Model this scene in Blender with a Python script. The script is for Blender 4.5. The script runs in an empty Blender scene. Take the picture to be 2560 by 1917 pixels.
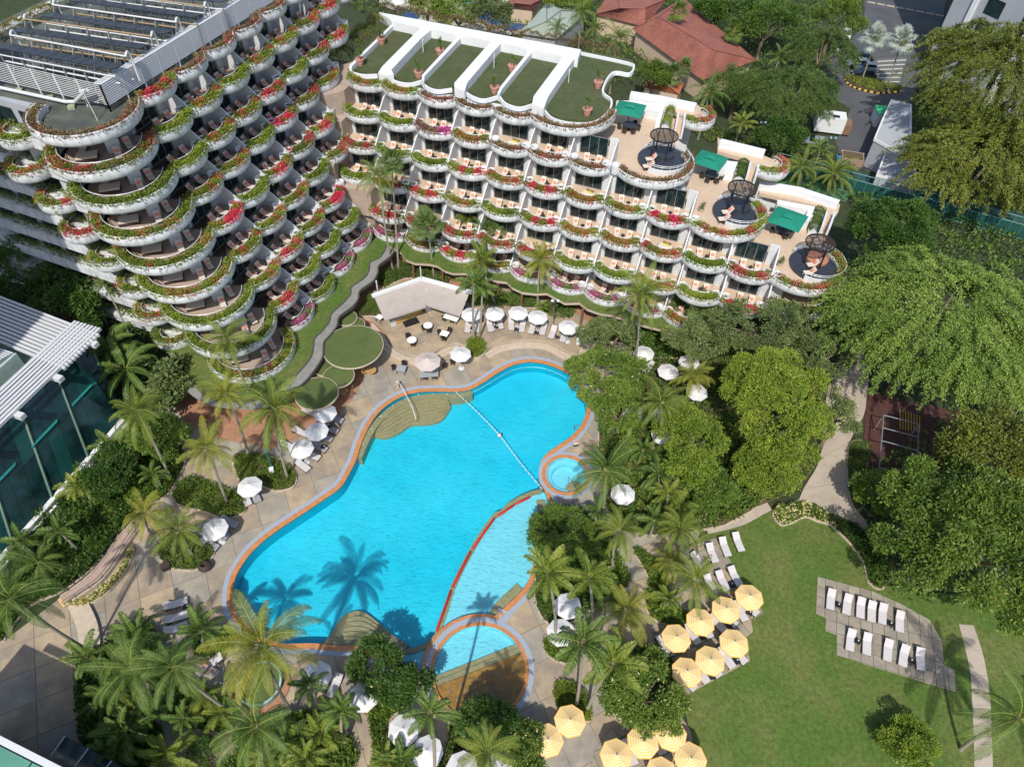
import bpy, bmesh, math, random
import numpy as np
from mathutils import Vector, Matrix
from mathutils.geometry import tessellate_polygon, interpolate_bezier
rnd = random.Random(7)
R = math.radians
PI = math.pi
sc = bpy.context.scene
col = sc.collection
# ------------------------------------------------------------------ camera, sky, sun, exposure
CAMH = 62.0; FPX = 1775.0
cam = bpy.data.cameras.new('camera'); co = bpy.data.objects.new('camera', cam); col.objects.link(co)
CM = Matrix.Rotation(R(41), 3, 'X') @ Matrix.Rotation(R(1.67), 3, 'Z')
co.matrix_world = Matrix.Translation((0, 0, CAMH)) @ CM.to_4x4()
cam.sensor_width = 36; cam.lens = FPX / 2560 * 36; cam.clip_end = 3000; cam.clip_start = 0.5
sc.camera = co
SUN_EL, SUN_AZ = 51.0, 9.0            # shadows fall 9 degrees right of straight ahead
w = bpy.data.worlds.new('World'); sc.world = w; w.use_nodes = True
nt = w.node_tree; nt.nodes.clear()
sky = nt.nodes.new('ShaderNodeTexSky'); sky.sky_type = 'NISHITA'; sky.sun_disc = False
sky.sun_elevation = R(SUN_EL); sky.sun_rotation = R(180 + SUN_AZ); sky.air_density = 1.0; sky.dust_density = 1.5
bg = nt.nodes.new('ShaderNodeBackground'); bg.inputs[1].default_value = 0.145
wo = nt.nodes.new('ShaderNodeOutputWorld'); nt.links.new(sky.outputs[0], bg.inputs[0]); nt.links.new(bg.outputs[0], wo.inputs[0])
sl = bpy.data.lights.new('sun', 'SUN'); so = bpy.data.objects.new('sun', sl); col.objects.link(so)
sl.energy = 3.7; sl.angle = R(0.6); sl.color = (1, 0.955, 0.88)
sdir = Vector((math.sin(R(SUN_AZ)) * math.cos(R(SUN_EL)), math.cos(R(SUN_AZ)) * math.cos(R(SUN_EL)), -math.sin(R(SUN_EL))))
so.rotation_euler = sdir.to_track_quat('-Z', 'Y').to_euler(); so.location = (0, 0, 90)
sc.view_settings.view_transform = 'Standard'; sc.view_settings.look = 'None'
sc.view_settings.exposure = 0.24; sc.view_settings.gamma = 1; sc.view_settings.use_curve_mapping = False
sc.cycles.max_bounces = 6; sc.cycles.transparent_max_bounces = 8; sc.cycles.diffuse_bounces = 3; sc.cycles.glossy_bounces = 3
sc.cycles.caustics_reflective = False; sc.cycles.caustics_refractive = False

# ------------------------------------------------------------------ survey points: sight lines met with a level
CR = {'A': (0, 0, .38879), 'B': (850, 0, .38879), 'C': (1700, 0, .38879), 'D': (0, 640, .38879), 'E': (850, 640, .38879),
      'F': (1700, 640, .38879), 'G': (0, 1277, .38879), 'H': (850, 1277, .38879), 'I': (1700, 1277, .38879), 'S': (0, 0, 1),
      'K': (740, 560, .24412), 'N': (880, 480, .28029), 'Q': (250, 680, .31646), 'T': (1340, 240, .19928), 'U': (1600, 400, .24876),
      'Y': (1640, 1440, .18116), 'X': (1000, 1500, .25189), 'P': (940, 700, .24412), 'Z': (2030, 1430, .16727), 'J': (420, 300, .19928), 'M': (640, 0, .14493)}
def ray(c, x, y):
    ox, oy, s = CR[c]; px = ox + x * s; py = oy + y * s
    return CM @ Vector(((px - 1280) / FPX, -(py - 958.5) / FPX, -1.0))
def W(c, x, y, z=0.0):
    d = ray(c, x, y); t = (z - CAMH) / d.z
    return Vector((d.x * t, d.y * t, z))
def WL(c, pts, z=0.0): return [W(c, x, y, z) for x, y in pts]
def crown_height(crown, base, lo=4, hi=17, gz=0.0):
    b = W(*base, gz); best = None
    for i in range(60):
        z = lo + (hi - lo) * i / 59; p = W(*crown, z); d = (p.xy - b.xy).length
        if best is None or d < best[0]: best = (d, z)
    return best[1]

# ------------------------------------------------------------------ materials
MATS = {}
def _nodes(name):
    m = bpy.data.materials.new(name); m.use_nodes = True; nt = m.node_tree
    b = nt.nodes['Principled BSDF']; return m, nt, b
def mat(name, c, rough=.6, var=.12, scale=1.5, detail=4, bump=0, bscale=8, metal=0, spec=.4, alt=None, altscale=.4, altamt=.6, coat=0, stretch=None):
    if name in MATS: return MATS[name]
    m, nt, b = _nodes(name); L = nt.links.new
    b.inputs['Roughness'].default_value = rough; b.inputs['Metallic'].default_value = metal
    b.inputs['Specular IOR Level'].default_value = spec
    g = nt.nodes.new('ShaderNodeNewGeometry')
    src = g.outputs['Position']
    if stretch:
        mp = nt.nodes.new('ShaderNodeMapping'); mp.inputs['Scale'].default_value = stretch; L(src, mp.inputs[0]); src = mp.outputs[0]
    n = nt.nodes.new('ShaderNodeTexNoise'); n.inputs['Scale'].default_value = scale; n.inputs['Detail'].default_value = detail; n.inputs['Roughness'].default_value = .6
    L(src, n.inputs['Vector'])
    r = nt.nodes.new('ShaderNodeMapRange'); r.inputs[1].default_value = .3; r.inputs[2].default_value = .7
    r.inputs[3].default_value = 1 - var; r.inputs[4].default_value = 1 + var; L(n.outputs[0], r.inputs[0])
    base = nt.nodes.new('ShaderNodeRGB'); base.outputs[0].default_value = (*c, 1); bo = base.outputs[0]
    if alt:
        n2 = nt.nodes.new('ShaderNodeTexNoise'); n2.inputs['Scale'].default_value = altscale; n2.inputs['Detail'].default_value = 5
        L(src, n2.inputs['Vector'])
        r2 = nt.nodes.new('ShaderNodeMapRange'); r2.inputs[1].default_value = .42; r2.inputs[2].default_value = .62; r2.inputs[4].default_value = altamt
        L(n2.outputs[0], r2.inputs[0])
        mx = nt.nodes.new('ShaderNodeMix'); mx.data_type = 'RGBA'; L(r2.outputs[0], mx.inputs[0]); L(bo, mx.inputs[6]); mx.inputs[7].default_value = (*alt, 1); bo = mx.outputs[2]
    v = nt.nodes.new('ShaderNodeVectorMath'); v.operation = 'SCALE'; L(bo, v.inputs[0]); L(r.outputs[0], v.inputs[3])
    L(v.outputs[0], b.inputs['Base Color'])
    if bump:
        nb = nt.nodes.new('ShaderNodeTexNoise'); nb.inputs['Scale'].default_value = bscale; nb.inputs['Detail'].default_value = 6
        L(g.outputs['Position'], nb.inputs['Vector'])
        bp = nt.nodes.new('ShaderNodeBump'); bp.inputs['Strength'].default_value = bump; bp.inputs['Distance'].default_value = .05
        L(nb.outputs[0], bp.inputs['Height']); L(bp.outputs[0], b.inputs['Normal'])
    MATS[name] = m; return m
def leafmat(name, cols, transl=.3, big=.35, rough=.5):
    """leaf colours vary leaf by leaf and clump by clump; light passes partly through"""
    if name in MATS: return MATS[name]
    m, nt, b = _nodes(name); L = nt.links.new
    g = nt.nodes.new('ShaderNodeNewGeometry'); oi = nt.nodes.new('ShaderNodeObjectInfo')
    ramp = nt.nodes.new('ShaderNodeValToRGB'); e = ramp.color_ramp.elements
    n = len(cols)
    e[0].color = (*cols[0], 1); e[1].color = (*cols[-1], 1)
    for i in range(1, n - 1):
        k = e.new(i / (n - 1)); k.color = (*cols[i], 1)
    nz = nt.nodes.new('ShaderNodeTexNoise'); nz.inputs['Scale'].default_value = big; nz.inputs['Detail'].default_value = 2
    L(g.outputs['Position'], nz.inputs['Vector'])
    a = nt.nodes.new('ShaderNodeMath'); a.operation = 'MULTIPLY'; a.inputs[1].default_value = .5; L(g.outputs['Random Per Island'], a.inputs[0])
    c = nt.nodes.new('ShaderNodeMath'); c.operation = 'MULTIPLY_ADD'; c.inputs[1].default_value = 1.1; L(nz.outputs[0], c.inputs[0]); L(a.outputs[0], c.inputs[2])
    d = nt.nodes.new('ShaderNodeMath'); d.operation = 'MULTIPLY_ADD'; d.inputs[1].default_value = .25; L(oi.outputs['Random'], d.inputs[0]); L(c.outputs[0], d.inputs[2])
    s = nt.nodes.new('ShaderNodeMath'); s.operation = 'SUBTRACT'; s.inputs[1].default_value = .42; L(d.outputs[0], s.inputs[0])
    L(s.outputs[0], ramp.inputs[0]); L(ramp.outputs[0], b.inputs['Base Color'])
    b.inputs['Roughness'].default_value = rough; b.inputs['Specular IOR Level'].default_value = .35
    t = nt.nodes.new('ShaderNodeBsdfTranslucent'); L(ramp.outputs[0], t.inputs[0])
    mx = nt.nodes.new('ShaderNodeMixShader'); mx.inputs[0].default_value = transl; L(b.outputs[0], mx.inputs[1]); L(t.outputs[0], mx.inputs[2])
    L(mx.outputs[0], nt.nodes['Material Output'].inputs[0]); MATS[name] = m; return m
def ringmat(name, c1, c2, step):
    """concentric stripes of a parasol, woven into the cloth: bands by distance from the hub in object space"""
    if name in MATS: return MATS[name]
    m, nt, b = _nodes(name); L = nt.links.new
    at = nt.nodes.new('ShaderNodeAttribute'); at.attribute_name = 'band'
    md = nt.nodes.new('ShaderNodeMath'); md.operation = 'FRACT'; L(at.outputs['Fac'], md.inputs[0])
    gt = nt.nodes.new('ShaderNodeMath'); gt.operation = 'GREATER_THAN'; gt.inputs[1].default_value = .5; L(md.outputs[0], gt.inputs[0])
    mx = nt.nodes.new('ShaderNodeMix'); mx.data_type = 'RGBA'; L(gt.outputs[0], mx.inputs[0]); mx.inputs[6].default_value = (*c1, 1); mx.inputs[7].default_value = (*c2, 1)
    L(mx.outputs[2], b.inputs['Base Color']); b.inputs['Roughness'].default_value = .8
    MATS[name] = m; return m
white = mat('white_paint', (.60, .61, .62), .55, .07, .8, alt=(.50, .52, .52), altscale=.9, altamt=.35, bump=.15, bscale=3)
whitestain = mat('weathered_white', (.64, .65, .66), .6, .07, 1.2, alt=(.36, .39, .39), altscale=2.2, altamt=.6, stretch=(1, 1, .22), bump=.2)
roofwhite = mat('roof_white', (.68, .69, .70), .6, .04, 1, alt=(.62, .64, .62), altscale=.5, altamt=.35)
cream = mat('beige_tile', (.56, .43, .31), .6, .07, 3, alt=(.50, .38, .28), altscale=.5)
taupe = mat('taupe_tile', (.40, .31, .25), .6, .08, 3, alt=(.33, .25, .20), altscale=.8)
darkglass = mat('dark_glass', (.010, .024, .027), .08, .3, .6, spec=.5)
teal = mat('teal_glass', (.010, .055, .05), .12, .3, .3, spec=.5)
metalw = mat('white_metal', (.58, .59, .60), .35, .03, spec=.5)
steel = mat('steel', (.38, .38, .39), .35, .03, metal=.6)
black = mat('black_metal', (.02, .02, .022), .4, .1)
rattan = mat('dark_rattan', (.045, .032, .025), .7, .2, 30)
charcoal = mat('charcoal_tile', (.035, .04, .052), .35, .15, 2)
cushion = mat('cream_cushion', (.62, .53, .44), .85, .05, 4)
lilac = mat('pale_mattress', (.52, .49, .49), .85, .05, 3)
greyshademat = mat('grey_shade_mattress', (.30, .29, .31), .85, .08, 3)  # grey mattress; under the parasols its tone stands in for shade on pale ones
coral = mat('coral_cloth', (.80, .22, .14), .85, .2, 9)
cloth = mat('white_canvas', (.62, .61, .60), .85, .03, 2)
taupecloth = mat('taupe_canvas', (.50, .43, .39), .85, .04, 2)
awn = mat('awning_canvas', (.39, .34, .31), .85, .05, 1, alt=(.35, .305, .28), altscale=.7)
greencloth = mat('green_canvas', (.008, .20, .13), .8, .1, 1.5)
yellowcloth = ringmat('yellow_stripe', (.78, .46, .10), (.68, .58, .38), .1)
terracotta = mat('terracotta', (.42, .19, .12), .7, .12, 6)
pinkpot = mat('pink_terracotta', (.50, .25, .19), .7, .1, 4)
soil = mat('soil', (.11, .075, .045), .95, .3, 3, bump=.4)
brick = mat('brick_paving', (.36, .19, .11), .8, .14, 2.2, alt=(.29, .15, .09), altscale=.8, bump=.2, bscale=14)
turf = mat('roof_turf', (.060, .078, .028), .95, .16, 1.2, alt=(.082, .09, .038), altscale=.35, altamt=.7, bump=.5, bscale=25)
lawnm = mat('lawn_grass', (.068, .122, .017), .9, .30, 2.6, detail=10, alt=(.125, .14, .038), altscale=.22, altamt=.75, bump=.6, bscale=18)
earth = mat('garden_soil', (.035, .048, .018), .95, .3, 1, bump=.5)
gravel = mat('roof_deck_grey', (.065, .075, .062), .8, .2, .8, alt=(.12, .135, .11), altscale=.3, altamt=.8)
asphalt = mat('asphalt', (.085, .09, .095), .85, .12, 1, alt=(.06, .062, .066), altscale=.25)
concA = mat('tan_concrete', (.39, .305, .20), .75, .13, 1.2, detail=8, alt=(.27, .215, .16), altscale=.45, altamt=.8, bump=.25, bscale=10)
concB = mat('grey_concrete', (.32, .285, .225), .75, .13, 1.2, detail=8, alt=(.235, .215, .185), altscale=.5, altamt=.8, bump=.25, bscale=10)
concC = mat('brown_concrete', (.34, .27, .185), .75, .14, 1.4, detail=8, alt=(.24, .20, .16), altscale=.4, altamt=.8, bump=.25, bscale=10)
joint = mat('joint_mortar', (.20, .17, .13), .9, .15, 2)
mossj = mat('mossy_joint', (.10, .12, .035), .9, .2, 3)
paver = mat('grey_paver', (.29, .25, .20), .85, .16, 1.6, detail=8, alt=(.22, .19, .15), altscale=.7, bump=.3, bscale=12)
pathc = mat('path_concrete', (.42, .355, .28), .8, .09, .9, alt=(.34, .29, .235), altscale=.35, bump=.2)
stepst = mat('pale_step_stone', (.47, .39, .30), .75, .1, 2)
orange = mat('orange_pool_tile', (.50, .22, .085), .4, .16, 6, alt=(.40, .16, .06), altscale=2)
bluegrey = mat('blue_grey_coping', (.30, .34, .40), .5, .1, 5)
sandtile = mat('tan_pool_tile', (.46, .29, .15), .4, .16, 6, alt=(.38, .25, .13), altscale=1.2)
pooldeep = mat('pool_cyan_tile', (.02, .54, .73), .4, .06, .5, alt=(.05, .61, .79), altscale=.1, altamt=.8)
poolside = mat('pool_wall_tile', (.0, .40, .56), .4, .06, .5)
poolpale = mat('pool_pale_tile', (.26, .66, .78), .4, .04, .5)
rusty = mat('rust_tile', (.50, .20, .045), .35, .2, 2.5, alt=(.40, .14, .025), altscale=.8, altamt=.8)
redfl = mat('red_float', (.45, .02, .02), .4, .1)
trunkm = mat('palm_trunk', (.27, .245, .19), .9, .2, 5, stretch=(1, 1, 4), bump=.4)
barkm = mat('bark', (.17, .13, .09), .9, .25, 3, bump=.5)
rooftile = mat('red_roof_tile', (.235, .085, .065), .8, .25, 3, alt=(.31, .12, .08), altscale=.5, altamt=.7)
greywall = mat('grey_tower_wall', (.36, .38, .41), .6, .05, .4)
courtg = mat('court_green', (.07, .16, .07), .8, .08, 1)
courtr = mat('court_brown', (.075, .03, .024), .8, .25, 1.5)
rachism = mat('frond_stem', (.26, .29, .06), .6, .1, 3)
kyellow = mat('kerb_yellow', (.75, .48, .05), .7, .05)
woodm = mat('deck_boards_grey', (.24, .235, .215), .7, .15, 2)
# bougainvillea, leaves
G_ = {
 'coco': leafmat('coconut_leaf', [(.06, .10, .012), (.16, .22, .03), (.34, .36, .07)], .35),
 'cocoy': leafmat('yellowish_palm_leaf', [(.11, .14, .015), (.26, .28, .035), (.48, .42, .07)], .35),
 'dark': leafmat('dark_palm_leaf', [(.035, .08, .014), (.09, .16, .03), (.20, .27, .06)], .3),
 'fan': leafmat('fan_palm_leaf', [(.08, .13, .035), (.14, .21, .06), (.24, .30, .10)], .3),
 'silver': leafmat('silver_palm_leaf', [(.28, .34, .30), (.42, .48, .42), (.56, .60, .52)], .15),
 'mid': leafmat('mid_green_leaf', [(.03, .07, .01), (.10, .17, .022), (.22, .30, .045)], .28),
 'deep': leafmat('deep_green_leaf', [(.02, .055, .008), (.055, .12, .016), (.13, .21, .03)], .25),
 'olive': leafmat('olive_leaf', [(.06, .085, .014), (.17, .20, .03), (.34, .36, .07)], .28, .25),
 'fresh': leafmat('fresh_green_leaf', [(.05, .10, .018), (.16, .25, .04), (.31, .40, .08)], .28, .22),
 'lime': leafmat('lime_leaf', [(.06, .11, .012), (.17, .25, .025), (.36, .42, .05)], .3, .6),
 'bamboo': leafmat('bamboo_leaf', [(.045, .09, .015), (.10, .16, .03), (.18, .24, .05)], .3, .4),
 'grey': leafmat('greygreen_leaf', [(.06, .09, .03), (.15, .20, .06), (.27, .32, .11)], .25, .5),
 'boug': leafmat('bougainvillea_leaf', [(.07, .11, .012), (.18, .25, .028), (.33, .38, .05)], .3, .5),
 'dry': leafmat('dry_bougainvillea_leaf', [(.12, .07, .035), (.19, .13, .06), (.20, .19, .06)], .25, .7),
 'redf': leafmat('red_bracts', [(.50, .02, .06), (.66, .04, .10), (.70, .12, .12)], .3, 1.5),
 'magf': leafmat('magenta_bracts', [(.45, .04, .22), (.60, .07, .30), (.70, .25, .50)], .3, 1.5),
 'yelf': leafmat('yellow_blossom', [(.75, .60, .12), (.85, .75, .35), (.85, .80, .6)], .2, 1.5),
}

# ------------------------------------------------------------------ mesh tools
class MB:
    def __init__(s): s.v = []; s.f = []; s.mi = []; s.cur = 0
    def add(s, vs, fs):
        o = len(s.v); s.v += [tuple(p) for p in vs]; s.f += [tuple(i + o for i in f) for f in fs]; s.mi += [s.cur] * len(fs); return s
    def box(s, c, d, rz=0, M=None):
        x, y, z = d[0] / 2, d[1] / 2, d[2] / 2; cs, sn = math.cos(rz), math.sin(rz); vs = []
        for zz in (-z, z):
            for xx, yy in ((-x, -y), (x, -y), (x, y), (-x, y)):
                p = Vector((xx, yy, zz))
                if M: p = M @ p
                vs.append((c[0] + p.x * cs - p.y * sn, c[1] + p.x * sn + p.y * cs, c[2] + p.z))
        return s.add(vs, [(3, 2, 1, 0), (4, 5, 6, 7), (0, 1, 5, 4), (1, 2, 6, 5), (2, 3, 7, 6), (3, 0, 4, 7)])
    def cyl(s, c, r, h, n=10, r2=None, cap=True):
        r2 = r if r2 is None else r2; vs = []
        for k, (rr, z) in enumerate(((r, 0), (r2, h))):
            for i in range(n): a = 2 * PI * i / n; vs.append((c[0] + rr * math.cos(a), c[1] + rr * math.sin(a), c[2] + z))
        fs = [(i, (i + 1) % n, n + (i + 1) % n, n + i) for i in range(n)]
        if cap: fs += [tuple(range(n - 1, -1, -1)), tuple(range(n, 2 * n))]
        return s.add(vs, fs)
    def lathe(s, c, prof, n=12):
        vs = []
        for r, z in prof:
            for i in range(n): a = 2 * PI * i / n; vs.append((c[0] + r * math.cos(a), c[1] + r * math.sin(a), c[2] + z))
        fs = []
        for k in range(len(prof) - 1):
            for i in range(n): fs.append((k * n + i, k * n + (i + 1) % n, (k + 1) * n + (i + 1) % n, (k + 1) * n + i))
        return s.add(vs, fs)
    def tube(s, pts, r, n=5, closed=False):
        pts = [Vector(p) for p in pts]; m = len(pts); rs = r if isinstance(r, (list, tuple)) else [r] * m; vs = []
        for i, p in enumerate(pts):
            a = pts[i - 1] if (i > 0 or closed) else p; b = pts[(i + 1) % m] if (i < m - 1 or closed) else p
            t = (b - a).normalized(); u = t.cross(Vector((0, 0, 1)))
            if u.length < .1: u = t.cross(Vector((0, 1, 0)))
            u.normalize(); v = u.cross(t)
            for k in range(n): q = 2 * PI * k / n; vs.append(p + (u * math.cos(q) + v * math.sin(q)) * rs[i])
        fs = []
        for i in range(m if closed else m - 1):
            j = (i + 1) % m
            for k in range(n): fs.append((i * n + k, i * n + (k + 1) % n, j * n + (k + 1) % n, j * n + k))
        if not closed: fs += [tuple(range(n)), tuple(range((m - 1) * n + n - 1, (m - 1) * n - 1, -1))]
        return s.add(vs, fs)
    def prism(s, pts, z0, z1, bottom=False):
        """outline (any shape) raised from z0 to z1"""
        P = [Vector((p[0], p[1], 0)) for p in pts]
        ar = sum(P[i].x * P[(i + 1) % len(P)].y - P[(i + 1) % len(P)].x * P[i].y for i in range(len(P)))
        if ar < 0: P.reverse()
        n = len(P); tris = tessellate_polygon([P])
        vs = [(p.x, p.y, z1) for p in P] + [(p.x, p.y, z0) for p in P]
        fs = []
        for a, b, c in tris:
            nz = (P[b] - P[a]).cross(P[c] - P[a]).z
            t = (a, b, c) if nz > 0 else (a, c, b)
            fs.append(t)
            if bottom: fs.append((t[2] + n, t[1] + n, t[0] + n))
        if z1 > z0: fs += [(i + n, (i + 1) % n + n, (i + 1) % n, i) for i in range(n)]
        return s.add(vs, fs)
    def sweep(s, path, prof, closed=False, nrm=None):
        """profile (offset to the left of travel, z) carried along a level path; profile is a closed loop"""
        P = [Vector((p[0], p[1], 0)) for p in path]; z0 = path[0][2] if len(path[0]) > 2 else 0; m = len(P); k = len(prof); vs = []
        for i in range(m):
            a = P[i - 1] if (i > 0 or closed) else P[i]; b = P[(i + 1) % m] if (i < m - 1 or closed) else P[i]
            t = (b - a).normalized(); l = Vector((-t.y, t.x, 0))
            zz = path[i][2] if len(path[i]) > 2 else 0
            for o, z in prof: q = P[i] + l * o; vs.append((q.x, q.y, zz + z))
        fs = []
        for i in range(m if closed else m - 1):
            j = (i + 1) % m
            for e in range(k): fs.append((i * k + e, i * k + (e + 1) % k, j * k + (e + 1) % k, j * k + e))
        if not closed: fs += [tuple(range(k - 1, -1, -1)), tuple((m - 1) * k + e for e in range(k))]
        return s.add(vs, fs)
    def mesh(s, name, mats, smooth=False):
        me = bpy.data.meshes.new(name); me.from_pydata(s.v, [], s.f)
        mats = mats if isinstance(mats, (list, tuple)) else [mats]
        for m in mats: me.materials.append(m)
        if any(s.mi): me.polygons.foreach_set('material_index', s.mi)
        if smooth:
            me.polygons.foreach_set('use_smooth', [True] * len(s.f))
            if hasattr(me, 'set_sharp_from_angle'): me.set_sharp_from_angle(angle=R(40))
        return me
    def build(s, name, mats, parent=None, smooth=False, loc=None):
        return link(name, s.mesh(name, mats, smooth), parent, loc)
def link(name, me, parent=None, loc=None, rz=0, scale=None):
    o = bpy.data.objects.new(name, me); col.objects.link(o)
    if parent is not None: o.parent = parent
    if loc is not None: o.location = loc
    if rz: o.rotation_euler[2] = rz
    if scale is not None: o.scale = scale if isinstance(scale, (tuple, list)) else (scale,) * 3
    return o
def tag(o, label, cat, group=None):
    o['label'] = label; o['category'] = cat
    if group: o['group'] = group
    return o
def struct(o): o['kind'] = 'structure'; return o
def stuff(o): o['kind'] = 'stuff'; return o
def thing(name, label, cat, loc=(0, 0, 0), rz=0, group=None):
    o = bpy.data.objects.new(name, None); o.empty_display_size = .1; col.objects.link(o); o.location = loc; o.rotation_euler = (0, 0, rz)
    return tag(o, label, cat, group)
def dup(root, loc=None, rz=None, label=None, group=None, scale=None):
    r = root.copy(); col.objects.link(r)
    if loc is not None: r.location = loc
    if rz is not None: r.rotation_euler = (0, 0, rz)
    if scale is not None: r.scale = (scale,) * 3
    if label: r['label'] = label
    if group: r['group'] = group
    for ch in root.children:
        c = ch.copy(); col.objects.link(c); c.parent = r
        for g in ch.children:
            d = g.copy(); col.objects.link(d); d.parent = c
    return r
ORD = ['first', 'second', 'third', 'fourth', 'fifth', 'sixth', 'seventh', 'eighth', 'ninth', 'tenth', 'eleventh', 'twelfth', 'thirteenth', 'fourteenth', 'fifteenth', 'sixteenth', 'seventeenth', 'eighteenth']
def spline(pts, n=6, closed=False):
    """Catmull-Rom through points"""
    P = [Vector(p) for p in pts]; m = len(P); out = []
    for i in range(m if closed else m - 1):
        g = lambda k: P[k % m] if closed else P[min(max(k, 0), m - 1)]
        a, b, c, d = g(i - 1), g(i), g(i + 1), g(i + 2)
        for j in range(n):
            t = j / n
            out.append(.5 * ((2 * b) + (c - a) * t + (2 * a - 5 * b + 4 * c - d) * t * t + (3 * b - a - 3 * c + d) * t ** 3))
    if not closed: out.append(P[-1])
    return out
def offset(pts, d, closed=True):
    P = [Vector((p[0], p[1], 0)) for p in pts]; m = len(P); out = []
    for i in range(m):
        a = P[i - 1] if (i > 0 or closed) else P[i]; b = P[(i + 1) % m] if (i < m - 1 or closed) else P[i]
        t = (b - a).normalized(); out.append(P[i] + Vector((-t.y, t.x, 0)) * d)
    return out
def area(pts): return .5 * sum(pts[i][0] * pts[(i + 1) % len(pts)][1] - pts[(i + 1) % len(pts)][0] * pts[i][1] for i in range(len(pts)))
def inside(p, poly):
    x, y = p[0], p[1]; c = False; n = len(poly)
    for i in range(n):
        x1, y1 = poly[i][0], poly[i][1]; x2, y2 = poly[i - 1][0], poly[i - 1][1]
        if (y1 > y) != (y2 > y) and x < (x2 - x1) * (y - y1) / (y2 - y1) + x1: c = not c
    return c
def inside_np(P, poly):
    x, y = P[:, 0], P[:, 1]; c = np.zeros(len(P), bool); n = len(poly)
    for i in range(n):
        x1, y1 = poly[i][0], poly[i][1]; x2, y2 = poly[i - 1][0], poly[i - 1][1]
        if y1 != y2: c ^= ((y1 > y) != (y2 > y)) & (x < (x2 - x1) * (y - y1) / (y2 - y1) + x1)
    return c
def sheet(name, loops, z, m, parent=None):
    """flat sheet with holes"""
    L = [[Vector((p[0], p[1], 0)) for p in l] for l in loops]; flat = [p for l in L for p in l]
    tris = tessellate_polygon(L); fs = []
    for a, b, c in tris:
        nz = (flat[b] - flat[a]).cross(flat[c] - flat[a]).z
        if abs(nz) > 1e-9: fs.append((a, b, c) if nz > 0 else (a, c, b))
    mb = MB(); mb.add([(p.x, p.y, z) for p in flat], fs); return mb.build(name, m, parent)
def tris_of(loops):
    L = [[Vector((p[0], p[1], 0)) for p in l] for l in loops]; flat = [p for l in L for p in l]
    return [(flat[a], flat[b], flat[c]) for a, b, c in tessellate_polygon(L) if abs((flat[b] - flat[a]).cross(flat[c] - flat[a]).z) > 1e-6]
def clip_cell(tri, x0, x1, y0, y1):
    poly = list(tri)
    for ax, lim, sg in ((0, x0, 1), (0, x1, -1), (1, y0, 1), (1, y1, -1)):
        out = []
        for i in range(len(poly)):
            a, b = poly[i - 1], poly[i]; da = (a[ax] - lim) * sg; db = (b[ax] - lim) * sg
            if (da >= 0) != (db >= 0):
                t = da / (da - db); out.append((a[0] + (b[0] - a[0]) * t, a[1] + (b[1] - a[1]) * t))
            if db >= 0: out.append(b)
        poly = out
        if not poly: return None
    return poly
def slabs(name, loops, ang, size, gap, z, mats, parent, limit=290, thick=.03, pick=None, origin=(0, 0), jitter=.004, minarea=.03):
    """individual slabs of a paved surface, cut to its outline; each slab is an object"""
    cs, sn = math.cos(-ang), math.sin(-ang)
    rot = lambda p: ((p[0] - origin[0]) * cs - (p[1] - origin[1]) * sn, (p[0] - origin[0]) * sn + (p[1] - origin[1]) * cs)
    T = [[rot(p) for p in t] for t in tris_of(loops)]; cells = {}
    sx, sy = size if isinstance(size, tuple) else (size, size)
    for t in T:
        xs = [p[0] for p in t]; ys = [p[1] for p in t]
        for i in range(int(math.floor(min(xs) / sx)), int(math.floor(max(xs) / sx)) + 1):
            for j in range(int(math.floor(min(ys) / sy)), int(math.floor(max(ys) / sy)) + 1):
                q = clip_cell(t, i * sx + gap / 2, (i + 1) * sx - gap / 2, j * sy + gap / 2, (j + 1) * sy - gap / 2)
                if q and len(q) > 2: cells.setdefault((i, j), []).append(q)
    items = []
    for (i, j), qs in cells.items():
        a = sum(abs(area(q)) for q in qs)
        if a > minarea: items.append((a, i, j, qs))
    items.sort(key=lambda t: -t[0]); rest = MB(); r2 = random.Random(3)
    for n, (a, i, j, qs) in enumerate(items):
        mb = MB() if n < limit else rest; dz = r2.uniform(-jitter, jitter); mi = pick(i, j) if pick else r2.randrange(len(mats))
        if n >= limit: mb.cur = mi
        edges = {}
        for q in qs:
            if area(q) < 0: q = q[::-1]
            vs = [(p[0] * cs + p[1] * sn + origin[0], -p[0] * sn + p[1] * cs + origin[1], z + dz) for p in q]
            nv = len(vs); mb.add(vs + [(a_, b_, c_ - thick) for a_, b_, c_ in vs], [tuple(range(nv))] + [(u_ + nv, (u_ + 1) % nv + nv, (u_ + 1) % nv, u_) for u_ in range(nv)])
        if n < limit: mb.build(name, mats[mi], parent)
    if rest.f: stuff(rest.build(name, mats, parent))
print('helpers ok')
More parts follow.
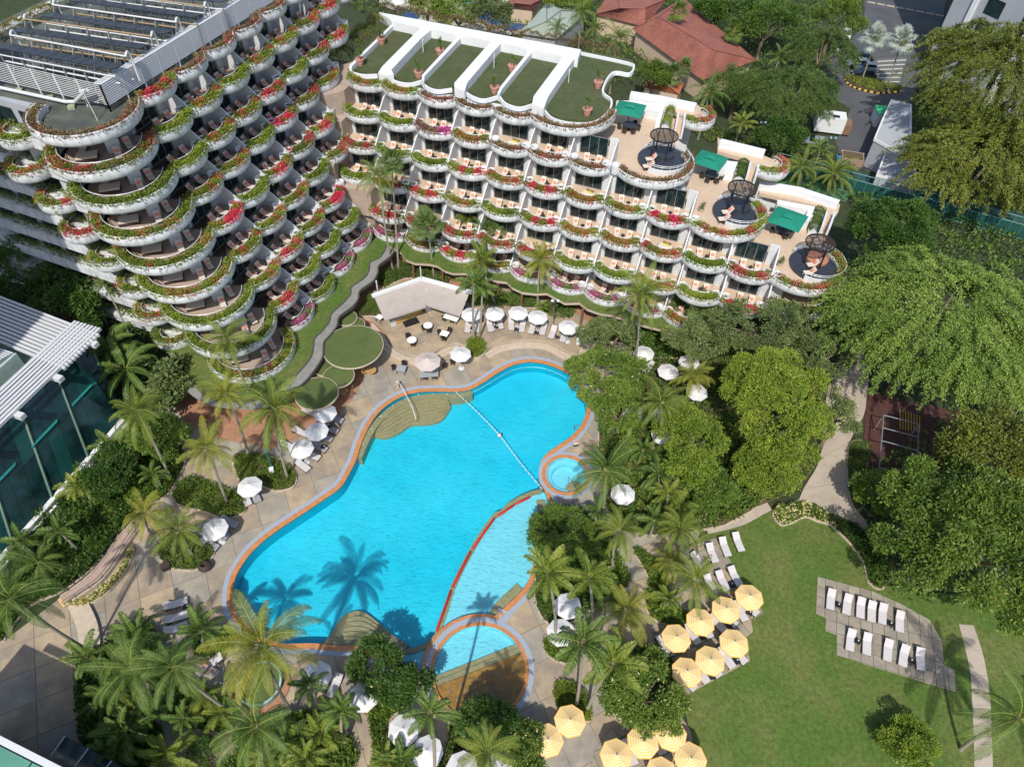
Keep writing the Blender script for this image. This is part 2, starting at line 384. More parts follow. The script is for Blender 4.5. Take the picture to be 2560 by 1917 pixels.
# ------------------------------------------------------------------ ground, pools, paving
def angle_of(a, b): return math.atan2(b.y - a.y, b.x - a.x)
def circle(c, r, n=40, a0=0, a1=2 * PI): return [Vector((c[0] + r * math.cos(a0 + (a1 - a0) * i / n), c[1] + r * math.sin(a0 + (a1 - a0) * i / n), 0)) for i in range(n if a1 - a0 > 6.28 else n + 1)]
pool_raw = (WL('G', [(1500, 600), (1496, 530), (1515, 430), (1560, 345), (1620, 265), (1700, 190), (1800, 115), (1930, 30), (2080, -70), (2190, -150)]) +
            WL('E', [(60, 1400), (105, 1310), (140, 1200), (185, 1100), (240, 1020), (310, 955), (400, 905), (500, 878), (620, 872), (760, 874), (850, 855), (930, 810), (1020, 750), (1110, 705), (1200, 684), (1290, 690), (1380, 716), (1460, 756), (1520, 804), (1560, 870), (1585, 950), (1575, 1030), (1540, 1100), (1480, 1165), (1400, 1220), (1330, 1270), (1290, 1330), (1275, 1400), (1285, 1460), (1310, 1500), (1336, 1570), (1345, 1640)]) +
            WL('H', [(1290, 60), (1290, 150), (1270, 250), (1240, 350), (1215, 440), (1170, 510), (1090, 590), (1000, 672)]))
KP = Vector((-2.05, 21.3, 0))
kring = circle(KP, 5.0, 24, R(64), R(196))
pool_raw2 = WL('H', [(500, 1002), (420, 985), (330, 950), (240, 915), (160, 890), (90, 868), (0, 865)]) + WL('G', [(2100, 858), (2000, 850), (1900, 852), (1820, 850), (1700, 815), (1600, 740), (1530, 670)])
pool_ol = spline(pool_raw, 4, False) + kring + spline(pool_raw2, 4, False)
if area(pool_ol) < 0: pool_ol.reverse()
kids = circle(KP, 3.9, 48); JC = Vector((5.9, 41.5, 0)); jac = circle(JC, 2.15, 36)
GR = 900
# ground sheet
gsheet = struct(sheet('ground', [[(-GR, -60), (GR, -60), (GR, GR), (-GR, GR)], pool_ol, kids, jac], -.05, earth))
# pool basin
pool = thing('swimming_pool', 'large curved turquoise swimming pool with orange tiled rim', 'swimming pool', (-8, 38, 0))
PL = (8, -38, 0)
def part(mb, name, m, parent=pool, off=PL, smooth=False):
    mb.v = [(x + off[0], y + off[1], z + off[2]) for x, y, z in mb.v]; return mb.build(name, m, parent, smooth)
bb = MB(); xs = [p.x for p in pool_ol]; ys = [p.y for p in pool_ol]
bb.add([(min(xs) - 1, min(ys) - 1, -1.45), (max(xs) + 1, min(ys) - 1, -1.45), (max(xs) + 1, max(ys) + 1, -1.45), (min(xs) - 1, max(ys) + 1, -1.45)], [(0, 1, 2, 3)])
part(bb, 'pool_floor', pooldeep)
def wallstrip(ol, z0, z1):
    mb = MB(); n = len(ol); mb.add([(p.x, p.y, z1) for p in ol] + [(p.x, p.y, z0) for p in ol], [(i, (i + 1) % n, (i + 1) % n + n, i + n) for i in range(n)]); return mb
part(wallstrip(pool_ol, -1.5, .02), 'pool_wall', poolside)
# submerged bench running round the deep end
bench = MB(); bp = WL('E', [(700, 900), (800, 890), (880, 860), (960, 815), (1040, 765), (1120, 728), (1200, 712), (1290, 715), (1380, 742), (1460, 782), (1530, 840), (1560, 900)], -.5)
bench.sweep(spline(bp, 3), [(-.02, -1.4), (-.02, -.5), (.9, -.5), (.9, -1.4)]); part(bench, 'bench', poolside)
bl = MB(); bl.tube(spline(WL('E', [(700, 905), (800, 893), (880, 863), (960, 818), (1040, 768), (1120, 732), (1200, 716), (1290, 719), (1380, 746), (1460, 786)], -.47), 3), .05, 4); part(bl, 'bench_edge', poolpale)
divpx = WL('E', [(1300, 1500), (1200, 1530), (1100, 1585), (1040, 1640)]) + WL('H', [(1000, 20), (930, 110), (850, 240), (780, 370), (720, 500), (690, 600), (655, 700), (628, 780), (575, 845), (490, 885), (400, 900), (320, 900)])
div = spline(divpx, 4)
wade = div + list(WL('H', [(200, 880), (200, 1050), (560, 1060), (900, 800), (1010, 700), (1260, 480), (1400, 200), (1400, 0)])) + WL('E', [(1400, 1560)])
mb = MB(); mb.prism(wade, -1.44, -.38); part(mb, 'wading_floor', poolpale)
mb = MB(); mb.sweep(div, [(-.22, -1.43), (-.22, -.14), (.22, -.14), (.22, -1.43)]); part(mb, 'divider_wall', sandtile)
def ledge(pts, wd, z, name='tan_ledge'):
    mb = MB(); mb.sweep(spline(pts, 4), [(-wd / 2, -1.42), (-wd / 2, z), (wd / 2, z), (wd / 2, -1.42)]); part(mb, name, sandtile)
ledge(WL('E', [(118, 1290), (145, 1225), (190, 1130), (250, 1045), (330, 975), (420, 925), (520, 900), (640, 892), (760, 890), (845, 868)]), .7, -.2)
ledge(WL('H', [(990, 655), (1040, 590), (1100, 535), (1160, 480)]), .9, -.2)
ledge(WL('E', [(1290, 1560), (1300, 1640)]) + WL('H', [(1270, 60)]), .9, -.2)
shore = spline(WL('E', [(200, 1100), (240, 1040), (310, 975), (400, 925), (500, 895), (600, 890), (690, 905)]), 4)
outer = spline(WL('E', [(205, 1118), (280, 1132), (370, 1100), (450, 1050), (560, 1042), (650, 1015), (712, 935)]), 4)
def stairs(shore, outer, n, ztop, zbot, group):
    for k in range(n):
        f = (k + 1) / n; ring = list(shore) + [s.lerp(o, f) for s, o in zip(shore, outer)][::-1]
        mb = MB(); mb.prism(ring, -1.41, zbot + (ztop - zbot) * (1 - (k / (n - 1)))); part(mb, 'step', sandtile)
stairs(shore, outer, 7, -.22, -1.05, 0)
sh2 = spline(WL('G', [(2040, 850), (2120, 852)]) + WL('H', [(60, 866), (150, 885), (250, 892), (330, 895), (410, 890)]), 4)
ou2 = spline(WL('G', [(2105, 800), (2150, 700)]) + WL('H', [(30, 630), (130, 612), (230, 680), (330, 765), (435, 830)]), 4)
stairs(sh2, ou2, 7, -.2, -1.05, 0)
wm, wnt, wb = _nodes('pool_water'); L = wnt.links.new
tr = wnt.nodes.new('ShaderNodeBsdfTransparent'); tr.inputs[0].default_value = (.80, .985, 1, 1)
gl = wnt.nodes.new('ShaderNodeBsdfGlossy'); gl.inputs['Roughness'].default_value = .04; gl.inputs[0].default_value = (1, 1, 1, 1)
fr = wnt.nodes.new('ShaderNodeFresnel'); fr.inputs[0].default_value = 1.33
g = wnt.nodes.new('ShaderNodeNewGeometry')
n1 = wnt.nodes.new('ShaderNodeTexNoise'); n1.inputs['Scale'].default_value = 1.6; n1.inputs['Detail'].default_value = 5; n1.inputs['Distortion'].default_value = 1.4
mp = wnt.nodes.new('ShaderNodeMapping'); mp.inputs['Scale'].default_value = (1, 1.9, 1); mp.inputs['Rotation'].default_value = (0, 0, .5); L(g.outputs['Position'], mp.inputs[0]); L(mp.outputs[0], n1.inputs['Vector'])
bpn = wnt.nodes.new('ShaderNodeBump'); bpn.inputs['Distance'].default_value = .045; bpn.inputs['Strength'].default_value = 1; L(n1.outputs[0], bpn.inputs['Height'])
L(bpn.outputs[0], gl.inputs['Normal']); L(bpn.outputs[0], fr.inputs['Normal'])
mx = wnt.nodes.new('ShaderNodeMixShader'); L(fr.outputs[0], mx.inputs[0]); L(tr.outputs[0], mx.inputs[1]); L(gl.outputs[0], mx.inputs[2]); L(mx.outputs[0], wnt.nodes['Material Output'].inputs[0])
wat = sheet('water', [pool_ol], -.07, wm); wat.name = 'pool_water'; struct(wat)
# coping
cop = MB(); cop.sweep(offset(pool_ol, 0), [(0, -.12), (0, .05), (-.5, .055), (-.5, -.12)], closed=True); part(cop, 'orange_rim', orange)
cop = MB(); cop.sweep(offset(pool_ol, -.503), [(0, -.12), (0, .065), (-.42, .068), (-.42, -.12)], closed=True); part(cop, 'grey_coping', bluegrey)
lt = MB()
for a in pool_ol[::9]: pass
for c, x, y in [('E', 150, 1205), ('E', 205, 1110), ('E', 262, 1030), ('E', 338, 960), ('E', 420, 915), ('E', 505, 890), ('E', 600, 886), ('E', 690, 886), ('H', 1037, 640), ('H', 1075, 607), ('H', 1112, 574), ('H', 1148, 535)]:
    p = W(c, x, y, -.15); lt.cyl((p.x, p.y, -.19), .09, .04, 8)
part(lt, 'underwater_light', white)
# children's pool
kp = thing('childrens_pool', "round children's pool, half blue water and half rust coloured tile", 'wading pool', tuple(KP)); KO = (-KP.x, -KP.y, 0)
def kpart(mb, n, m): return part(mb, n, m, kp, KO)
kpart(wallstrip(kids, -.6, .04), 'pool_wall', poolpale)
a = W('H', 607, 1052); b = W('H', 1128, 845); ux = (b - a).normalized(); uy = Vector((-ux.y, ux.x, 0))
def below(d):  # part of the disc on the near side of the chord pushed d metres down
    s = (a - KP).dot(uy) - d; out = []
    th = math.acos(max(-1, min(1, s / 3.89)))
    base = math.atan2(uy.y, uy.x)
    return [KP + Vector((math.cos(t), math.sin(t), 0)) * 3.89 for t in [base + th + (2 * PI - 2 * th) * i / 30 for i in range(31)]]
kb = MB(); kb.prism(circle(KP, 3.88, 40), -.6, -.5); kpart(kb, 'blue_floor', poolpale)
for k, (d, z, m, nm) in enumerate([(0, -.36, sandtile, 'step'), (.45, -.26, sandtile, 'step'), (.95, -.15, rusty, 'rust_tile_floor')]):
    kb = MB(); kb.prism(below(d), -.49, z); kpart(kb, nm, m)
for x, y in [(490, 895), (608, 838), (760, 790), (900, 722), (1025, 660), (1140, 612), (1142, 735), (1105, 852), (910, 882), (1028, 950), (572, 985), (668, 900)]:
    p = W('X', x, y, -.1); kb = MB(); kb.box((p.x, p.y, -.12), (.3, .3, .06), .4); kb.cyl((p.x, p.y, -.09), .05, .06, 6); kpart(kb, 'fountain_nozzle', terracotta)
kw = sheet('water', [kids], -.07, wm); kw.name = 'wading_water'; struct(kw)
kb = MB(); kb.sweep(circle(KP, 3.9, 64), [(0, -.1), (0, .07), (-.33, .07), (-.33, -.1)], closed=True); kpart(kb, 'orange_rim', orange)
kb = MB(); kb.sweep(circle(KP, 4.235, 64), [(0, -.1), (0, .075), (-.46, .075), (-.46, -.1)], closed=True); kpart(kb, 'grey_coping', bluegrey)
# whirlpool
jp = thing('whirlpool', 'small round whirlpool with pale blue seat ring beside big pool', 'whirlpool', tuple(JC)); JO = (-JC.x, -JC.y, 0)
part(wallstrip(jac, -1, .03), 'pool_wall', poolpale, jp, JO)
kb = MB(); kb.prism(circle(JC, 2.14, 36), -1.05, -1); part(kb, 'whirlpool_floor', pooldeep if 0 else poolpale, jp, JO)
kb = MB(); kb.sweep(circle(JC, 2.13, 36), [(0, -.99), (0, -.45), (.6, -.45), (.6, -.99)], closed=True); part(kb, 'seat', poolpale, jp, JO)
sp = W('E', 1530, 1500)
for k in range(3):
    rr = 1.35 - .3 * k; pts = [p for p in circle(sp, rr, 24) if (p - JC).length < 2.1]
    hull = sorted(pts, key=lambda p: math.atan2((p - JC).y, (p - JC).x))
    if len(pts) > 3: kb = MB(); kb.prism(pts, -.95, -.55 + .17 * k); part(kb, 'step', sandtile, jp, JO)
kb = MB(); kb.sweep(circle(JC, 2.15, 48), [(0, -.1), (0, .1), (-.38, .1), (-.38, -.1)], closed=True); part(kb, 'orange_rim', orange, jp, JO)
kb = MB(); kb.sweep(circle(JC, 2.535, 48), [(0, -.1), (0, .08), (-.35, .08), (-.35, -.1)], closed=True); part(kb, 'grey_coping', bluegrey, jp, JO)
jw = sheet('water', [jac], -.08, wm); jw.name = 'whirlpool_water'; struct(jw)
rl = MB(); rl.tube([W('E', 1465, 1490, 0), W('E', 1467, 1430, .9), W('E', 1500, 1475, .9), W('E', 1555, 1540, .5)], .03, 5)
tag(rl.build('handrail', steel), 'thin steel handrail curving down into the small whirlpool', 'handrail')
rl = MB(); hp = [W('E', 375, 850, 0), W('E', 380, 815, 1.0), W('E', 430, 905, 1.0), W('E', 465, 975, .75), W('E', 487, 1045, .1), W('E', 487, 1060, -.6)]
rl.tube(spline(hp, 4), .045, 6)
tag(rl.build('handrail', metalw, smooth=True), 'white curved handrail leading down the tan steps into the pool', 'handrail')
rl = MB()
for dx in (0, 60): rl.tube(spline([W('E', 1570 - dx, 1130 - dx * .1, 0), W('E', 1560 - dx, 1100, .8), W('E', 1530 - dx * .4, 1085, .8), W('E', 1508, 1110 + dx * .2, -.3)], 4), .03, 5)
tag(rl.build('pool_ladder', steel), 'pair of bent steel ladder rails at the right rim of pool', 'ladder')
# rope with white floats
rope = thing('lane_rope', 'white float rope stretched across the deep end of pool', 'lane rope', tuple(W('E', 745, 873, 0)))
o0 = Vector(rope.location); ra, rb_ = W('E', 745, 873, .02), W('E', 1300, 1498, .02); mid = W('E', 1025, 1152, .02)
pth = spline([ra, ra.lerp(mid, .5) + Vector((.15, 0, 0)), mid, mid.lerp(rb_, .5) + Vector((-.1, 0, 0)), rb_], 8)
mb = MB(); mb.tube([p - o0 for p in pth], .02, 4); mb.build('rope', metalw, rope)
mb = MB(); Ln = 0
for i in range(len(pth) - 1):
    s = (pth[i + 1] - pth[i]); n = max(1, int(s.length / .32))
    for j in range(n): p = pth[i] + s * (j / n) - o0; q = p + s.normalized() * .2; mb.tube([p, q], .055, 5)
stuff(mb.build('float', white, rope))
mb = MB(); mb.lathe(tuple(mid - o0), [(.01, -.18), (.17, -.1), (.22, .02), (.17, .14), (.01, .22)], 12); mb.build('buoy', mat('pink_plastic', (.75, .5, .47), .5), rope, smooth=True)
fl = [(('E', 1225, 1547), ('H', 1008, 36)), (('H', 994, 46), ('H', 850, 246)), (('H', 839, 260), ('H', 719, 495)), (('H', 713, 510), ('H', 618, 775))]
fl = [fl[0]] + fl[1:]
a1 = W(*fl[0][0], .05); a2 = W(*fl[0][1], .05); midf = W('E', 1125, 1597, .05)
segs = [(a1, midf.lerp(a1, .02)), (midf.lerp(a2, .03), a2)] + [(W(*p, .05), W(*q, .05)) for p, q in fl[1:]]
for i, (p, q) in enumerate(segs):
    mb = MB(); d = (q - p).normalized(); r = .12
    mb.tube([Vector((0, 0, 0)), d * .08, (q - p) - d * .08, (q - p)], [r * .5, r, r, r * .5], 8)
    tag(mb.build('float_barrier', redfl, smooth=True, loc=p), 'red float tube, %s from the whirlpool end along the wading area' % ORD[i], 'pool float', 'red float tubes along the wading area')

# paved deck
deck_ol = [Vector((-60, -20, 0))] + WL('S', [(-300, 1760), (0, 1610), (150, 1495), (330, 1300), (415, 1150), (415, 985), (520, 1060), (700, 1085), (820, 900), (835, 790), (900, 700), (1100, 680), (1300, 690), (1450, 740), (1500, 790), (1560, 830), (1660, 850), (1740, 900), (1800, 1000), (1790, 1200), (1745, 1345), (1690, 1400), (1655, 1500), (1640, 1700), (1730, 1830)]) + [Vector((14, 2, 0)), Vector((10, -20, 0))]
pool_hole = offset(pool_ol, -.70); kid_hole = circle(KP, 4.5, 40); jac_hole = circle(JC, 2.7, 30)
# one merged hole for pool, children's pool and whirlpool
def union_hole():
    bmx = []
    out = []
    for p in pool_hole:
        if (p - KP).length > 4.5 and (p - JC).length > 2.7: out.append(p)
    return out
bandhole = [p for p in pool_hole]
deck = struct(sheet('pool_deck', [deck_ol, pool_ol, kids, jac], .0, joint))
ang = angle_of(W('G', 870, 270), W('G', 920, 640)) + .0
org = W('G', 900, 560)
def in_water(p): return inside(p, pool_ol) or (Vector((p[0], p[1], 0)) - KP).length < 4.2 or (Vector((p[0], p[1], 0)) - JC).length < 2.4
slabs('paving_slab', [deck_ol, offset(pool_ol, -.6), circle(KP, 3.95, 40) , circle(JC, 2.2, 30)] if 0 else [deck_ol, pool_ol, kids, jac], ang, 2.9, .055, .03, [concA, concB, concC], deck, limit=290,
      pick=lambda i, j: (i * 7 + j * 13 + (i * j) % 5) % 3, origin=(org.x, org.y))
# lawn and its patios
lawn_ol = WL('I', [(150, 152), (300, 112), (420, 75), (520, 35), (600, -10), (700, 90), (800, 40), (900, 80), (1000, 110), (1100, 220), (1180, 330), (1250, 470), (1600, 520), (2400, 600), (3200, 600)]) + [Vector((110, -20, 0)), Vector((15, -20, 0))] + WL('I', [(100, 1700), (90, 1500), (45, 1350), (30, 1200), (-60, 1000), (-100, 700), (-60, 300)])
lawn = struct(sheet('lawn', [lawn_ol], .05, lawnm))
pa_ol = WL('I', [(884, 424), (872, 660), (938, 690), (932, 772), (1006, 798), (1004, 925), (1200, 990), (1610, 1115), (1770, 1162), (1762, 1020), (1694, 990), (1682, 838), (1600, 700), (1420, 600), (1240, 520), (1060, 468)])
pat = struct(sheet('lawn_patio', [pa_ol], .065, mossj)); an = angle_of(W('Z', 200, 560), W('Z', 1580, 945)); og = W('Z', 540, 645)
slabs('paver', [pa_ol], an, 1.03, .05, .085, [paver, concB, paver], pat, limit=160, origin=(og.x, og.y))
pb_ol = WL('I', [(110, 212), (228, 176), (330, 335), (400, 470), (538, 658), (455, 700), (468, 780), (425, 812), (450, 965), (85, 1160), (-60, 1240), (-160, 1000), (-190, 700), (-120, 420), (-20, 260)])
patb = struct(sheet('parasol_patio', [pb_ol], .065, mossj)); an2 = angle_of(W('Y', 500, 1585), W('Y', 1290, 1180)); og = W('Y', 990, 980)
slabs('paver', [pb_ol], an2, 1.25, .05, .085, [concA, concC, paver], patb, limit=160, origin=(og.x, og.y))
pc_ol = WL('H', [(1600, 1700), (1640, 1540), (1700, 1440), (1790, 1380), (2000, 1350), (2212, 1400), (2300, 1560), (2400, 1900), (1600, 1900)])
patc = struct(sheet('corner_patio', [pc_ol], .065, mossj))
slabs('paver', [pc_ol], an2, 1.25, .05, .085, [concA, concC, paver], patc, limit=60, origin=(og.x, og.y))
# paths
PATHS = []
def path(pts_l, pts_r, name, z=.075, m=pathc, c='I', seg=3):
    l = spline(WL(c, pts_l), seg); r = spline(WL(c, pts_r), seg); n = min(len(l), len(r))
    PATHS.append(l + r[::-1]); p = struct(sheet(name, [l + r[::-1]], z - .02, joint))
    for i in range(0, n - seg, seg):
        ring = l[i:i + seg + 1] + r[i:i + seg + 1][::-1]; c0 = sum(ring, Vector()) / len(ring)
        mb = MB(); mb.prism([c0 + (q - c0) * .988 for q in ring], z - .02, z + .002 * (i % 3)); mb.build('path_slab', m, p)
    return p
path([(1790, 728), (1830, 880), (1865, 1050), (1875, 1250), (1885, 1450), (1890, 1700)], [(1885, 735), (1940, 900), (1975, 1060), (1995, 1250), (2003, 1450), (2012, 1700)], 'garden_path')
path([(180, 150), (280, 128), (400, 95), (500, 45), (590, -5)], [(120, 0), (250, -20), (360, -60), (420, -120), (470, -200)], 'footpath')
path([(1130, 330), (1130, 480), (1190, 640), (1215, 760), (1200, 900), (1180, 1030), (1090, 1200), (1085, 1450), (1130, 1640)], [(1010, 310), (1040, 480), (1050, 640), (1000, 750), (950, 850), (930, 1000), (900, 1300), (790, 1500), (740, 1640)], 'driveway', c='F', z=.08)
path([(590, -5), (780, 35), (1000, 20), (1120, 110), (1200, 200)], [(740, -5 - 60), (860, -100), (1040, -80), (1190, 60), (1250, 190)], 'side_path', z=.09)
# brick walks beneath the grass canopies
br_ol = WL('S', [(430, 1010), (470, 1060), (560, 1100), (680, 1120), (800, 1075), (880, 1000), (935, 900), (960, 860), (985, 800), (1010, 740), (1250, 700), (1450, 790), (1500, 830), (1640, 860), (1760, 880), (1800, 760), (1300, 560), (900, 480), (840, 560), (700, 800), (430, 900)])
struct(sheet('brick_walk', [br_ol], .05, brick))
# bar terrace, one step up
tr_ol = spline(WL('E', [(120, 405), (215, 425), (290, 500), (335, 580), (430, 640), (520, 655), (600, 640), (660, 600), (760, 570), (900, 640), (980, 590), (1080, 560), (1200, 548), (1330, 560), (1420, 600), (1480, 632), (1530, 628), (1530, 540), (1500, 440), (1400, 380)]), 4, False) + WL('E', [(1100, 340), (800, 300), (700, 200), (350, 180), (150, 330)])
ter = struct(sheet('bar_terrace', [tr_ol], .42, joint)); mb = MB(); mb.prism(tr_ol, 0, .415); struct(mb.build('terrace_plinth', stepst))
slabs('terrace_slab', [tr_ol], angle_of(W('P', 1120, 600), W('P', 1560, 560)) + .35, 1.7, .03, .45, [concA, concC], ter, limit=200, origin=(0, 56))
def stepband(pts, name, wd, z, label):
    s = spline(pts, 4); mb = MB(); mb.sweep(s, [(-wd, 0), (-wd, z), (0, z), (0, 0)]); return tag(mb.build(name, stepst), label, 'step')
e1 = WL('E', [(215, 440), (283, 520), (330, 595), (425, 655), (520, 672)]); e1b = WL('E', [(600, 650), (665, 612), (760, 580)])
e2 = WL('E', [(930, 640), (990, 602), (1085, 574), (1200, 562), (1325, 575), (1415, 615), (1480, 645), (1535, 635), (1542, 560), (1515, 450)])
for pts, w_ in ((e1, 'left of the beige parasol'), (e1b, 'between beige parasol and flower bed'), (e2, 'below the row of white parasols')):
    stepband(pts, 'terrace_step', -.02 if 0 else .42, .28, 'upper pale curved stone step ' + w_)
    stepband([p + Vector((0, -.0, 0)) for p in offset(spline(pts, 3), -.425, False)][::3], 'terrace_step', .42, .14, 'lower pale curved stone step ' + w_)
# curved steps of the lower plaza
for k, x in enumerate((470, 520, 570)):
    pts = spline(WL('G', [(x - 10, 612), (x + 40, 720), (x + 62, 830), (x + 60, 960)]), 4); mb = MB(); mb.sweep(pts, [(-.27, 0), (-.27, .14 + .12 * k), (.27, .14 + .12 * k), (.27, 0)])
    tag(mb.build('plaza_step', stepst), ['lowest', 'middle', 'top'][k] + ' of three curved pale steps crossing the lower left plaza', 'step', 'curved plaza steps')
# ramp
rl_, rr_ = spline(WL('G', [(392, 560), (480, 500), (590, 410), (690, 290), (770, 170), (850, 85)], .15), 4), spline(WL('G', [(428, 612), (530, 545), (650, 460), (750, 335), (830, 210), (905, 105)], .15), 4)
rp = thing('ramp', 'pale curved accessibility ramp with dark handrails at lower left', 'ramp', tuple(rl_[0])); ro = Vector(rp.location)
mb = MB(); mb.prism([p - ro for p in rl_] + [p - ro for p in rr_[::-1]], -.12, .2); mb.build('surface', mat('ramp_stone', (.37, .27, .22), .8, .1, 2), rp)
for q, side in ((rl_, -.25), (rr_, -.1)):
    mb = MB()
    for h in (.55, .95): mb.tube([p - ro + Vector((0, 0, h)) for p in q], .03, 4)
    for p in q[::3]: mb.tube([p - ro, p - ro + Vector((0, 0, .95))], .025, 4)
    mb.build('handrail', black, rp)
for q in (rl_, rr_):
    mb = MB(); mb.sweep([(p.x - ro.x, p.y - ro.y, 0) for p in q], [(-.09, -.1), (-.09, .32), (.09, .32), (.09, -.1)]); mb.build('kerb', stepst, rp)
mb = MB(); mb.box((0, 0, .02), (1.1, .5, .05), angle_of(rl_[0], rr_[0])); mb.v = [(x + (rl_[0] + rr_[0]).x / 2 - ro.x, y + (rl_[0] + rr_[0]).y / 2 - ro.y, z + .1) for x, y, z in mb.v]
mb.build('threshold', mat('ochre_tactile', (.62, .38, .17), .8), rp)
print('ground ok')
# ------------------------------------------------------------------ hotel wings
SL = 3.15
zL = lambda l: 3.2 + SL * l
zR = lambda l: 3.2 if l == 0 else 4.27 + 2.936 * l
def VR(l, k):
    if l == 0: return Vector((-14.5 + k * 4.62, 75.6 - k * 1.86, 0))
    return Vector((-12.47 - (5 - l) * .42 + k * 4.688, 83.63 - (5 - l) * 2.31 - 1.706 * k, 0))
LK0 = {8: (-35.3, 62.2), 7: (-34.5, 61.4), 6: (-33.7, 60.4), 5: (-32.9, 60.1), 4: (-31.4, 59.4), 3: (-30.05, 58.8), 2: (-28.5, 57.9), 1: (-27.1, 57.8), 0: (-25.9, 57.9)}
def VLw(l, k): return Vector((LK0[l][0] + 1.55 * k, LK0[l][1] + (4.83 if l else 4.88) * k, 0))
TOW = {8: (-39.4, 59.9), 7: (-38.9, 59.3), 6: (-37.95, 59.0), 5: (-37.1, 58.3), 4: (-35.8, 57.8), 3: (-34.5, 57.2), 2: (-33.0, 56.5), 1: (-31.1, 55.6), 0: (-29.5, 54.8)}
TR_ = 4.75
RING = {5: ((6.06, 81.33), 5.5, 3), 4: ((15.77, 74.84), 4.8, 5), 3: ((23.85, 69.09), 4.7, 7), 2: ((32.6, 63.93), 4.8, 9), 1: ((32.9, 62.2), 3.8, 9)}
leftw = thing('hotel_wing', 'left wing of terraced white hotel with round corner balconies and solar roof', 'hotel wing', (-36, 70, 0))
rightw = thing('hotel_wing', 'right wing of terraced white hotel under a flat green turf roof', 'hotel wing', (0, 74, 0))
W1 = 5.06; W2 = 4.99
# parapet with planter trough, measured from the outer lip line: offset outward, height above the floor
PROF = [(-.95, 0), (-.95, .62), (-.83, .66), (-.75, .62), (-.75, .42), (-.12, .42), (-.10, .76), (0, .80), (.07, .66), (.13, .25), (.08, -.14), (-.1, -.38), (-.45, -.48), (-1.3, -.48), (-1.3, 0)]
def arcpts(w, sag, n=12):
    Rr = (w * w / 4 + sag * sag) / (2 * sag); a = math.asin(w / 2 / Rr); return [Vector((w / 2 + Rr * math.sin(-a + 2 * a * i / n), Rr * math.cos(-a + 2 * a * i / n) - (Rr - sag), 0)) for i in range(n + 1)]
SAG = 1.2
PR2 = [(-o, z) for o, z in PROF]
class Bay:
    """meshes of one balcony: x along the lip, y outward, z up from its floor"""
    def __init__(s, w, glassy=-3.0):
        A = arcpts(w, SAG)
        s.w = w; s.A = A
        flip = lambda pr: [(o, z) for o, z in pr]
        # travel +x has its left at +y, so offsets stay outward-positive
        mb = MB(); mb.sweep(A, PROF); s.parapet = mb.mesh('parapet', whitestain, True)
        mb = MB(); mb.sweep(A, [(-.75, .40), (-.75, .5), (-.12, .5), (-.12, .40)]); s.soil = mb.mesh('planter_soil', soil)
        inner = [p for p in offset(A, -.9, False)]
        mb = MB(); mb.prism([Vector((0, glassy, 0)), Vector((w, glassy, 0))] + inner[::-1], -.3, .0, True); s.floor = None
        s.floorpts = [Vector((0, glassy, 0)), Vector((w, glassy, 0))] + inner[::-1]
        s.floorm = {}
        for nm, m in (('c', cream), ('t', taupe)): s.floorm[nm] = mb.mesh('floor', m)
        rl = [p for p in offset(A, -1.02, False)][2:-2]
        mb = MB(); mb.tube([p + Vector((0, 0, 1.05)) for p in rl], .035, 4)
        s.rail = mb.mesh('handrail', metalw)
        mb = MB(); fine = []
        for i in range(len(rl) - 1):
            for j in range(3): fine.append(rl[i].lerp(rl[i + 1], j / 3))
        for i, p in enumerate(fine): mb.box((p.x, p.y, .82 if i % 5 else .55), (.022 if i % 5 else .045, .022 if i % 5 else .045, .42 if i % 5 else 1.0))
        s.balusters = mb.mesh('balusters', black)
        # sliding glass doors with frames in a white wall
        mb = MB(); mb.box((w * .5 + .35, glassy + .02, 1.25), (3.3, .05, 2.4)); s.glass = mb.mesh('sliding_door', darkglass)
        mb = MB()
        for x in (-1.65, -.55, .55, 1.65): mb.box((w * .5 + .35 + x, glassy + .07, 1.25), (.06, .06, 2.45))
        for z in (.04, 2.44): mb.box((w * .5 + .35, glassy + .07, z), (3.36, .07, .07))
        s.frame = mb.mesh('door_frame', steel)
        mb = MB(); mb.box((.5, glassy + .03, 1.35), (.98, .14, 2.7)); s.wall = mb.mesh('wall_pier', white); mb = MB(); mb.box((w - .22, glassy + .03, 1.35), (.42, .14, 2.7)); s.wall2 = mb.mesh('wall_pier', white)
        # sail-shaped party wall at x=0 and its two round planters
        pr = [(glassy, 0), (glassy, 2.6), (-2.4, 2.58), (-1.7, 2.35), (-1.1, 1.95), (-.55, 1.5), (-.2, 1.15), (.02, .9), (.02, 0)]
        mb = MB(); n = len(pr); t = .07
        mb.add([(-t, y, z) for y, z in pr] + [(t, y, z) for y, z in pr], [tuple(range(n - 1, -1, -1)), tuple(range(n, 2 * n))] + [(i, (i + 1) % n, (i + 1) % n + n, i + n) for i in range(n)])
        s.fin = mb.mesh('party_wall', white)
        mb = MB(); mb.lathe((0, 0, 0), [(.46, -.1), (.5, .3), (.52, 1.0), (.47, 1.03), (.42, .98), (.40, .8), (.01, .8)], 14); s.tub = mb.mesh('round_planter', white, True)
BL_, BR_ = Bay(W1), Bay(W2)
def frame_of(a, b):
    """bay origin at b (local x runs b to a), y points outward"""
    return math.atan2(a.y - b.y, a.x - b.x)
balc = {'L': {}, 'R': {}}
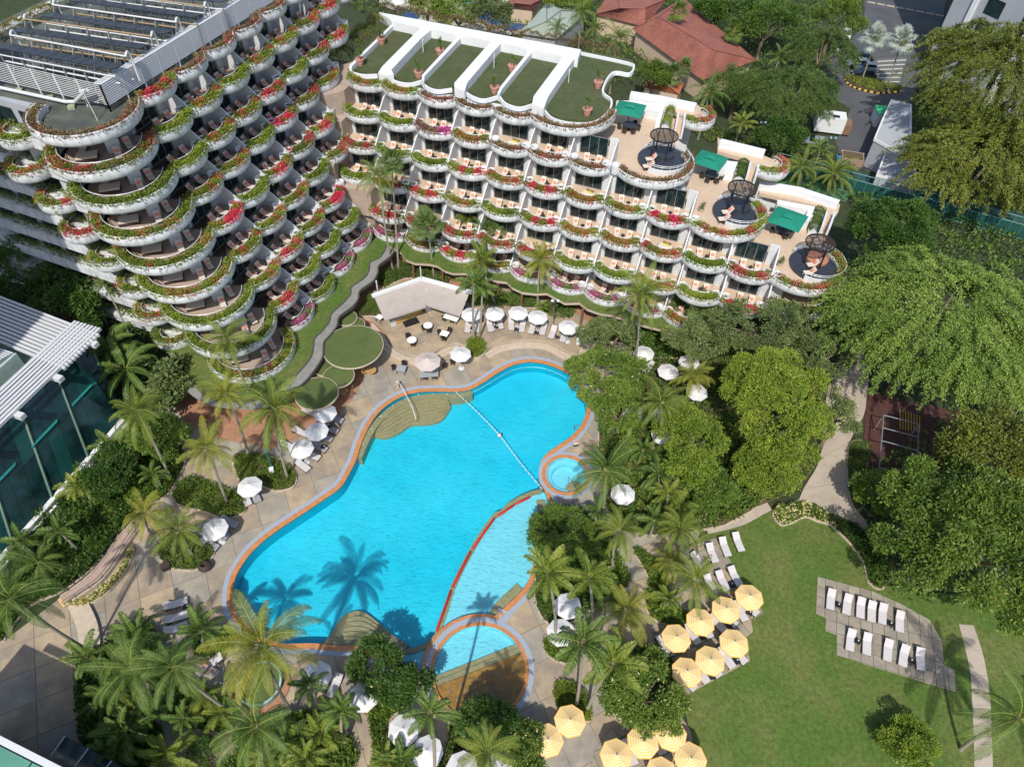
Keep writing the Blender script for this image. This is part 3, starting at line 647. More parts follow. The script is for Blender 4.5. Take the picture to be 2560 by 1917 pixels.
def bay(wing, side, l, a, b, z, top=False, floor='c'):
    B = BL_ if side == 'L' else BR_
    rz = frame_of(a, b); ln = (a - b).length; sx = ln / B.w; o = wing.location
    e = link('balcony' if not top else 'roof_parapet', None if not top else B.parapet, wing, (b.x - o.x, b.y - o.y, z), rz, (sx, 1, 1))
    def sub(n, me, loc=None, sc_=None): return link(n, me, e, loc, 0, sc_)
    if top:
        sub('planter_soil', B.soil); return e
    e.data = B.floorm[floor]; bpy.data.objects[e.name]
    sub('parapet', B.parapet); sub('planter_soil', B.soil); sub('handrail', B.rail); sub('balusters', B.balusters)
    sub('sliding_door', B.glass); sub('door_frame', B.frame); sub('wall_pier', B.wall); sub('wall_pier', B.wall2); sub('party_wall', B.fin)
    sub('round_planter', B.tub, (.56, -.42, 0), (1 / sx, 1, 1)); sub('round_planter', B.tub, (-.56, -.42, 0), (1 / sx, 1, 1))
    return e
# Blender keeps None-data objects as empties: swap the balcony floor in afterwards
def link(name, me, parent=None, loc=None, rz=0, scale=None):
    o = bpy.data.objects.new(name, me if me is not None else bpy.data.meshes.new(name)); col.objects.link(o)
    if parent is not None: o.parent = parent
    if loc is not None: o.location = loc
    if rz: o.rotation_euler[2] = rz
    if scale is not None: o.scale = scale if isinstance(scale, (tuple, list)) else (scale,) * 3
    return o
boug_sites = []; seat_sites = []
LN = {8: 6, 7: 9, 6: 8, 5: 6, 4: 5, 3: 5, 2: 4, 1: 4, 0: 4}
NL = {8: 9, 7: 8, 6: 7, 5: 6, 4: 5, 3: 5, 2: 4, 1: 4, 0: 4}
for l in range(0, 9):
    for k in range(NL[l]):
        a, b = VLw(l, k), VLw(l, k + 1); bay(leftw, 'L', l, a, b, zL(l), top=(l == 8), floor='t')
        boug_sites.append(('L', l, k, a, b, zL(l)))
        if l < 8: seat_sites.append(('L', l, k, a, b, zL(l)))
KE = {5: 3, 4: 5, 3: 7, 2: 9, 1: 9, 0: 8}; KS = {5: -2, 4: -2, 3: -2, 2: -2, 1: -1, 0: -1}
for l in range(0, 6):
    for k in range(KS[l], KE[l]):
        a, b = VR(l, k), VR(l, k + 1); terr = l in (4, 3, 2) and k >= KE[l] - 2
        if l == 5: bay(rightw, 'R', l, a, b, zR(l), top=True)
        else: bay(rightw, 'R', l, a, b, zR(l))
        boug_sites.append(('R', l, k, a, b, zR(l)))
        if l < 5: seat_sites.append(('R', l, k, a, b, zR(l)))
def rel(pts, o): return [Vector((p[0] - o.x, p[1] - o.y, 0)) for p in pts]
# big round corner terraces of the left wing
def ring_arc(c, r, a0, a1, n=28): return [Vector((c[0] + r * math.cos(R(a0 + (a1 - a0) * i / n)), c[1] + r * math.sin(R(a0 + (a1 - a0) * i / n)), 0)) for i in range(n + 1)]
ring_sites = []
def big_ring(wing, c, r, a0, a1, z, floor, name='corner_terrace', rail=True, closed_floor=None):
    o = wing.location; A = ring_arc(c, r, a0, a1); Ar = rel(A, o)
    e = MB(); fl = offset(Ar, .9, False) if a1 > a0 else offset(Ar, -.9, False)
    pts = fl + (rel(closed_floor, o) if closed_floor else [])
    e.prism(pts, z - .3, z, True); e = e.build(name, floor, wing)
    sg = 1 if a1 > a0 else -1          # travelling anticlockwise the centre lies to the left
    mb = MB(); mb.sweep([Vector((p.x, p.y, z)) for p in Ar], [(-sg * of, zz) for of, zz in PROF]); mb.build('parapet', whitestain, e, True)
    mb = MB(); mb.sweep([Vector((p.x, p.y, z)) for p in Ar], [(sg * .75, .40), (sg * .75, .5), (sg * .12, .5), (sg * .12, .40)]); mb.build('planter_soil', soil, e)
    if rail:
        q = offset(Ar, sg * 1.05, False); mb = MB(); mb.tube([p + Vector((0, 0, z + 1.05)) for p in q], .04, 4); mb.build('handrail', metalw, e)
        mb = MB(); n = 0
        for i in range(len(q) - 1):
            for j in range(3):
                p = q[i].lerp(q[i + 1], j / 3); n += 1; big = n % 5 == 0
                mb.box((p.x, p.y, z + (.55 if big else .82)), (.045 if big else .022,) * 2 + (1.0 if big else .42,))
        mb.build('balusters', black, e)
    ring_sites.append((name, c, r, a0, a1, z)); return e
for l, c in TOW.items():
    v = VLw(l, 0); a0 = math.degrees(math.atan2(v.y - c[1], v.x - c[0])); r = (v - Vector((c[0], c[1], 0))).length
    A1 = -188 if l < 8 else -190
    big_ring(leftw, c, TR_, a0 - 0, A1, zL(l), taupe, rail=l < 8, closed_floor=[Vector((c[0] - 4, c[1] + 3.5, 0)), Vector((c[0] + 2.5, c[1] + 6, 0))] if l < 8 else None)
# core of each storey: white back walls, floor slabs
def core(wing, pts, z0, z1, m=white, name='wall'):
    mb = MB(); mb.prism(rel(pts, wing.location), z0, z1); return mb.build(name, m, wing)
nL = Vector((-.954, .30, 0)); nR = Vector((.342, .94, 0))
for l in range(0, 8):
    n = NL[l]; f0 = VLw(l, 0) + nL * 3.08; f1 = VLw(l, n) + nL * 3.08 + Vector((.5, 2, 0)); c = Vector((*TOW[l], 0))
    core(leftw, [f0, f1, f1 + nL * 12, c + Vector((-8.5, 6, 0)) + nL * 2, c + Vector((-3.2, 1.6, 0)), c + Vector((.4, 2.6, 0))], zL(l), zL(l) + SL - .3)
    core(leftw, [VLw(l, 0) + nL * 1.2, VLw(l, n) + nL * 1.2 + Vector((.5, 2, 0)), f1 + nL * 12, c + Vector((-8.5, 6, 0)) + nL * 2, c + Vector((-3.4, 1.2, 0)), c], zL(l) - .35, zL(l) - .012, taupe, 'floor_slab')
    if l:   # white block, wall stub and door glass of the corner suite
        o = leftw.location; q = c + Vector((.9, .3, 0)); mb = MB(); mb.box((q.x - o.x, q.y - o.y, zL(l) + 1.2), (1.2, .9, 2.4), .6); mb.build('service_block', white, leftw)
    o = leftw.location
backR0 = W('B', 320, 110, 20.0); backR1 = W('B', 1545, 330, 20.0); bdir = (backR1 - backR0).normalized(); bdir.z = 0
for l in range(0, 6):
    ks, ke = KS[l], KE[l]
    if l < 5:
        kk = {4: 3.75, 3: 5.75, 2: 7.7, 1: 9.3, 0: 8.3}[l]
        f0 = VR(l, ks) + nR * 3.08; f1 = VR(l, ks) + (VR(l, ks + 1) - VR(l, ks)) * (kk - ks) + nR * 3.08
        core(rightw, [f0, f1, f1 + nR * 9, f0 + nR * 12], zR(l), zR(l + 1) - .3)
    if l < 5:
        pe = VR(l, ke) + nR * 1.2; rc = RING[l][0] if l in RING else (VR(0, 8).x, VR(0, 8).y)
        e = Vector((rc[0], rc[1], 0))
        back = e + nR * (9.5 if l != 4 else 11.5) + Vector((.5, 0, 0))
        core(rightw, [VR(l, ks) + nR * 1.2, pe, e + Vector((0, -3, 0)) if l else pe, e + Vector((3.2, 0, 0)) if l else pe, back, VR(l, ks) + nR * 12], zR(l) - .35, zR(l) - .012, cream, 'floor_slab')
for l, (c, r, k) in RING.items():
    v = VR(l, k); a0 = math.degrees(math.atan2(v.y - c[1], v.x - c[0])); a0 = a0 if a0 < 0 else a0 - 360
    a1 = {5: -8, 4: 22, 3: 25, 2: 30, 1: 30}[l]
    big_ring(rightw, c, r, a0, a1, zR(l), cream if l < 5 else turf, rail=(l == 1), name='end_terrace' if l < 5 else 'roof_end')
for l in range(0, 5):   # inner corner where the two wings meet
    ks, n = KS[l], NL[l]; q = [VLw(l, n) + nL * .6, VR(l, ks) + nR * .6, VR(l, ks) + nR * 11, VLw(l, n) + nL * 11]; core(rightw, q, zL(l) - .3, zR(l + 1) - .3, taupe)
print('hotel shell ok', len(bpy.data.objects))
# ------------------------------------------------------------------ leaves in bulk
def leafmesh(name, P, A, S, ln, wd, mats, mi=None):
    """one small folded quad per leaf: P base points, A axes, S side vectors (numpy, N x 3)"""
    n = len(P); ln = np.asarray(ln).reshape(-1, 1); wd = np.asarray(wd).reshape(-1, 1)
    v = np.empty((n, 4, 3), np.float32)
    v[:, 0] = P; v[:, 1] = P + A * ln * .45 + S * wd * .5; v[:, 2] = P + A * ln; v[:, 3] = P + A * ln * .45 - S * wd * .5
    me = bpy.data.meshes.new(name); me.vertices.add(n * 4); me.vertices.foreach_set('co', v.ravel())
    me.loops.add(n * 4); me.loops.foreach_set('vertex_index', np.arange(n * 4, dtype=np.int32))
    me.polygons.add(n); me.polygons.foreach_set('loop_start', np.arange(0, n * 4, 4, dtype=np.int32))
    try: me.polygons.foreach_set('loop_total', np.full(n, 4, np.int32))
    except Exception: pass
    for m in (mats if isinstance(mats, (list, tuple)) else [mats]): me.materials.append(m)
    if mi is not None: me.polygons.foreach_set('material_index', np.asarray(mi, np.int32))
    me.update(calc_edges=True); return me
def unit(v): return v / np.maximum(np.linalg.norm(v, axis=1, keepdims=True), 1e-6)
def axes(rs, n, out, droop=.2, rand=.7):
    A = unit(out + rs.normal(0, rand, (n, 3)) + np.array([0, 0, -droop])); S = unit(np.cross(A, unit(rs.normal(0, .45, (n, 3)) + np.array([0, 0, 1.0])))); return A, S
# ------------------------------------------------------------------ bougainvillea along every planter
def vine_mesh(A, seed, dens, leaf, fl, flshare, patches=3, hang=.6, high=.6, sgn=1, width=.62):
    """A: lip line, outward to its left (sgn=1); leaves fill the trough and trail over the lip"""
    rs = np.random.RandomState(seed); P = np.array([(p.x, p.y) for p in A]); d = np.diff(P, axis=0); L = np.linalg.norm(d, axis=1); cum = np.r_[0, L.cumsum()]; tot = cum[-1]
    n = int(tot * dens); t = rs.rand(n) * tot; idx = np.clip(np.searchsorted(cum, t) - 1, 0, len(d) - 1); f = ((t - cum[idx]) / L[idx])[:, None]
    base = P[idx] + d[idx] * f; T = d[idx] / L[idx][:, None]; N = np.c_[-T[:, 1], T[:, 0]] * sgn
    lump = .6 + .4 * np.sin(t * 2.1 + seed) * np.sin(t * .83 + seed * 1.7) + .25 * np.sin(t * 5.3 + seed)
    typ = rs.rand(n); o = np.where(typ < .90, -.46 + rs.normal(0, width * .42, n), rs.uniform(-.02, .14, n))
    top = .55 + high * np.clip(lump, .15, 1.3) * (1 - np.clip(np.abs(o + .4) / .8, 0, 1) ** 2)
    z = np.where(typ < .90, .5 + (top - .45) * np.sqrt(rs.rand(n)) + .1, .76 - rs.rand(n) ** 2 * hang * np.clip(np.sin(t * 3.7 + seed * 2.3) * .8 + .35, .05, 1.2))
    o = np.where(o > 0, np.maximum(o, .09), o)
    base = base + T * rs.normal(0, .16, n)[:, None]; pts = np.c_[base + N * o[:, None], z]
    out = np.c_[N * (.5 * np.sign(o + .4))[:, None], np.full(n, .5)]
    A_, S_ = axes(rs, n, out, .1, .8)
    cl = np.zeros(n, int); 
    if flshare > 0:
        ct = rs.rand(patches) * tot; cw = rs.uniform(.25, .9, patches)
        w = np.exp(-((t[:, None] - ct[None]) / cw[None]) ** 2).max(1)
        cl = (rs.rand(n) < flshare * (.15 + 1.6 * w)).astype(int)
    ln = np.where(cl == 1, rs.uniform(.12, .2, n), rs.uniform(.12, .22, n))
    return leafmesh('bougainvillea', pts, A_, S_, ln, ln * .8, [leaf, fl], cl)
VK = [('boug', 'redf', .0, 'leafy green'), ('boug', 'redf', .25, 'green and red'), ('boug', 'redf', .75, 'mostly red'), ('olive', 'redf', .4, 'yellow green and red'), ('dry', 'redf', .16, 'sparse brownish'), ('dry', 'magf', .7, 'magenta and brown'), ('boug', 'redf', .5, 'green with red clusters')]
vm = {}
for side, B in (('L', BL_), ('R', BR_)):
    for i, (lf, fc, share, nm) in enumerate(VK):
        for s in range(2): vm[side, i, s] = vine_mesh(B.A, 11 + i * 5 + s, 430 if i not in (4,) else 240, G_[lf], G_[fc], share, 3, high=.55 if i != 4 else .18, hang=.65 if i != 4 else .4)
pinkvine = vine_mesh(BR_.A, 77, 190, G_['grey'], G_['magf'], .4, 3, high=.3, hang=.15)
LEV = {0: 'lowest', 1: 'first', 2: 'second', 3: 'third', 4: 'fourth', 5: 'fifth', 6: 'sixth', 7: 'seventh', 8: 'roof'}
for side, l, k, a, b, z in boug_sites:
    kk = ORD[k + (2 if side == 'R' else 0)]
    if side == 'R':
        i = 4 if (l == 5 or (l == 4 and k >= 2)) else rnd.choice([0, 1, 1, 3, 6, 6, 2])
        if l == 4 and k == 0: i = 5
        if l == 5 and k in (-2, -1): i = 1
        if l == 4 and k in (-2, -1): i = 0
    else: i = 4 if (l == 8 and k > 0) else rnd.choice([0, 0, 1, 1, 1, 3, 6, 6, 2])
    me = vm[side, i, rnd.randrange(2)]; nm = VK[i][3]
    if l == 0 and rnd.random() < .6: me = pinkvine; nm = 'pink and mauve'
    B = BL_ if side == 'L' else BR_; ln = (a - b).length
    o = link('bougainvillea', me, None, (b.x, b.y, z), frame_of(a, b), (ln / B.w, 1, 1))
    wn = 'left wing, %s bay from the round corner' % kk if side == 'L' else 'right wing, %s bay from the inner corner' % kk
    tag(o, '%s bougainvillea, %s tier, %s' % (nm, LEV[l] if not (side == 'R' and l == 5) else 'roof', wn), 'bougainvillea', 'bougainvillea trailing from the balcony planters')
for n_, (nm, c, r, a0, a1, z) in enumerate(ring_sites):
    A = ring_arc(c, r, a0, a1, 30); A = [p - Vector((c[0], c[1], 0)) for p in A]; left = n_ < 9
    i = ([1, 3, 1, 0, 6, 0, 1, 1, 4][n_ if n_ < 9 else 0]) if left else {0: 4, 1: 4, 2: 6, 3: 3, 4: 0}[n_ - 9]
    if left: i = {8: 4, 7: 3, 6: 0, 5: 1, 4: 1, 3: 1, 2: 0, 1: 0, 0: 1}[int(round((z - 3.2) / SL))]
    lf, fc, share, cn = VK[i]
    me = vine_mesh(A, 200 + n_, 250 if i != 4 else 170, G_[lf], G_[fc], share * .7, 6, sgn=1 if a1 < a0 else -1, high=.55 if i != 4 else .15, hang=.6)
    lab = ('%s bougainvillea round the big curved corner terrace, %s tier of left wing' % (cn, LEV[int(round((z - 3.2) / SL))]) if left else
           '%s bougainvillea round the %s' % (cn, {0: 'curved end of the turf roof', 1: 'highest dark plunge pool terrace', 2: 'middle dark plunge pool terrace', 3: 'lowest dark plunge pool terrace', 4: 'curved terrace below the plunge pools'}[n_ - 9]))
    tag(link('bougainvillea', me, None, (c[0], c[1], z)), lab, 'bougainvillea', 'bougainvillea trailing from the balcony planters')
# ------------------------------------------------------------------ loungers
def lounger_proto(dark, pad, pillow=None, name='sun_lounger', L_=1.95, w=.66, back=R(38), bl=.72, fh=.30):
    """foot at x=0, head towards +x, raised back"""
    t = thing(name, 'lounger', 'sun lounger')
    fr = MB(); fr.box((L_ / 2, w / 2 - .03, fh - .04), (L_, .05, .07)); fr.box((L_ / 2, -w / 2 + .03, fh - .04), (L_, .05, .07))
    for x in (.12, L_ - .2):
        fr.box((x, 0, fh - .04), (.05, w, .05))
        for y in (-w / 2 + .03, w / 2 - .03): fr.box((x, y, (fh - .05) / 2), (.05, .05, fh - .05))
    fr.build('frame', dark, t)
    Mx = Matrix.Rotation(-back, 3, 'Y'); x0 = L_ - bl
    mb = MB(); mb.box((x0 / 2, 0, fh + .045), (x0, w - .04, .09)); mb.build('seat_pad', pad, t)
    mb = MB(); cx = x0 + math.cos(back) * bl / 2; cz = fh + .05 + math.sin(back) * bl / 2; mb.box((cx, 0, cz), (bl, w - .04, .09), 0, Mx); mb.build('back_pad', pad, t)
    if pillow: mb = MB(); mb.box((cx - .16, 0, cz + .04), (.26, .34, .11), 0, Mx); mb.build('pillow', pillow, t)
    return t
FAR = (0, 0, -60)
lp = lounger_proto(rattan, cushion, coral, L_=1.5, back=R(55), bl=.7)
st = thing('side_table', 'table', 'table'); mb = MB(); mb.cyl((0, 0, .42), .24, .03, 12); mb.build('table_top', rattan, st); mb = MB(); mb.cyl((0, 0, 0), .05, .42, 6); mb.cyl((0, 0, 0), .17, .03, 10); mb.build('pedestal', rattan, st)
ch_ = thing('armchair', 'chair', 'armchair')
mb = MB(); mb.box((0, 0, .36), (.5, .5, .1)); mb.build('seat', rattan, ch_); mb = MB(); mb.lathe((0, 0, .38), [(.30, 0), (.34, .34), (.29, .34), (.26, .02)], 10); mb.v = [(x if x < .08 else .08, y, z) for x, y, z in mb.v]; mb.build('backrest', rattan, ch_)
for sx in (-.2, .2):
    for sy in (-.2, .2): mb = MB(); mb.box((sx, sy, .16), (.04, .04, .32)); mb.build('leg', rattan, ch_)
first = {'l': True, 't': True}
def use(proto, key, loc, rz, label, group, scale=None):
    if key not in first or first[key]:
        first[key] = False; proto.location = loc; proto.rotation_euler = (0, 0, rz); proto['label'] = label; proto['group'] = group
        if scale: proto.scale = (scale,) * 3
        return proto
    return dup(proto, loc, rz, label, group, scale)
def bedset(loc, rz, label):
    t = thing('daybed', label, 'daybed', loc, rz); mb = MB(); mb.lathe((0, 0, 0), [(.9, .05), (.98, .3), (.92, .36), (.01, .36)], 20); mb.build('base', rattan, t, True)
    mb = MB(); mb.lathe((0, 0, 0), [(.84, .34), (.86, .45), (.8, .5), (.01, .5)], 20); mb.build('mattress', cushion, t, True)
    for y in (-.28, .28): mb = MB(); mb.box((.55, y, .62), (.16, .42, .32), 0, Matrix.Rotation(R(-20), 3, 'Y')); mb.build('pillow', mat('brown_pillow', (.28, .16, .09), .9), t)
    mb = MB(); mb.box((.3, 0, .54), (.2, 1.0, .12)); mb.build('bolster', mat('lime_bolster', (.50, .50, .08), .9), t)
    return t
for side, l, k, a, b, z in seat_sites:
    rz = frame_of(a, b); T = Vector((math.cos(rz), math.sin(rz), 0)); N = Vector((-T.y, T.x, 0)); w_ = (a - b).length; kk = k + (2 if side == 'R' else 0)
    where = ('%s tier, %s balcony from round corner, left wing' if side == 'L' else '%s tier, %s balcony from inner corner, right wing') % (LEV[l], ORD[kk])
    if side == 'R' and (l, k) in ((4, 2), (3, 4), (2, 6)):
        p = b + T * w_ * .45 + N * -.9; bedset((p.x, p.y, z), rz + R(-100), 'round daybed with brown pillows, ' + where); continue
    for s, fx in ((0, .62), (1, .33)):
        turn = R(rnd.uniform(-14, 14)); p = b + T * (w_ * fx) + N * -.5 + T * rnd.uniform(-.1, .1)
        lab = '%s cream lounger with coral pillow, %s' % ('inner' if s == 0 else 'outer', where)
        use(lp, 'l', (p.x, p.y, z), rz + R(-90) + turn, lab, 'cream loungers on the hotel balconies')
    p = b + T * (w_ * .475) + N * -1.15; use(st, 't', (p.x, p.y, z), 0, 'small dark round table, ' + where, 'small dark tables on the balconies')
# corner terraces of the left wing: loungers and a low table bed
for l, c in TOW.items():
    if l == 8: continue
    for i, (dx, dy, a_) in enumerate(((2.2, -1.6, -60), (2.6, .2, -50), (-1.6, -1.0, -80))):
        use(lp, 'l', (c[0] + dx, c[1] + dy, zL(l)), R(a_ + 180), 'cream lounger %s on the round corner terrace, %s tier, left wing' % (['nearest the block', 'beside the sail wall', 'by the outer rim'][i], LEV[l]), 'cream loungers on the hotel balconies')
    t = thing('daybed', 'wide cream daybed on the round corner terrace, %s tier of left wing' % LEV[l], 'daybed', (c[0] - .9, c[1] - 1.4, zL(l)), R(20), 'daybeds of the round corner terraces')
    mb = MB(); mb.box((0, 0, .2), (1.9, 1.2, .3)); mb.build('base', rattan, t); mb = MB(); mb.box((0, 0, .42), (1.85, 1.15, .14)); mb.build('mattress', cushion, t)
print('balconies furnished', len(bpy.data.objects))
# ------------------------------------------------------------------ roof of the left wing
ZT = zL(8)
o = leftw.location
rc = Vector((*TOW[8], 0))
deckpts = [VLw(8, 0) + nL * .9, VLw(8, 6.5) + nL * .9, VLw(8, 9) + nL * .9, VLw(8, 9) + nL * 24, rc + Vector((-3, 1, 0)) + nL * 20, rc + Vector((-4.2, 1.6, 0)), rc + Vector((-3.2, -2.4, 0)), rc + Vector((0, -4, 0)), rc + Vector((3, -2.8, 0))]
mb = MB(); mb.prism(rel(deckpts, o), ZT - .3, ZT + .03); mb.build('roof_deck', gravel, leftw)
# louvred screen
cS = W('A', 640, 545, ZT + 2.6); cE = W('A', 1560, -10, ZT + 2.6); cW = W('A', -40, 395, ZT + 2.6)
cE = cS + (cE - cS) * 1.5; cW = cS + (cW - cS) * 1.3
scr = thing('louvre_screen', 'long white louvred screen wall on the roof round the solar racks', 'screen wall', (cS.x, cS.y, ZT))
def louvre(a, b, n, z0, z1, dpt, nm, tilt=-35):
    d = (b - a); d.z = 0; ln = d.length; an_ = math.atan2(d.y, d.x); a0 = Vector((a.x - cS.x, a.y - cS.y, 0)); m = a0 + d / 2
    for i in range(n):
        mb = MB(); mb.box((m.x, m.y, z0 + (z1 - z0) * i / (n - 1)), (ln, dpt, .045), an_, Matrix.Rotation(R(tilt), 3, 'X')); mb.build(nm, metalw, scr)
    q = int(ln / 2.4)
    for i in range(q + 1):
        p = a0 + d * i / q; mb = MB(); mb.box((p.x, p.y, z1 / 2), (.12, .12, z1)); mb.build('post', metalw, scr)
louvre(cS, cE, 11, .7, 2.6, .15, 'slat', 35); louvre(cW, cS, 11, .7, 2.6, .12, 'slat')
u = (cE - cS).normalized(); u.z = 0; v = (cW - cS).normalized(); v.z = 0; nrmv = Vector((-u.y, u.x, 0))
if nrmv.dot(v) < 0: nrmv = -nrmv
mb = MB(); q = rel([cS - Vector((0, 0, 0)), cE, cE + v * 1.6, cS + v * 1.6], cS); 
lou = MB()
for i in range(3):
    f = i / 9; a_ = cS + nrmv * (.2 + f * 1.7); b_ = cE + nrmv * (.2 + f * 1.7); m = (a_ + b_) / 2 - cS
    mb = MB(); mb.box((m.x, m.y, 2.62), ((b_ - a_).length, .13, .05), math.atan2(u.y, u.x)); mb.build('top_slat', metalw, scr)
# solar racks: tilted collector rows
panelm = mat('solar_panel', (.018, .022, .034), .35, .1, .5, spec=.35); pipem = mat('copper_pipe', (.30, .22, .13), .5, .1)
rows = [((-30, 290), (720, 432)), ((70, 185), (900, 300)), ((260, 90), (1060, 205)), ((440, -10), (1250, 100)), ((640, -90), (1420, 5)), ((-330, 330), (250, 400))]
for i, (p0, p1) in enumerate(rows[:5]):
    a_, b_ = W('A', *p0, ZT + 3.6), W('A', *p1, ZT + 3.6); t = thing('solar_collector_row', 'tilted row of dark solar water panels, %s from the louvred corner' % ORD[i], 'solar panels', (a_.x, a_.y, ZT), 0, 'rows of solar collectors on the hotel roof')
    d = b_ - a_; d.z = 0; ln = d.length; an_ = math.atan2(d.y, d.x); n = int(ln / 1.15); dn = d / ln; tn = Vector((-dn.y, dn.x, 0))
    Mx = Matrix.Rotation(R(-8), 3, 'X')
    for j in range(n):
        p = dn * (ln * (j + .5) / n) + tn * .6; mb = MB(); mb.box((p.x, p.y, 3.3), (ln / n - .06, 1.5, .07), an_, Mx); mb.build('panel', panelm, t)
    mb = MB()
    for h, off, r_ in ((3.75, 1.9, .09), (2.75, -.1, .07), (2.0, .2, .09), (1.6, 1.9, .07)): mb.tube([tn * off + Vector((0, 0, h)), dn * ln + tn * off + Vector((0, 0, h))], r_, 5)
    mb.build('header_pipe', pipem if i % 2 else metalw, t)
    for j in range(0, n + 1, 2):
        p = dn * (ln * j / n); mb = MB(); mb.tube([p + Vector((0, 0, .05)), p + Vector((0, 0, 2.8))], .07, 5); mb.tube([p + tn * 1.9 + Vector((0, 0, .05)), p + tn * 1.9 + Vector((0, 0, 3.7))], .07, 5)
        mb.tube([p + Vector((0, 0, .1)), p + tn * 1.9 + Vector((0, 0, 3.6))], .05, 4); mb.build('strut', steel, t)
    for e in (0, 1):
        p = dn * (ln * e); mb = MB(); mb.tube(spline([p + tn * 1.9 + Vector((0, 0, 3.7)), p + tn * 2.3 + Vector((0, 0, 4.0)), p + tn * 2.5 + Vector((0, 0, 3.4)), p + tn * 2.5 + Vector((0, 0, 1.2))], 4), .10, 6); mb.build('elbow_pipe', metalw, t, True)
mb = MB(); mb.tube([W('A', -20, 560, ZT + .5), W('A', 420, 655, ZT + .5), W('A', 480, 655, ZT + .5), W('A', 560, 580, ZT + 2.4)], .16, 8)
tag(mb.build('roof_duct', metalw, smooth=True), 'long silver pipe running along the roof before the louvred screen', 'pipe')
for i, (x, y) in enumerate(((130, 590), (325, 640), (465, 700), (655, 660))):
    p = W('A', x, y, ZT); mb = MB(); mb.box((p.x, p.y, ZT + .15), (.6, .6, .28), .3); tag(mb.build('pipe_plinth', mat('mossy_block', (.30, .32, .2), .9, .2, 3)), '%s mossy concrete block under the roof pipe, counting from the left' % ORD[i], 'concrete block', 'pipe blocks on the roof')
p = W('A', 630, 780, ZT); t = thing('roof_lamp', 'thin white floodlight mast standing on the rounded roof deck', 'floodlight', tuple(p))
mb = MB(); mb.tube([(0, 0, 0), (-.3, .2, 2.6)], .04, 5); mb.build('pole', metalw, t); mb = MB(); mb.box((-.35, .25, 2.7), (.5, .35, .12)); mb.build('lamp_head', metalw, t)
p = W('A', 770, 600, ZT); t = thing('weather_mast', 'dark mast with a small tilted solar panel by the louvred corner', 'mast', tuple(p))
mb = MB(); mb.tube([(0, 0, 0), (0, 0, 2.6)], .04, 5); mb.build('pole', black, t); mb = MB(); mb.box((0, 0, 2.7), (.9, .6, .05), .2, Matrix.Rotation(R(20), 3, 'X')); mb.build('panel', panelm, t)
for i, (x, y, w_) in enumerate(((800, 560, 1.3), (1230, 265, 1.6))):
    p = W('A', x, y, ZT); mb = MB(); mb.box((p.x, p.y, ZT + .5), (w_, w_, 1.0), .35); mb.box((p.x, p.y, ZT + 1.02), (w_ + .2, w_ + .2, .08), .35)
    tag(mb.build('roof_hatch', mat('pale_green_hatch', (.50, .58, .55), .5)), ['smaller pale green roof hatch box by the louvred corner', 'larger pale roof hatch box further along the screen'][i], 'roof hatch')
# far parapet of the left roof and upper floors of the wing behind it
fa, fb = W('A', -60, 235, ZT + .6), W('A', 430, -20, ZT + .6); far = thing('far_facade', 'white parapet band with hedge across the far side of the hotel roof', 'parapet', (fa.x, fa.y, ZT - 1))
d = fb - fa; d.z = 0
mb = MB(); mb.sweep([(0, 0, 0), (d.x * 1.6, d.y * 1.6, 0)], [(0, -6), (0, 1.4), (1.4, 1.4), (1.4, -6)]); mb.build('parapet', whitestain, far)
# ------------------------------------------------------------------ narrow balconies round the corner of the left wing
side_px = [('A', 70, 960, 7), ('A', 130, 1170, 6), ('A', 330, 1370, 5), ('A', 480, 1560, 4), ('D', 660, 95, 3), ('D', 840, 270, 2), ('D', 950, 440, 1), ('D', 1070, 600, 0)]
sw_ = thing('side_balcony_stack', 'narrow white curved balconies stacked round the shaded corner of left wing', 'balcony stack', (-42, 58, 0))
for c, x, y, l in side_px:
    z = zL(l); p = W(c, x, y, z - .3); r = 2.2; cc = p + Vector((.5, r - .3, 0)); A = rel(ring_arc((cc.x, cc.y), r, -5, -200, 18), sw_.location)
    mb = MB(); mb.prism(offset(A, -.4, False), z - .3, z, True); e = mb.build('balcony', taupe, sw_)
    mb = MB(); mb.sweep([Vector((q.x, q.y, z)) for q in A], [(of * .75, zz) for of, zz in PROF]); mb.build('parapet', whitestain, e, True)
    mb = MB(); q = offset(A, -.85, False); mb.tube([s_ + Vector((0, 0, z + 1.05)) for s_ in q], .04, 4); mb.build('handrail', metalw, e)
    mb = MB(); cl = rel([cc + Vector((.8, 1.0, 0))], sw_.location)[0]; mb.box((cl.x, cl.y, z + 1.3), (1.4, .7, 2.6), .5); mb.build('wall_stub', white, e)
    me = vine_mesh([s_ - Vector((cc.x - sw_.location.x, cc.y - sw_.location.y, 0)) for s_ in A], 300 + l, 230, G_['boug'], G_['redf'], [.1, .3, .25, .1, .5, .5, .3, .2][l], 3, sgn=1)
    tag(link('bougainvillea', me, None, (cc.x, cc.y, z)), 'bougainvillea on the narrow side balcony, %s tier of left wing' % LEV[l], 'bougainvillea', 'bougainvillea trailing from the balcony planters')
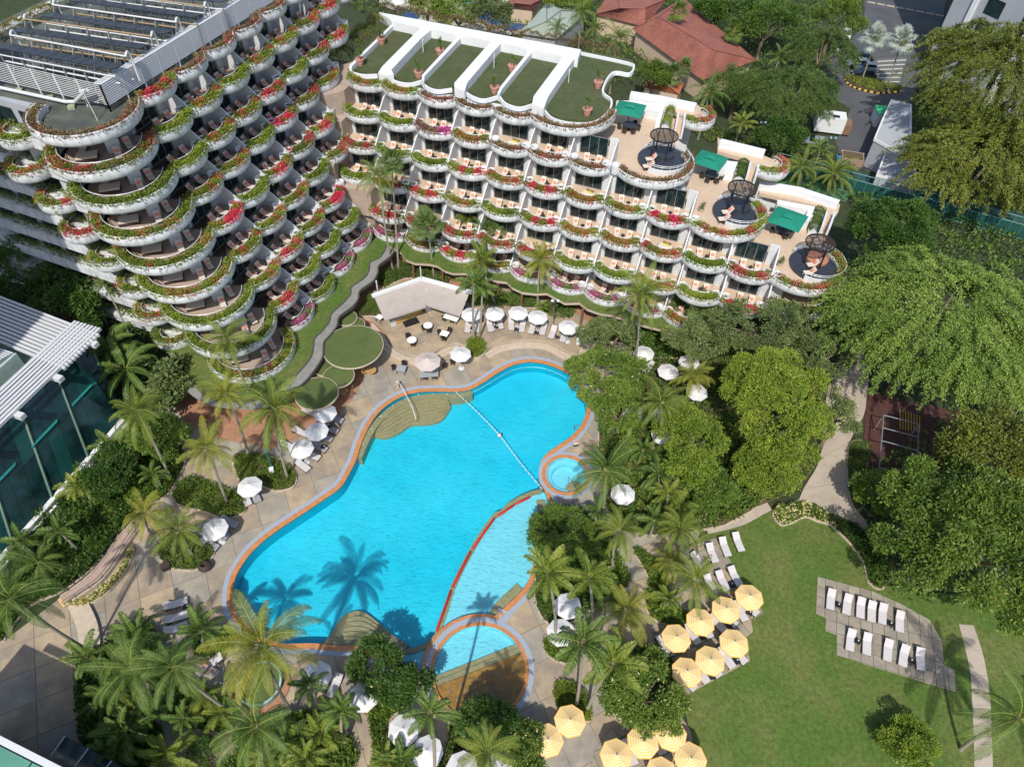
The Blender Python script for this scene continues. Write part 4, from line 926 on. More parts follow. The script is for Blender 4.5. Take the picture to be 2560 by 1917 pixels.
# shaded long facade running off to the left
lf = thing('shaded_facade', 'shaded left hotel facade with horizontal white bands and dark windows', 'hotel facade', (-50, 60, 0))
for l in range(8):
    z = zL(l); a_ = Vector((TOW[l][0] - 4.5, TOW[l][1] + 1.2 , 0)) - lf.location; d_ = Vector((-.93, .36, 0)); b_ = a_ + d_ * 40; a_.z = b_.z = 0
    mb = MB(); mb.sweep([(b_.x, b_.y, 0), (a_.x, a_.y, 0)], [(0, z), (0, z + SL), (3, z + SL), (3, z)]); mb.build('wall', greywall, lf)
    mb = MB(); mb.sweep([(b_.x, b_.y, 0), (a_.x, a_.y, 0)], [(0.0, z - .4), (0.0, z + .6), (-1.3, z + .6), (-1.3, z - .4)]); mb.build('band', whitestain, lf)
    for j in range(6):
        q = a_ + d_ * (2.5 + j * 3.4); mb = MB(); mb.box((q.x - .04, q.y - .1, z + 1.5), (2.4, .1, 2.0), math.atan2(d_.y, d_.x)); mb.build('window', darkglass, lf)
    A = [b_ + Vector((0, 0, 0)), a_]
    me = vine_mesh([Vector((p.x + .3, p.y - 1.0, 0)) for p in [a_ + d_ * 22, a_ + d_ * 11, a_]], 400 + l, 110, G_['boug'], G_['magf'], .12, 3, sgn=-1)
    tag(link('hanging_hedge', me, None, (lf.location.x, lf.location.y, z)), 'green hedge trailing along the %s shaded band of the left facade' % ORD[l], 'hedge', 'hedges on the shaded left facade')

# ------------------------------------------------------------------ turf roof of the right wing
ZR5 = zR(5); o = rightw.location
ro = thing('roof_garden', 'flat hotel roof laid with green turf between broad white walls', 'roof garden', (0, 84, ZR5))
ob = Vector((0, 84, ZR5))
def rb(pts, z=0.0): return [W('B', x, y, ZR5 + z) - Vector((0, 84, 0)) for x, y in pts]
def RO(mb, name, m, smooth=False): return mb.build(name, m, ro, smooth)
top = 1.25
# turf beds
beds = [[(330, 188), (470, 215), (245, 470), (180, 475), (110, 455), (62, 425)], [(585, 240), (740, 270), (530, 490), (525, 520), (440, 530), (330, 505), (300, 480)], [(785, 275), (935, 305), (745, 550), (700, 580), (600, 570), (545, 530), (545, 470)],
        [(1035, 325), (1200, 360), (1025, 570), (1020, 610), (920, 635), (830, 605), (805, 590)], [(1240, 360), (1420, 395), (1245, 640), (1180, 680), (1080, 660), (1025, 625), (1040, 570)],
        [(1545, 360), (1800, 410), (1880, 440), (1870, 465), (1750, 470), (1690, 580), (1745, 640), (1740, 700), (1640, 770), (1480, 775), (1370, 745), (1310, 695), (1330, 650)]]
for i, b_ in enumerate(beds):
    mb = MB(); mb.prism(spline(rb(b_), 3, True), -.05, .12); RO(mb, 'turf_bed', turf)
mb = MB(); full = rb([(330, 110), (1545, 320), (1880, 385), (1900, 450), (1860, 475), (1770, 480), (1700, 600), (1750, 680), (1700, 770), (1500, 810), (1330, 770), (1240, 700), (1000, 650), (740, 600), (500, 550), (240, 490), (50, 440)])
mb.prism(full, -.4, -.02); RO(mb, 'roof_slab', turf)
def wallpoly(pts, z1=top, nm='white_wall'): mb = MB(); mb.prism(rb(pts, z1), 0, z1); return RO(mb, nm, roofwhite)
wallpoly([(250, 80), (1550, 320), (1530, 380), (1380, 350), (1030, 278), (780, 230), (590, 193), (520, 180), (330, 140), (320, 125)])
wallpoly([(520, 178), (588, 193), (525, 245), (330, 450), (345, 480), (300, 490), (245, 470), (270, 430)], 1.21)
wallpoly([(975, 262), (1038, 278), (990, 330), (820, 530), (800, 590), (735, 560), (735, 535)], 1.21)
wallpoly([(1450, 345), (1545, 330), (1470, 430), (1340, 620), (1310, 700), (1235, 670), (1245, 620)], 1.21)
wallpoly([(765, 228), (790, 233), (545, 490), (540, 530), (525, 510), (530, 480)], .9); wallpoly([(1225, 315), (1250, 320), (1045, 570), (1025, 610), (1012, 600), (1030, 560)], .9)
wallpoly([(345, 165), (330, 160), (60, 420), (75, 445), (80, 425)], .7)
mb = MB(); rim = spline(rb([(60, 425), (110, 465), (190, 482), (250, 470)], .5) , 4); 
def rimw(pts, closed=False): mb = MB(); mb.sweep([(p.x, p.y, 0) for p in spline(rb(pts, .5), 5)], [(-.1, 0), (-.1, .5), (.12, .5), (.12, 0)]); RO(mb, 'bed_rim', roofwhite, False)
rimw([(60, 425), (75, 460), (150, 480), (240, 478)]); rimw([(300, 490), (370, 525), (450, 535), (530, 515)]); rimw([(530, 480), (545, 545), (620, 578), (720, 568)]); rimw([(805, 590), (860, 622), (930, 638), (1015, 615)])
rimw([(1015, 600), (1060, 660), (1150, 690), (1235, 670)]); rimw([(1310, 700), (1370, 760), (1500, 790), (1640, 780), (1730, 710), (1745, 640), (1690, 580), (1755, 465), (1860, 470), (1890, 430), (1850, 400), (1545, 335)])
for i, (x, y) in enumerate(((530, 265), (990, 365), (1475, 460))):
    mb = MB(); p = rb([(x, y)], 1.6)[0]; mb.tube([(p.x, p.y, .1), (p.x, p.y, 1.7)], .06, 5); mb.tube([(p.x, p.y, 1.7), (p.x + .1, p.y + .4, 1.75)], .06, 5); RO(mb, 'vent_pipe', metalw)
# terracotta pots with dracaena
def pot(p, sc_, label, plant=True, m=pinkpot, group='large terracotta pots on the turf roof', n=26):
    t = thing('potted_plant', label, 'potted plant', tuple(p), 0, group); mb = MB()
    mb.lathe((0, 0, 0), [(.38 * sc_, 0), (.46 * sc_, .35 * sc_), (.50 * sc_, .36 * sc_), (.50 * sc_, .42 * sc_), (.48 * sc_, .43 * sc_), (.54 * sc_, .66 * sc_), (.58 * sc_, .67 * sc_), (.58 * sc_, .76 * sc_), (.64 * sc_, .82 * sc_), (.64 * sc_, .92 * sc_), (.55 * sc_, .92 * sc_), (.54 * sc_, .8 * sc_), (.01, .8 * sc_)], 18)
    mb.build('pot', m, t, True)
    rs = np.random.RandomState(int(abs(p[0] * 31)) + 3)
    if plant:
        st_ = MB(); P = []; A = []
        for j in range(5):
            a_ = rs.rand() * 6.28; q = Vector((math.cos(a_) * .22, math.sin(a_) * .22, .8)) * sc_; h = rs.uniform(.8, 1.6) * sc_; e = q + Vector((rs.normal(0, .1), rs.normal(0, .1), h)); st_.tube([q, e], .035, 4)
            for _ in range(n): A.append(rs.normal(0, 1, 3) + np.array([0, 0, .35])); P.append(np.array(e) + rs.normal(0, .04, 3) - np.array([0, 0, rs.rand() * .3]))
        st_.build('stem', barkm, t); A = unit(np.array(A)); S_ = unit(np.cross(A, np.array([[0, 0, 1.0]]))); P = np.array(P)
        link('leaves', leafmesh('leaves', P, A, S_, rs.uniform(.3, .5, len(P)), .07, G_['mid']), t)
    return t
for i, (x, y) in enumerate(((270, 285), (132, 420), (645, 360), (508, 500), (1108, 462), (995, 600), (1658, 565), (1588, 740))):
    p = W('B', x, y, ZR5 + .12)
    pot(p, .95, 'pink terracotta pot with spiky plant, %s' % ['top left bed of the turf roof', 'front of the leftmost turf bed', 'upper end of the second turf bed', 'lower end of the second turf bed', 'upper end of the fourth turf bed', 'front of the fourth turf bed', 'upper part of the rounded end bed', 'lower part of the rounded end bed'][i])
# hedges round the roof edge
def bush_strip(name, pts, wd, ht, n, mats, label, cat='hedge', c='B', z=0.0, share=.03, seed=5, leaf=.16, group=None, closed=False):
    P_ = spline(WL(c, pts, z), 4, closed); P = np.array([(p.x, p.y) for p in P_]); d = np.diff(P, axis=0); L_ = np.linalg.norm(d, axis=1); cum = np.r_[0, L_.cumsum()]; rs = np.random.RandomState(seed)
    t = rs.rand(n) * cum[-1]; i = np.clip(np.searchsorted(cum, t) - 1, 0, len(d) - 1); f = ((t - cum[i]) / L_[i])[:, None]; b_ = P[i] + d[i] * f; N = np.c_[-d[i][:, 1], d[i][:, 0]] / L_[i][:, None]
    a_ = rs.uniform(0, PI, n); lump = .8 + .2 * np.sin(t * 1.7 + seed) + .15 * np.sin(t * 4.1); rr = rs.uniform(.75, 1.02, n) * lump
    o_ = np.cos(a_) * wd / 2 * rr; zz = np.sin(a_) ** .7 * ht * rr; pts3 = np.c_[b_ + N * o_[:, None], zz]; org = pts3.mean(0); org[2] = 0
    out = np.c_[N * np.cos(a_)[:, None], np.sin(a_)]; A, S_ = axes(rs, n, out, 0, .7); ln = rs.uniform(.7, 1.3, n) * leaf
    mi = (rs.rand(n) < share).astype(int)
    o2 = link(name, leafmesh(name, pts3 - org, A, S_, ln, ln * .55, mats, mi), None, (org[0], org[1], z)); return tag(o2, label, cat, group)
# the low solid core under each hedge keeps it from being see-through
bush_strip('hedge', [(290, 150), (200, 210), (100, 290), (10, 380), (-60, 430)], 3.4, 1.7, 9000, [G_['olive'], G_['redf']], 'thick olive green hedge along the left edge of the turf roof', z=ZR5 - .4)
bush_strip('hedge', [(250, 60), (600, 125), (900, 185), (1150, 235), (1400, 275), (1560, 310), (1800, 350)], 1.8, 1.1, 9000, [G_['dry'], G_['redf']], 'long brownish green hedge behind the rear wall of the turf roof', z=ZR5 - .3)
bush_strip('hedge', [(-60, 260), (120, 170), (300, 80), (450, -10)], 1.6, .9, 4200, [G_['olive'], G_['redf']], 'olive hedge along the far edge of the left hotel roof', 'hedge', 'A', ZT + .5, .08, 9)
# ------------------------------------------------------------------ penthouse terraces
TC = {4: ('T', (1250, 0)), 3: None, 2: None}
def plunge(l, cpx, crop, rr, label, cover=False):
    z = zR(l); c = W(crop, *cpx, z + .3); t = thing('plunge_pool', label, 'plunge pool', (c.x, c.y, z), 0, None)
    mb = MB(); mb.lathe((0, 0, 0), [(rr, 0), (rr, .32), (.01, .32)], 40); mb.build('deck', charcoal, t)
    mb = MB(); mb.sweep(circle((0, 0), rr + .02, 40, R(-130), R(130)), [(0, 0), (0, .62), (-.16, .62), (-.16, 0)]); mb.build('curved_wall', white, t)
    mb = MB(); mb.lathe((.3, .9, .3), [(1.25, 0), (1.25, .32), (1.12, .36), (1.1, .28), (.01, .28)], 28); mb.build('tub', terracotta if cover else charcoal, t, True)
    mb = MB(); mb.lathe((.3, .9, .36), [(1.12, 0), (1.1, .05), (.01, .07)], 28); mb.build('tub_cover' if cover else 'tub_water', cushion if cover else darkglass, t)
    mb = MB()
    for h in (.95, 1.15): mb.tube([p + Vector((0, 0, h)) for p in circle((0, 0), rr + .1, 30, R(-135), R(75))], .03, 4)
    for p in circle((0, 0), rr + .1, 12, R(-135), R(75)): mb.box((p.x, p.y, .85), (.04, .04, .6))
    mb.build('guard_rail', metalw, t); return c
def pergola(l, crop, cpx, label):
    z = zR(l); c = W(crop, *cpx, z + 2.9); t = thing('round_pergola', label, 'pergola', (c.x, c.y, z + .3), 0, 'round slatted pergolas on the penthouse terraces')
    for a_ in (20, 110, 200, 290): p = Vector((math.cos(R(a_)), math.sin(R(a_)), 0)) * 1.25; mb = MB(); mb.box((p.x, p.y, 1.28), (.14, .14, 2.56)); mb.build('post', black, t)
    mb = MB(); mb.sweep(circle((0, 0), 1.62, 36), [(-.04, 2.52), (-.04, 2.68), (.04, 2.68), (.04, 2.52)], closed=True); mb.build('ring_beam', black, t)
    for i in range(13):
        y = -1.44 + i * .24; w_ = math.sqrt(max(.1, 1.6 ** 2 - y * y)); mb = MB(); mb.box((0, y, 2.72), (2 * w_, .10, .05), 0); mb.build('slat', rattan, t)
    for x in (-.8, 0, .8): w_ = math.sqrt(1.6 ** 2 - x * x); mb = MB(); mb.box((x, 0, 2.6), (.06, 2 * w_, .1)); mb.build('rafter', black, t)
cA = plunge(4, (1590, 790), 'T', 2.95, 'dark round plunge pool deck on the highest penthouse terrace')
cB = plunge(3, (990, 520), 'U', 2.95, 'dark round plunge pool deck on the middle penthouse terrace')
cC = plunge(2, (1770, 1050), 'U', 2.95, 'dark round plunge pool deck with cream tub cover, lowest terrace', True)
pergola(4, 'T', (1610, 500), 'dark slatted round pergola over the highest plunge pool'); pergola(3, 'U', (1030, 285), 'dark slatted round pergola over the middle plunge pool'); pergola(2, 'U', (1815, 835), 'dark slatted round pergola over the lowest plunge pool')
def square_parasol(crop, cpx, l, label, rot, s=1.75):
    z = zR(l); c = W(crop, *cpx, z + 2.5); t = thing('parasol', label, 'parasol', (c.x, c.y, z), rot, 'square green parasols on the penthouse terraces')
    def pyr(s, z0, z1): mb = MB(); mb.add([(-s, -s, z0), (s, -s, z0), (s, s, z0), (-s, s, z0), (0, 0, z1), (0, -s, z0 + .06), (s, 0, z0 + .06), (0, s, z0 + .06), (-s, 0, z0 + .06)], [(0, 5, 4), (5, 1, 4), (1, 6, 4), (6, 2, 4), (2, 7, 4), (7, 3, 4), (3, 8, 4), (8, 0, 4)]); return mb
    mb = pyr(s, 2.3, 2.85); n = MB(); n.v = mb.v; n.f = mb.f; n.mi = mb.mi; n.build('canopy', greencloth, t)
    pyr(.65, 2.82, 3.05).build('vent_cap', greencloth, t); mb = MB(); mb.tube([(0, 0, 0), (0, 0, 2.9)], .05, 6); mb.build('pole', black, t)
square_parasol('T', (1180, 150), 4, 'green square parasol over dining table, highest penthouse terrace', R(-18)); square_parasol('T', (2190, 790), 3, 'green square parasol over dining table, middle penthouse terrace', R(-30)); square_parasol('U', (1490, 580), 2, 'green square parasol over dining table, lowest penthouse terrace', R(-32), 1.9)
def dining(crop, cpx, l, label, n=5):
    z = zR(l); c = W(crop, *cpx, z + .7); t = thing('dining_table', label, 'table', (c.x, c.y, z)); mb = MB(); mb.cyl((0, 0, .68), .85, .05, 20); mb.build('table_top', charcoal, t); mb = MB(); mb.cyl((0, 0, 0), .12, .68, 8); mb.cyl((0, 0, 0), .4, .04, 12); mb.build('pedestal', black, t)
    for i in range(n):
        a_ = R(200 + 280 * i / n - 20); use(ch_, 'c', (c.x + 1.15 * math.cos(a_), c.y + 1.15 * math.sin(a_), z), a_ + PI, 'dark wicker chair, %s clockwise round the %s' % (ORD[i], label.split(' with')[0]), 'wicker chairs round the terrace dining tables')
dining('T', (1170, 360), 4, 'dark round dining table on the highest penthouse terrace'); dining('U', (725, 140), 3, 'dark round dining table on the middle penthouse terrace'); dining('U', (1440, 690), 2, 'dark round dining table on the lowest penthouse terrace', 3)
def box_thing(name, label, cat, parts, loc, rz=0, group=None):
    t = thing(name, label, cat, loc, rz, group)
    for nm, c, d, m in parts: mb = MB(); mb.box(c, d); mb.build(nm, m, t)
    return t
for crop, x, y, l, lab, rz in (('T', 740, 640, 4, 'highest', -20), ('U', 1020, 890, 2, 'lowest', -25)):
    p = W(crop, x, y, zR(l) + .3); box_thing('sofa', 'dark wicker sofa with cream cushion on the %s terrace' % lab, 'sofa', [('base', (0, 0, .2), (1.9, .8, .4), rattan), ('seat_cushion', (0, .05, .45), (1.8, .68, .12), cushion), ('backrest', (0, -.36, .5), (1.9, .1, .5), rattan)], (p.x, p.y, zR(l)), R(rz))
for crop, x, y, l, lab in (('T', 910, 600, 4, 'highest'), ('U', 1160, 880, 2, 'lowest')):
    p = W(crop, x, y, zR(l) + .3); use(ch_, 'c', (p.x, p.y, zR(l)), R(70), 'single wicker armchair beside the sofa on the %s terrace' % lab, 'wicker armchairs by the terrace sofas')
for crop, x, y, l, lab in (('T', 770, 570, 4, 'highest'), ('T', 580, 590, 4, 'upper'), ('U', 1130, 900, 2, 'lowest')): 
    p = W(crop, x, y, zR(l)); mb = MB(); mb.cyl((p.x, p.y, zR(l)), .5, .4, 14); tag(mb.build('coffee_table', charcoal), 'dark round coffee table near the sofa, %s terrace' % lab, 'table')
for crop, pts, l, lab in (('T', ((1450, 800), (1420, 890)), 4, 'highest'), ('U', ((885, 530), (850, 600)), 3, 'middle'), ('U', ((1740, 1060), (1710, 1140)), 2, 'lowest')):
    for i, (x, y) in enumerate(pts):
        p = W(crop, x, y, zR(l) + .6); use(lp, 'l', (p.x - .7, p.y, zR(l) + .32), R(8), '%s cream lounger on the dark plunge pool deck, %s terrace' % (['rear', 'front'][i], lab), 'cream loungers on the plunge pool decks')
# cream tiled walks, garden walls and stair behind the terraces
for l, crop, wall, stair, pl, hed in ((4, 'T', [(1220, 60), (1620, 110), (1560, 330), (1500, 330), (1540, 200), (1010, 60)], [(1770, 300), (1850, 310), (1830, 470), (1740, 460)], [(1660, 160), (1750, 160), (1660, 420), (1570, 400)], 0),
                                      (3, 'U', [(800, 0), (985, 20), (945, 120), (780, 95)], [(1090, 100), (1170, 120), (1140, 240), (1060, 220)], [(985, 50), (1085, 60), (1050, 210), (940, 200)], 1),
                                      (2, 'U', [(1380, 400), (1760, 470), (1700, 620), (1650, 600), (1690, 500), (1380, 440)], [(1850, 600), (1930, 600), (1870, 760), (1800, 750)], [(1730, 520), (1850, 540), (1800, 740), (1690, 720)], 2)):
    z = zR(l); nm = ['highest', 'middle', 'lowest'][hed]; q = WL(crop, wall, z + 1.3); mb = MB(); mb.prism(q, z, z + 1.3); tag(mb.build('garden_wall', roofwhite), 'white garden wall behind the green parasol of the %s terrace' % nm, 'wall')
    q = WL(crop, stair, z + .8); t = thing('stair', 'short cream stair beside the round pergola of the %s terrace' % nm, 'stair', (q[3].x, q[3].y, z))
    for i in range(7):
        f0, f1 = i / 7, (i + 1) / 7; ring = [q[3].lerp(q[0], f0), q[2].lerp(q[1], f0), q[2].lerp(q[1], f1), q[3].lerp(q[0], f1)]; mb = MB(); mb.prism([p - Vector((q[3].x, q[3].y, 0)) for p in ring], 0, .17 * (i + 1)); mb.build('step', cream, t)
    for s0, s1 in ((q[3], q[0]), (q[2], q[1])): mb = MB(); mb.sweep([(s0.x - q[3].x, s0.y - q[3].y, 0), (s1.x - q[3].x, s1.y - q[3].y, 0)], [(-.12, 0), (-.12, 1.9), (.12, 1.9), (.12, 0)]); mb.build('side_wall', white, t)
    q = WL(crop, pl, z + .5); mb = MB(); mb.prism(q, z, z + .5); tag(mb.build('planter_bed', white), 'white planter bed next to the stair of the %s terrace' % nm, 'planter')
    a_ = (Vector(pl[0]) + Vector(pl[1])) / 2; b_ = (Vector(pl[2]) + Vector(pl[3])) / 2
    bush_strip('terrace_shrub', [tuple(a_), tuple((a_ + b_) / 2), tuple(b_)], 1.3, 1.0, 2200, [G_['lime'] if hed == 0 else G_['mid'], G_['yelf']], 'clipped green shrubs in the planter beside the %s terrace stair' % nm, 'shrub', crop, z + .45, .0, 50 + hed)
# rear walks stepping along the back of the terraces
for i, (pts, l) in enumerate((([('T', 1200, -60), ('T', 1560, 20), ('T', 2000, 90), ('T', 2120, 200), ('T', 1950, 250), ('T', 1900, 300), ('T', 1640, 130)], 4), ([('U', 780, -230), ('U', 900, -110), ('U', 1200, -60), ('U', 1400, 20), ('U', 1370, 80), ('U', 1220, 60), ('U', 1180, 110), ('U', 1080, 90), ('U', 1100, 0), ('U', 780, -90)], 3),
                            ([('U', 1200, 235), ('U', 1960, 395), ('U', 2010, 450), ('U', 1990, 530), ('U', 1940, 560), ('U', 1930, 620), ('U', 1850, 590), ('U', 1880, 480), ('U', 1200, 330)], 2))):
    z = zR(l) + 1.0; q = [W(c, x, y, z) for c, x, y in pts]; mb = MB(); mb.prism(q, z - .5, z); tag(mb.build('raised_walk', cream), 'cream raised walk behind the %s penthouse terrace' % ['highest', 'middle', 'lowest'][i], 'walkway')
for c, pts, z, lab in (('T', [(1180, -20), (1560, 40), (2000, 130)], zR(4) + 1.8, 'highest'), ('U', [(800, -180), (1250, -70)], zR(3) + 1.8, 'middle'), ('U', [(1200, 245), (1600, 310), (1990, 440)], zR(2) + 1.8, 'lowest')):
    q = WL(c, pts, z); mb = MB(); mb.sweep([(p.x, p.y, 0) for p in q], [(0, z - 7), (0, z), (.9, z), (.9, z - 7)]); tag(mb.build('rear_wall', roofwhite), 'broad white rear parapet wall behind the %s terrace' % lab, 'wall')
for c, x, y, l, r, a0, a1, lab in (('T', 2010, 300, 4, 2.2, 60, -150, 'highest'), ('U', 1300, 90, 3, 2.2, 60, -150, 'middle')):
    z = zR(l) + .5; cc = W(c, x, y, z); A = [p - cc for p in ring_arc((cc.x, cc.y), r, a0, a1, 18)]; A = [Vector((p.x, p.y, 0)) for p in A]
    t = thing('rear_terrace', 'small round planted terrace at the back right of the %s penthouse' % lab, 'terrace', (cc.x, cc.y, z)); mb = MB(); mb.sweep(A, PROF); mb.build('parapet', whitestain, t, True); mb = MB(); mb.prism(A, -.3, 0); mb.build('floor', cream, t)
    mb = MB(); q = offset(A, -.95, False); mb.tube([p + Vector((0, 0, 1.05)) for p in q], .04, 4); mb.build('handrail', metalw, t)
    tag(link('bougainvillea', vine_mesh(A, 501 + l, 200, G_['boug'], G_['redf'], .35, 4), None, tuple(cc)), 'red and green bougainvillea on the small rear terrace of the %s penthouse' % lab, 'bougainvillea')
p = W('U', 1310, 640, zR(2)); 
for c, x, y, l, lab in (('U', 610, 520, 3, 'small potted palm tree standing alone on the middle terrace'), ('U', 1395, 1065, 2, 'round clipped potted bush at the rail of the lowest terrace')):
    p = W(c, x, y, zR(l)); pot(p, .5, lab, True, stepst, None, 16)
# clear dome tent on the middle terrace, partly under the ring above
p = W('T', 1760, 1240, zR(3)); t = thing('covered_daybed', 'daybed wrapped in a pale clear plastic cover on the middle terrace', 'daybed', tuple(p)); mb = MB(); mb.lathe((0, 0, 0), [(1.15, 0), (1.2, .5), (1.0, 1.0), (.6, 1.35), (.01, 1.45)], 12); mb.build('plastic_cover', mat('plastic_cover', (.42, .45, .48), .25, .3, 2.5, bump=.8, bscale=2), t, True)
print('roofs ok', len(bpy.data.objects))
# ------------------------------------------------------------------ unseen tower block added out of frame, sized to shade the left side
tw = thing('shade_tower', 'unseen tall tower added beyond the left edge to shade the left wing', 'building', (-68, 30, 0))
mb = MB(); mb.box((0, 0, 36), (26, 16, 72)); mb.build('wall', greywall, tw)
for j in range(20): mb = MB(); mb.box((0, -8.1, 3 + j * 3.4), (25, .2, 1.6)); mb.box((13.1, 0, 3 + j * 3.4), (.2, 15, 1.6)); stuff(mb.build('window_band', darkglass, tw))
# ------------------------------------------------------------------ grass canopies and the slatted walk roof
gr = WL('K', [(935, 215), (870, 340), (760, 400), (750, 480), (700, 560), (570, 650), (560, 720), (500, 800), (370, 920), (340, 1010), (260, 1110), (190, 1180), (180, 1260), (140, 1393)], 3.15) + WL('Q', [(1500, 860), (1400, 930), (1280, 985), (1150, 1020), (1000, 1030), (880, 1010), (800, 960), (730, 880), (690, 800), (640, 700), (540, 640), (480, 590), (900, 300), (1500, 200), (1900, -200), (2120, -200)], 3.15)
gr = gr + [W('N', 300, 300, 3.15), W('N', 310, 470, 3.15)]
t = thing('grass_canopy', 'long strip of grass growing on the canopy roof below the left wing', 'grass roof', (-24, 58, 0))
mb = MB(); mb.prism([p + Vector((24, -58, 0)) for p in gr], 2.8, 3.12, True); mb.build('canopy_slab', mat('canopy_edge', (.16, .15, .13), .8), t)
mb = MB(); mb.prism([p + Vector((24, -58, 0)) for p in gr], 3.12, 3.17); mb.build('turf', lawnm, t)
gr2 = WL('N', [(320, 470), (440, 540), (480, 600), (560, 632), (690, 640), (760, 655), (830, 700), (900, 722), (1000, 722), (1090, 720), (1200, 760), (1290, 790), (1380, 800), (1430, 850), (1520, 892), (1640, 905), (1740, 900), (1830, 950), (1900, 988), (2030, 985), (2100, 1040), (2212, 1080)], 3.15) + WL('E', [(1760, 380), (1900, 430), (2060, 470), (2300, 560), (2300, 300), (1700, 60), (900, -180), (200, -280)], 3.15)
t2 = thing('grass_canopy', 'scalloped strip of grass on the canopy roof below the right wing', 'grass roof', (0, 70, 0))
for a_, b_, m, nm in ((2.75, 3.12, stepst, 'canopy_slab'), (3.12, 3.17, lawnm, 'turf')): mb = MB(); mb.prism([p + Vector((0, -70, 0)) for p in gr2], a_, b_, a_ < 3); mb.build(nm, m, t2)
for k, o_, q, tt in ((0, Vector((24, -58, 0)), gr, t), (1, Vector((0, -70, 0)), gr2, t2)):
    for i in range(2, 16 if k == 0 else 22, 3): p = q[i] + o_; cen = sum([x + o_ for x in q], Vector()) / len(q); p = p.lerp(cen, .06); mb = MB(); mb.cyl((p.x, p.y, 0), .14, 2.8, 8); mb.build('column', mat('brown_column', (.18, .10, .06), .7), tt)
lft = spline(WL('K', [(935, 215), (870, 340), (760, 400), (750, 480), (700, 560), (570, 650), (560, 720), (500, 800), (370, 920), (340, 1010), (260, 1110), (190, 1180), (180, 1260), (140, 1393)], 3.2) + WL('Q', [(1500, 870), (1400, 935)], 3.2), 4)
rgt = spline(WL('K', [(1008, 285), (960, 345), (850, 430), (840, 500), (790, 590), (655, 690), (640, 770), (580, 850), (445, 955), (420, 1050), (345, 1150), (290, 1210), (280, 1300), (262, 1393)], 3.2) + WL('Q', [(1640, 850), (1520, 950)], 3.2), 4)
wk = thing('slatted_walk_roof', 'winding grey slatted roof along the edge of the grass canopy', 'walkway roof', (-20, 60, 0)); ow = Vector((20, -60, 0))
n = min(len(lft), len(rgt))
for i in range(n - 1):
    for j in range(3):
        f0, f1 = j / 3 + .035, (j + 1) / 3 - .035; q = [lft[i].lerp(lft[i + 1], f0), rgt[i].lerp(rgt[i + 1], f0), rgt[i].lerp(rgt[i + 1], f1), lft[i].lerp(lft[i + 1], f1)]
        mb = MB(); mb.prism([p + ow for p in q], 3.2, 3.26, True); mb.build('board', woodm, wk)
for q in (lft, rgt): mb = MB(); mb.sweep([(p.x + 20, p.y - 60, 0) for p in q], [(-.08, 2.95), (-.08, 3.34), (.08, 3.34), (.08, 2.95)]); mb.build('edge_beam', mat('dark_edge', (.07, .065, .06), .6), wk)
lf2 = spline(WL('Q', [(545, 650), (600, 720), (640, 850), (700, 950), (800, 1020), (900, 1060), (1050, 1075), (1200, 1080), (1350, 1050), (1480, 980)], 3.1), 3); rg2 = spline(WL('Q', [(630, 660), (670, 740), (700, 830), (770, 920), (860, 990), (950, 1020), (1070, 1030), (1200, 1020), (1320, 990), (1420, 930)], 3.1), 3)
wk2 = thing('slatted_walk_roof', 'darker slatted roof curving under the palms below the lowest corner terrace', 'walkway roof', (-30, 50, 0))
for i in range(min(len(lf2), len(rg2)) - 1):
    for j in range(2): q = [lf2[i].lerp(lf2[i + 1], j / 2 + .02), rg2[i].lerp(rg2[i + 1], j / 2 + .02), rg2[i].lerp(rg2[i + 1], j / 2 + .48), lf2[i].lerp(lf2[i + 1], j / 2 + .48)]; mb = MB(); mb.prism([p + Vector((30, -50, 0)) for p in q], 3.0, 3.08, True); mb.build('board', woodm, wk2)
# ------------------------------------------------------------------ round green canopies
discs = [('Q', 2000, 590, 3.45, 3.1, 'largest round green canopy roof beside the bar terrace'), ('Q', 1886, 822, 1.75, 2.7, 'middle sized round green canopy roof between two larger ones'), ('Q', 1712, 958, 2.35, 2.9, 'round green canopy roof partly under the tall coconut palm'),
         ('Q', 1770, 762, 1.15, 2.3, 'small shaded round green canopy roof by the slatted walk'), ('Q', 1945, 365, 1.35, 2.2, 'small round green canopy roof tucked behind the largest one'), ('Q', 2005, 420, 1.35, 1.9, 'lowest round green canopy partly hidden by the largest one')]
discm = mat('green_canopy_felt', (.085, .115, .032), .9, .1, .8, alt=(.07, .10, .03), altscale=.5, bump=.2, bscale=20)
for c, x, y, r, z, lab in discs:
    p = W(c, x, y, z); t = thing('round_canopy', lab, 'canopy', (p.x, p.y, 0), 0, 'round green canopies by the pool bar')
    mb = MB(); mb.lathe((0, 0, z), [(.01, -.14), (r - .05, -.14), (r, -.10), (r, .06), (r - .07, .08), (r - .07, .03)], 48); mb.build('rim', stepst, t)
    mb = MB(); mb.lathe((0, 0, z), [(r - .07, .03), (r * .5, .07), (.01, .09)], 48); mb.build('felt_top', discm, t, True)
    mb = MB(); mb.cyl((0, 0, 0), .16, z - .1, 10); mb.build('column', barkm, t)
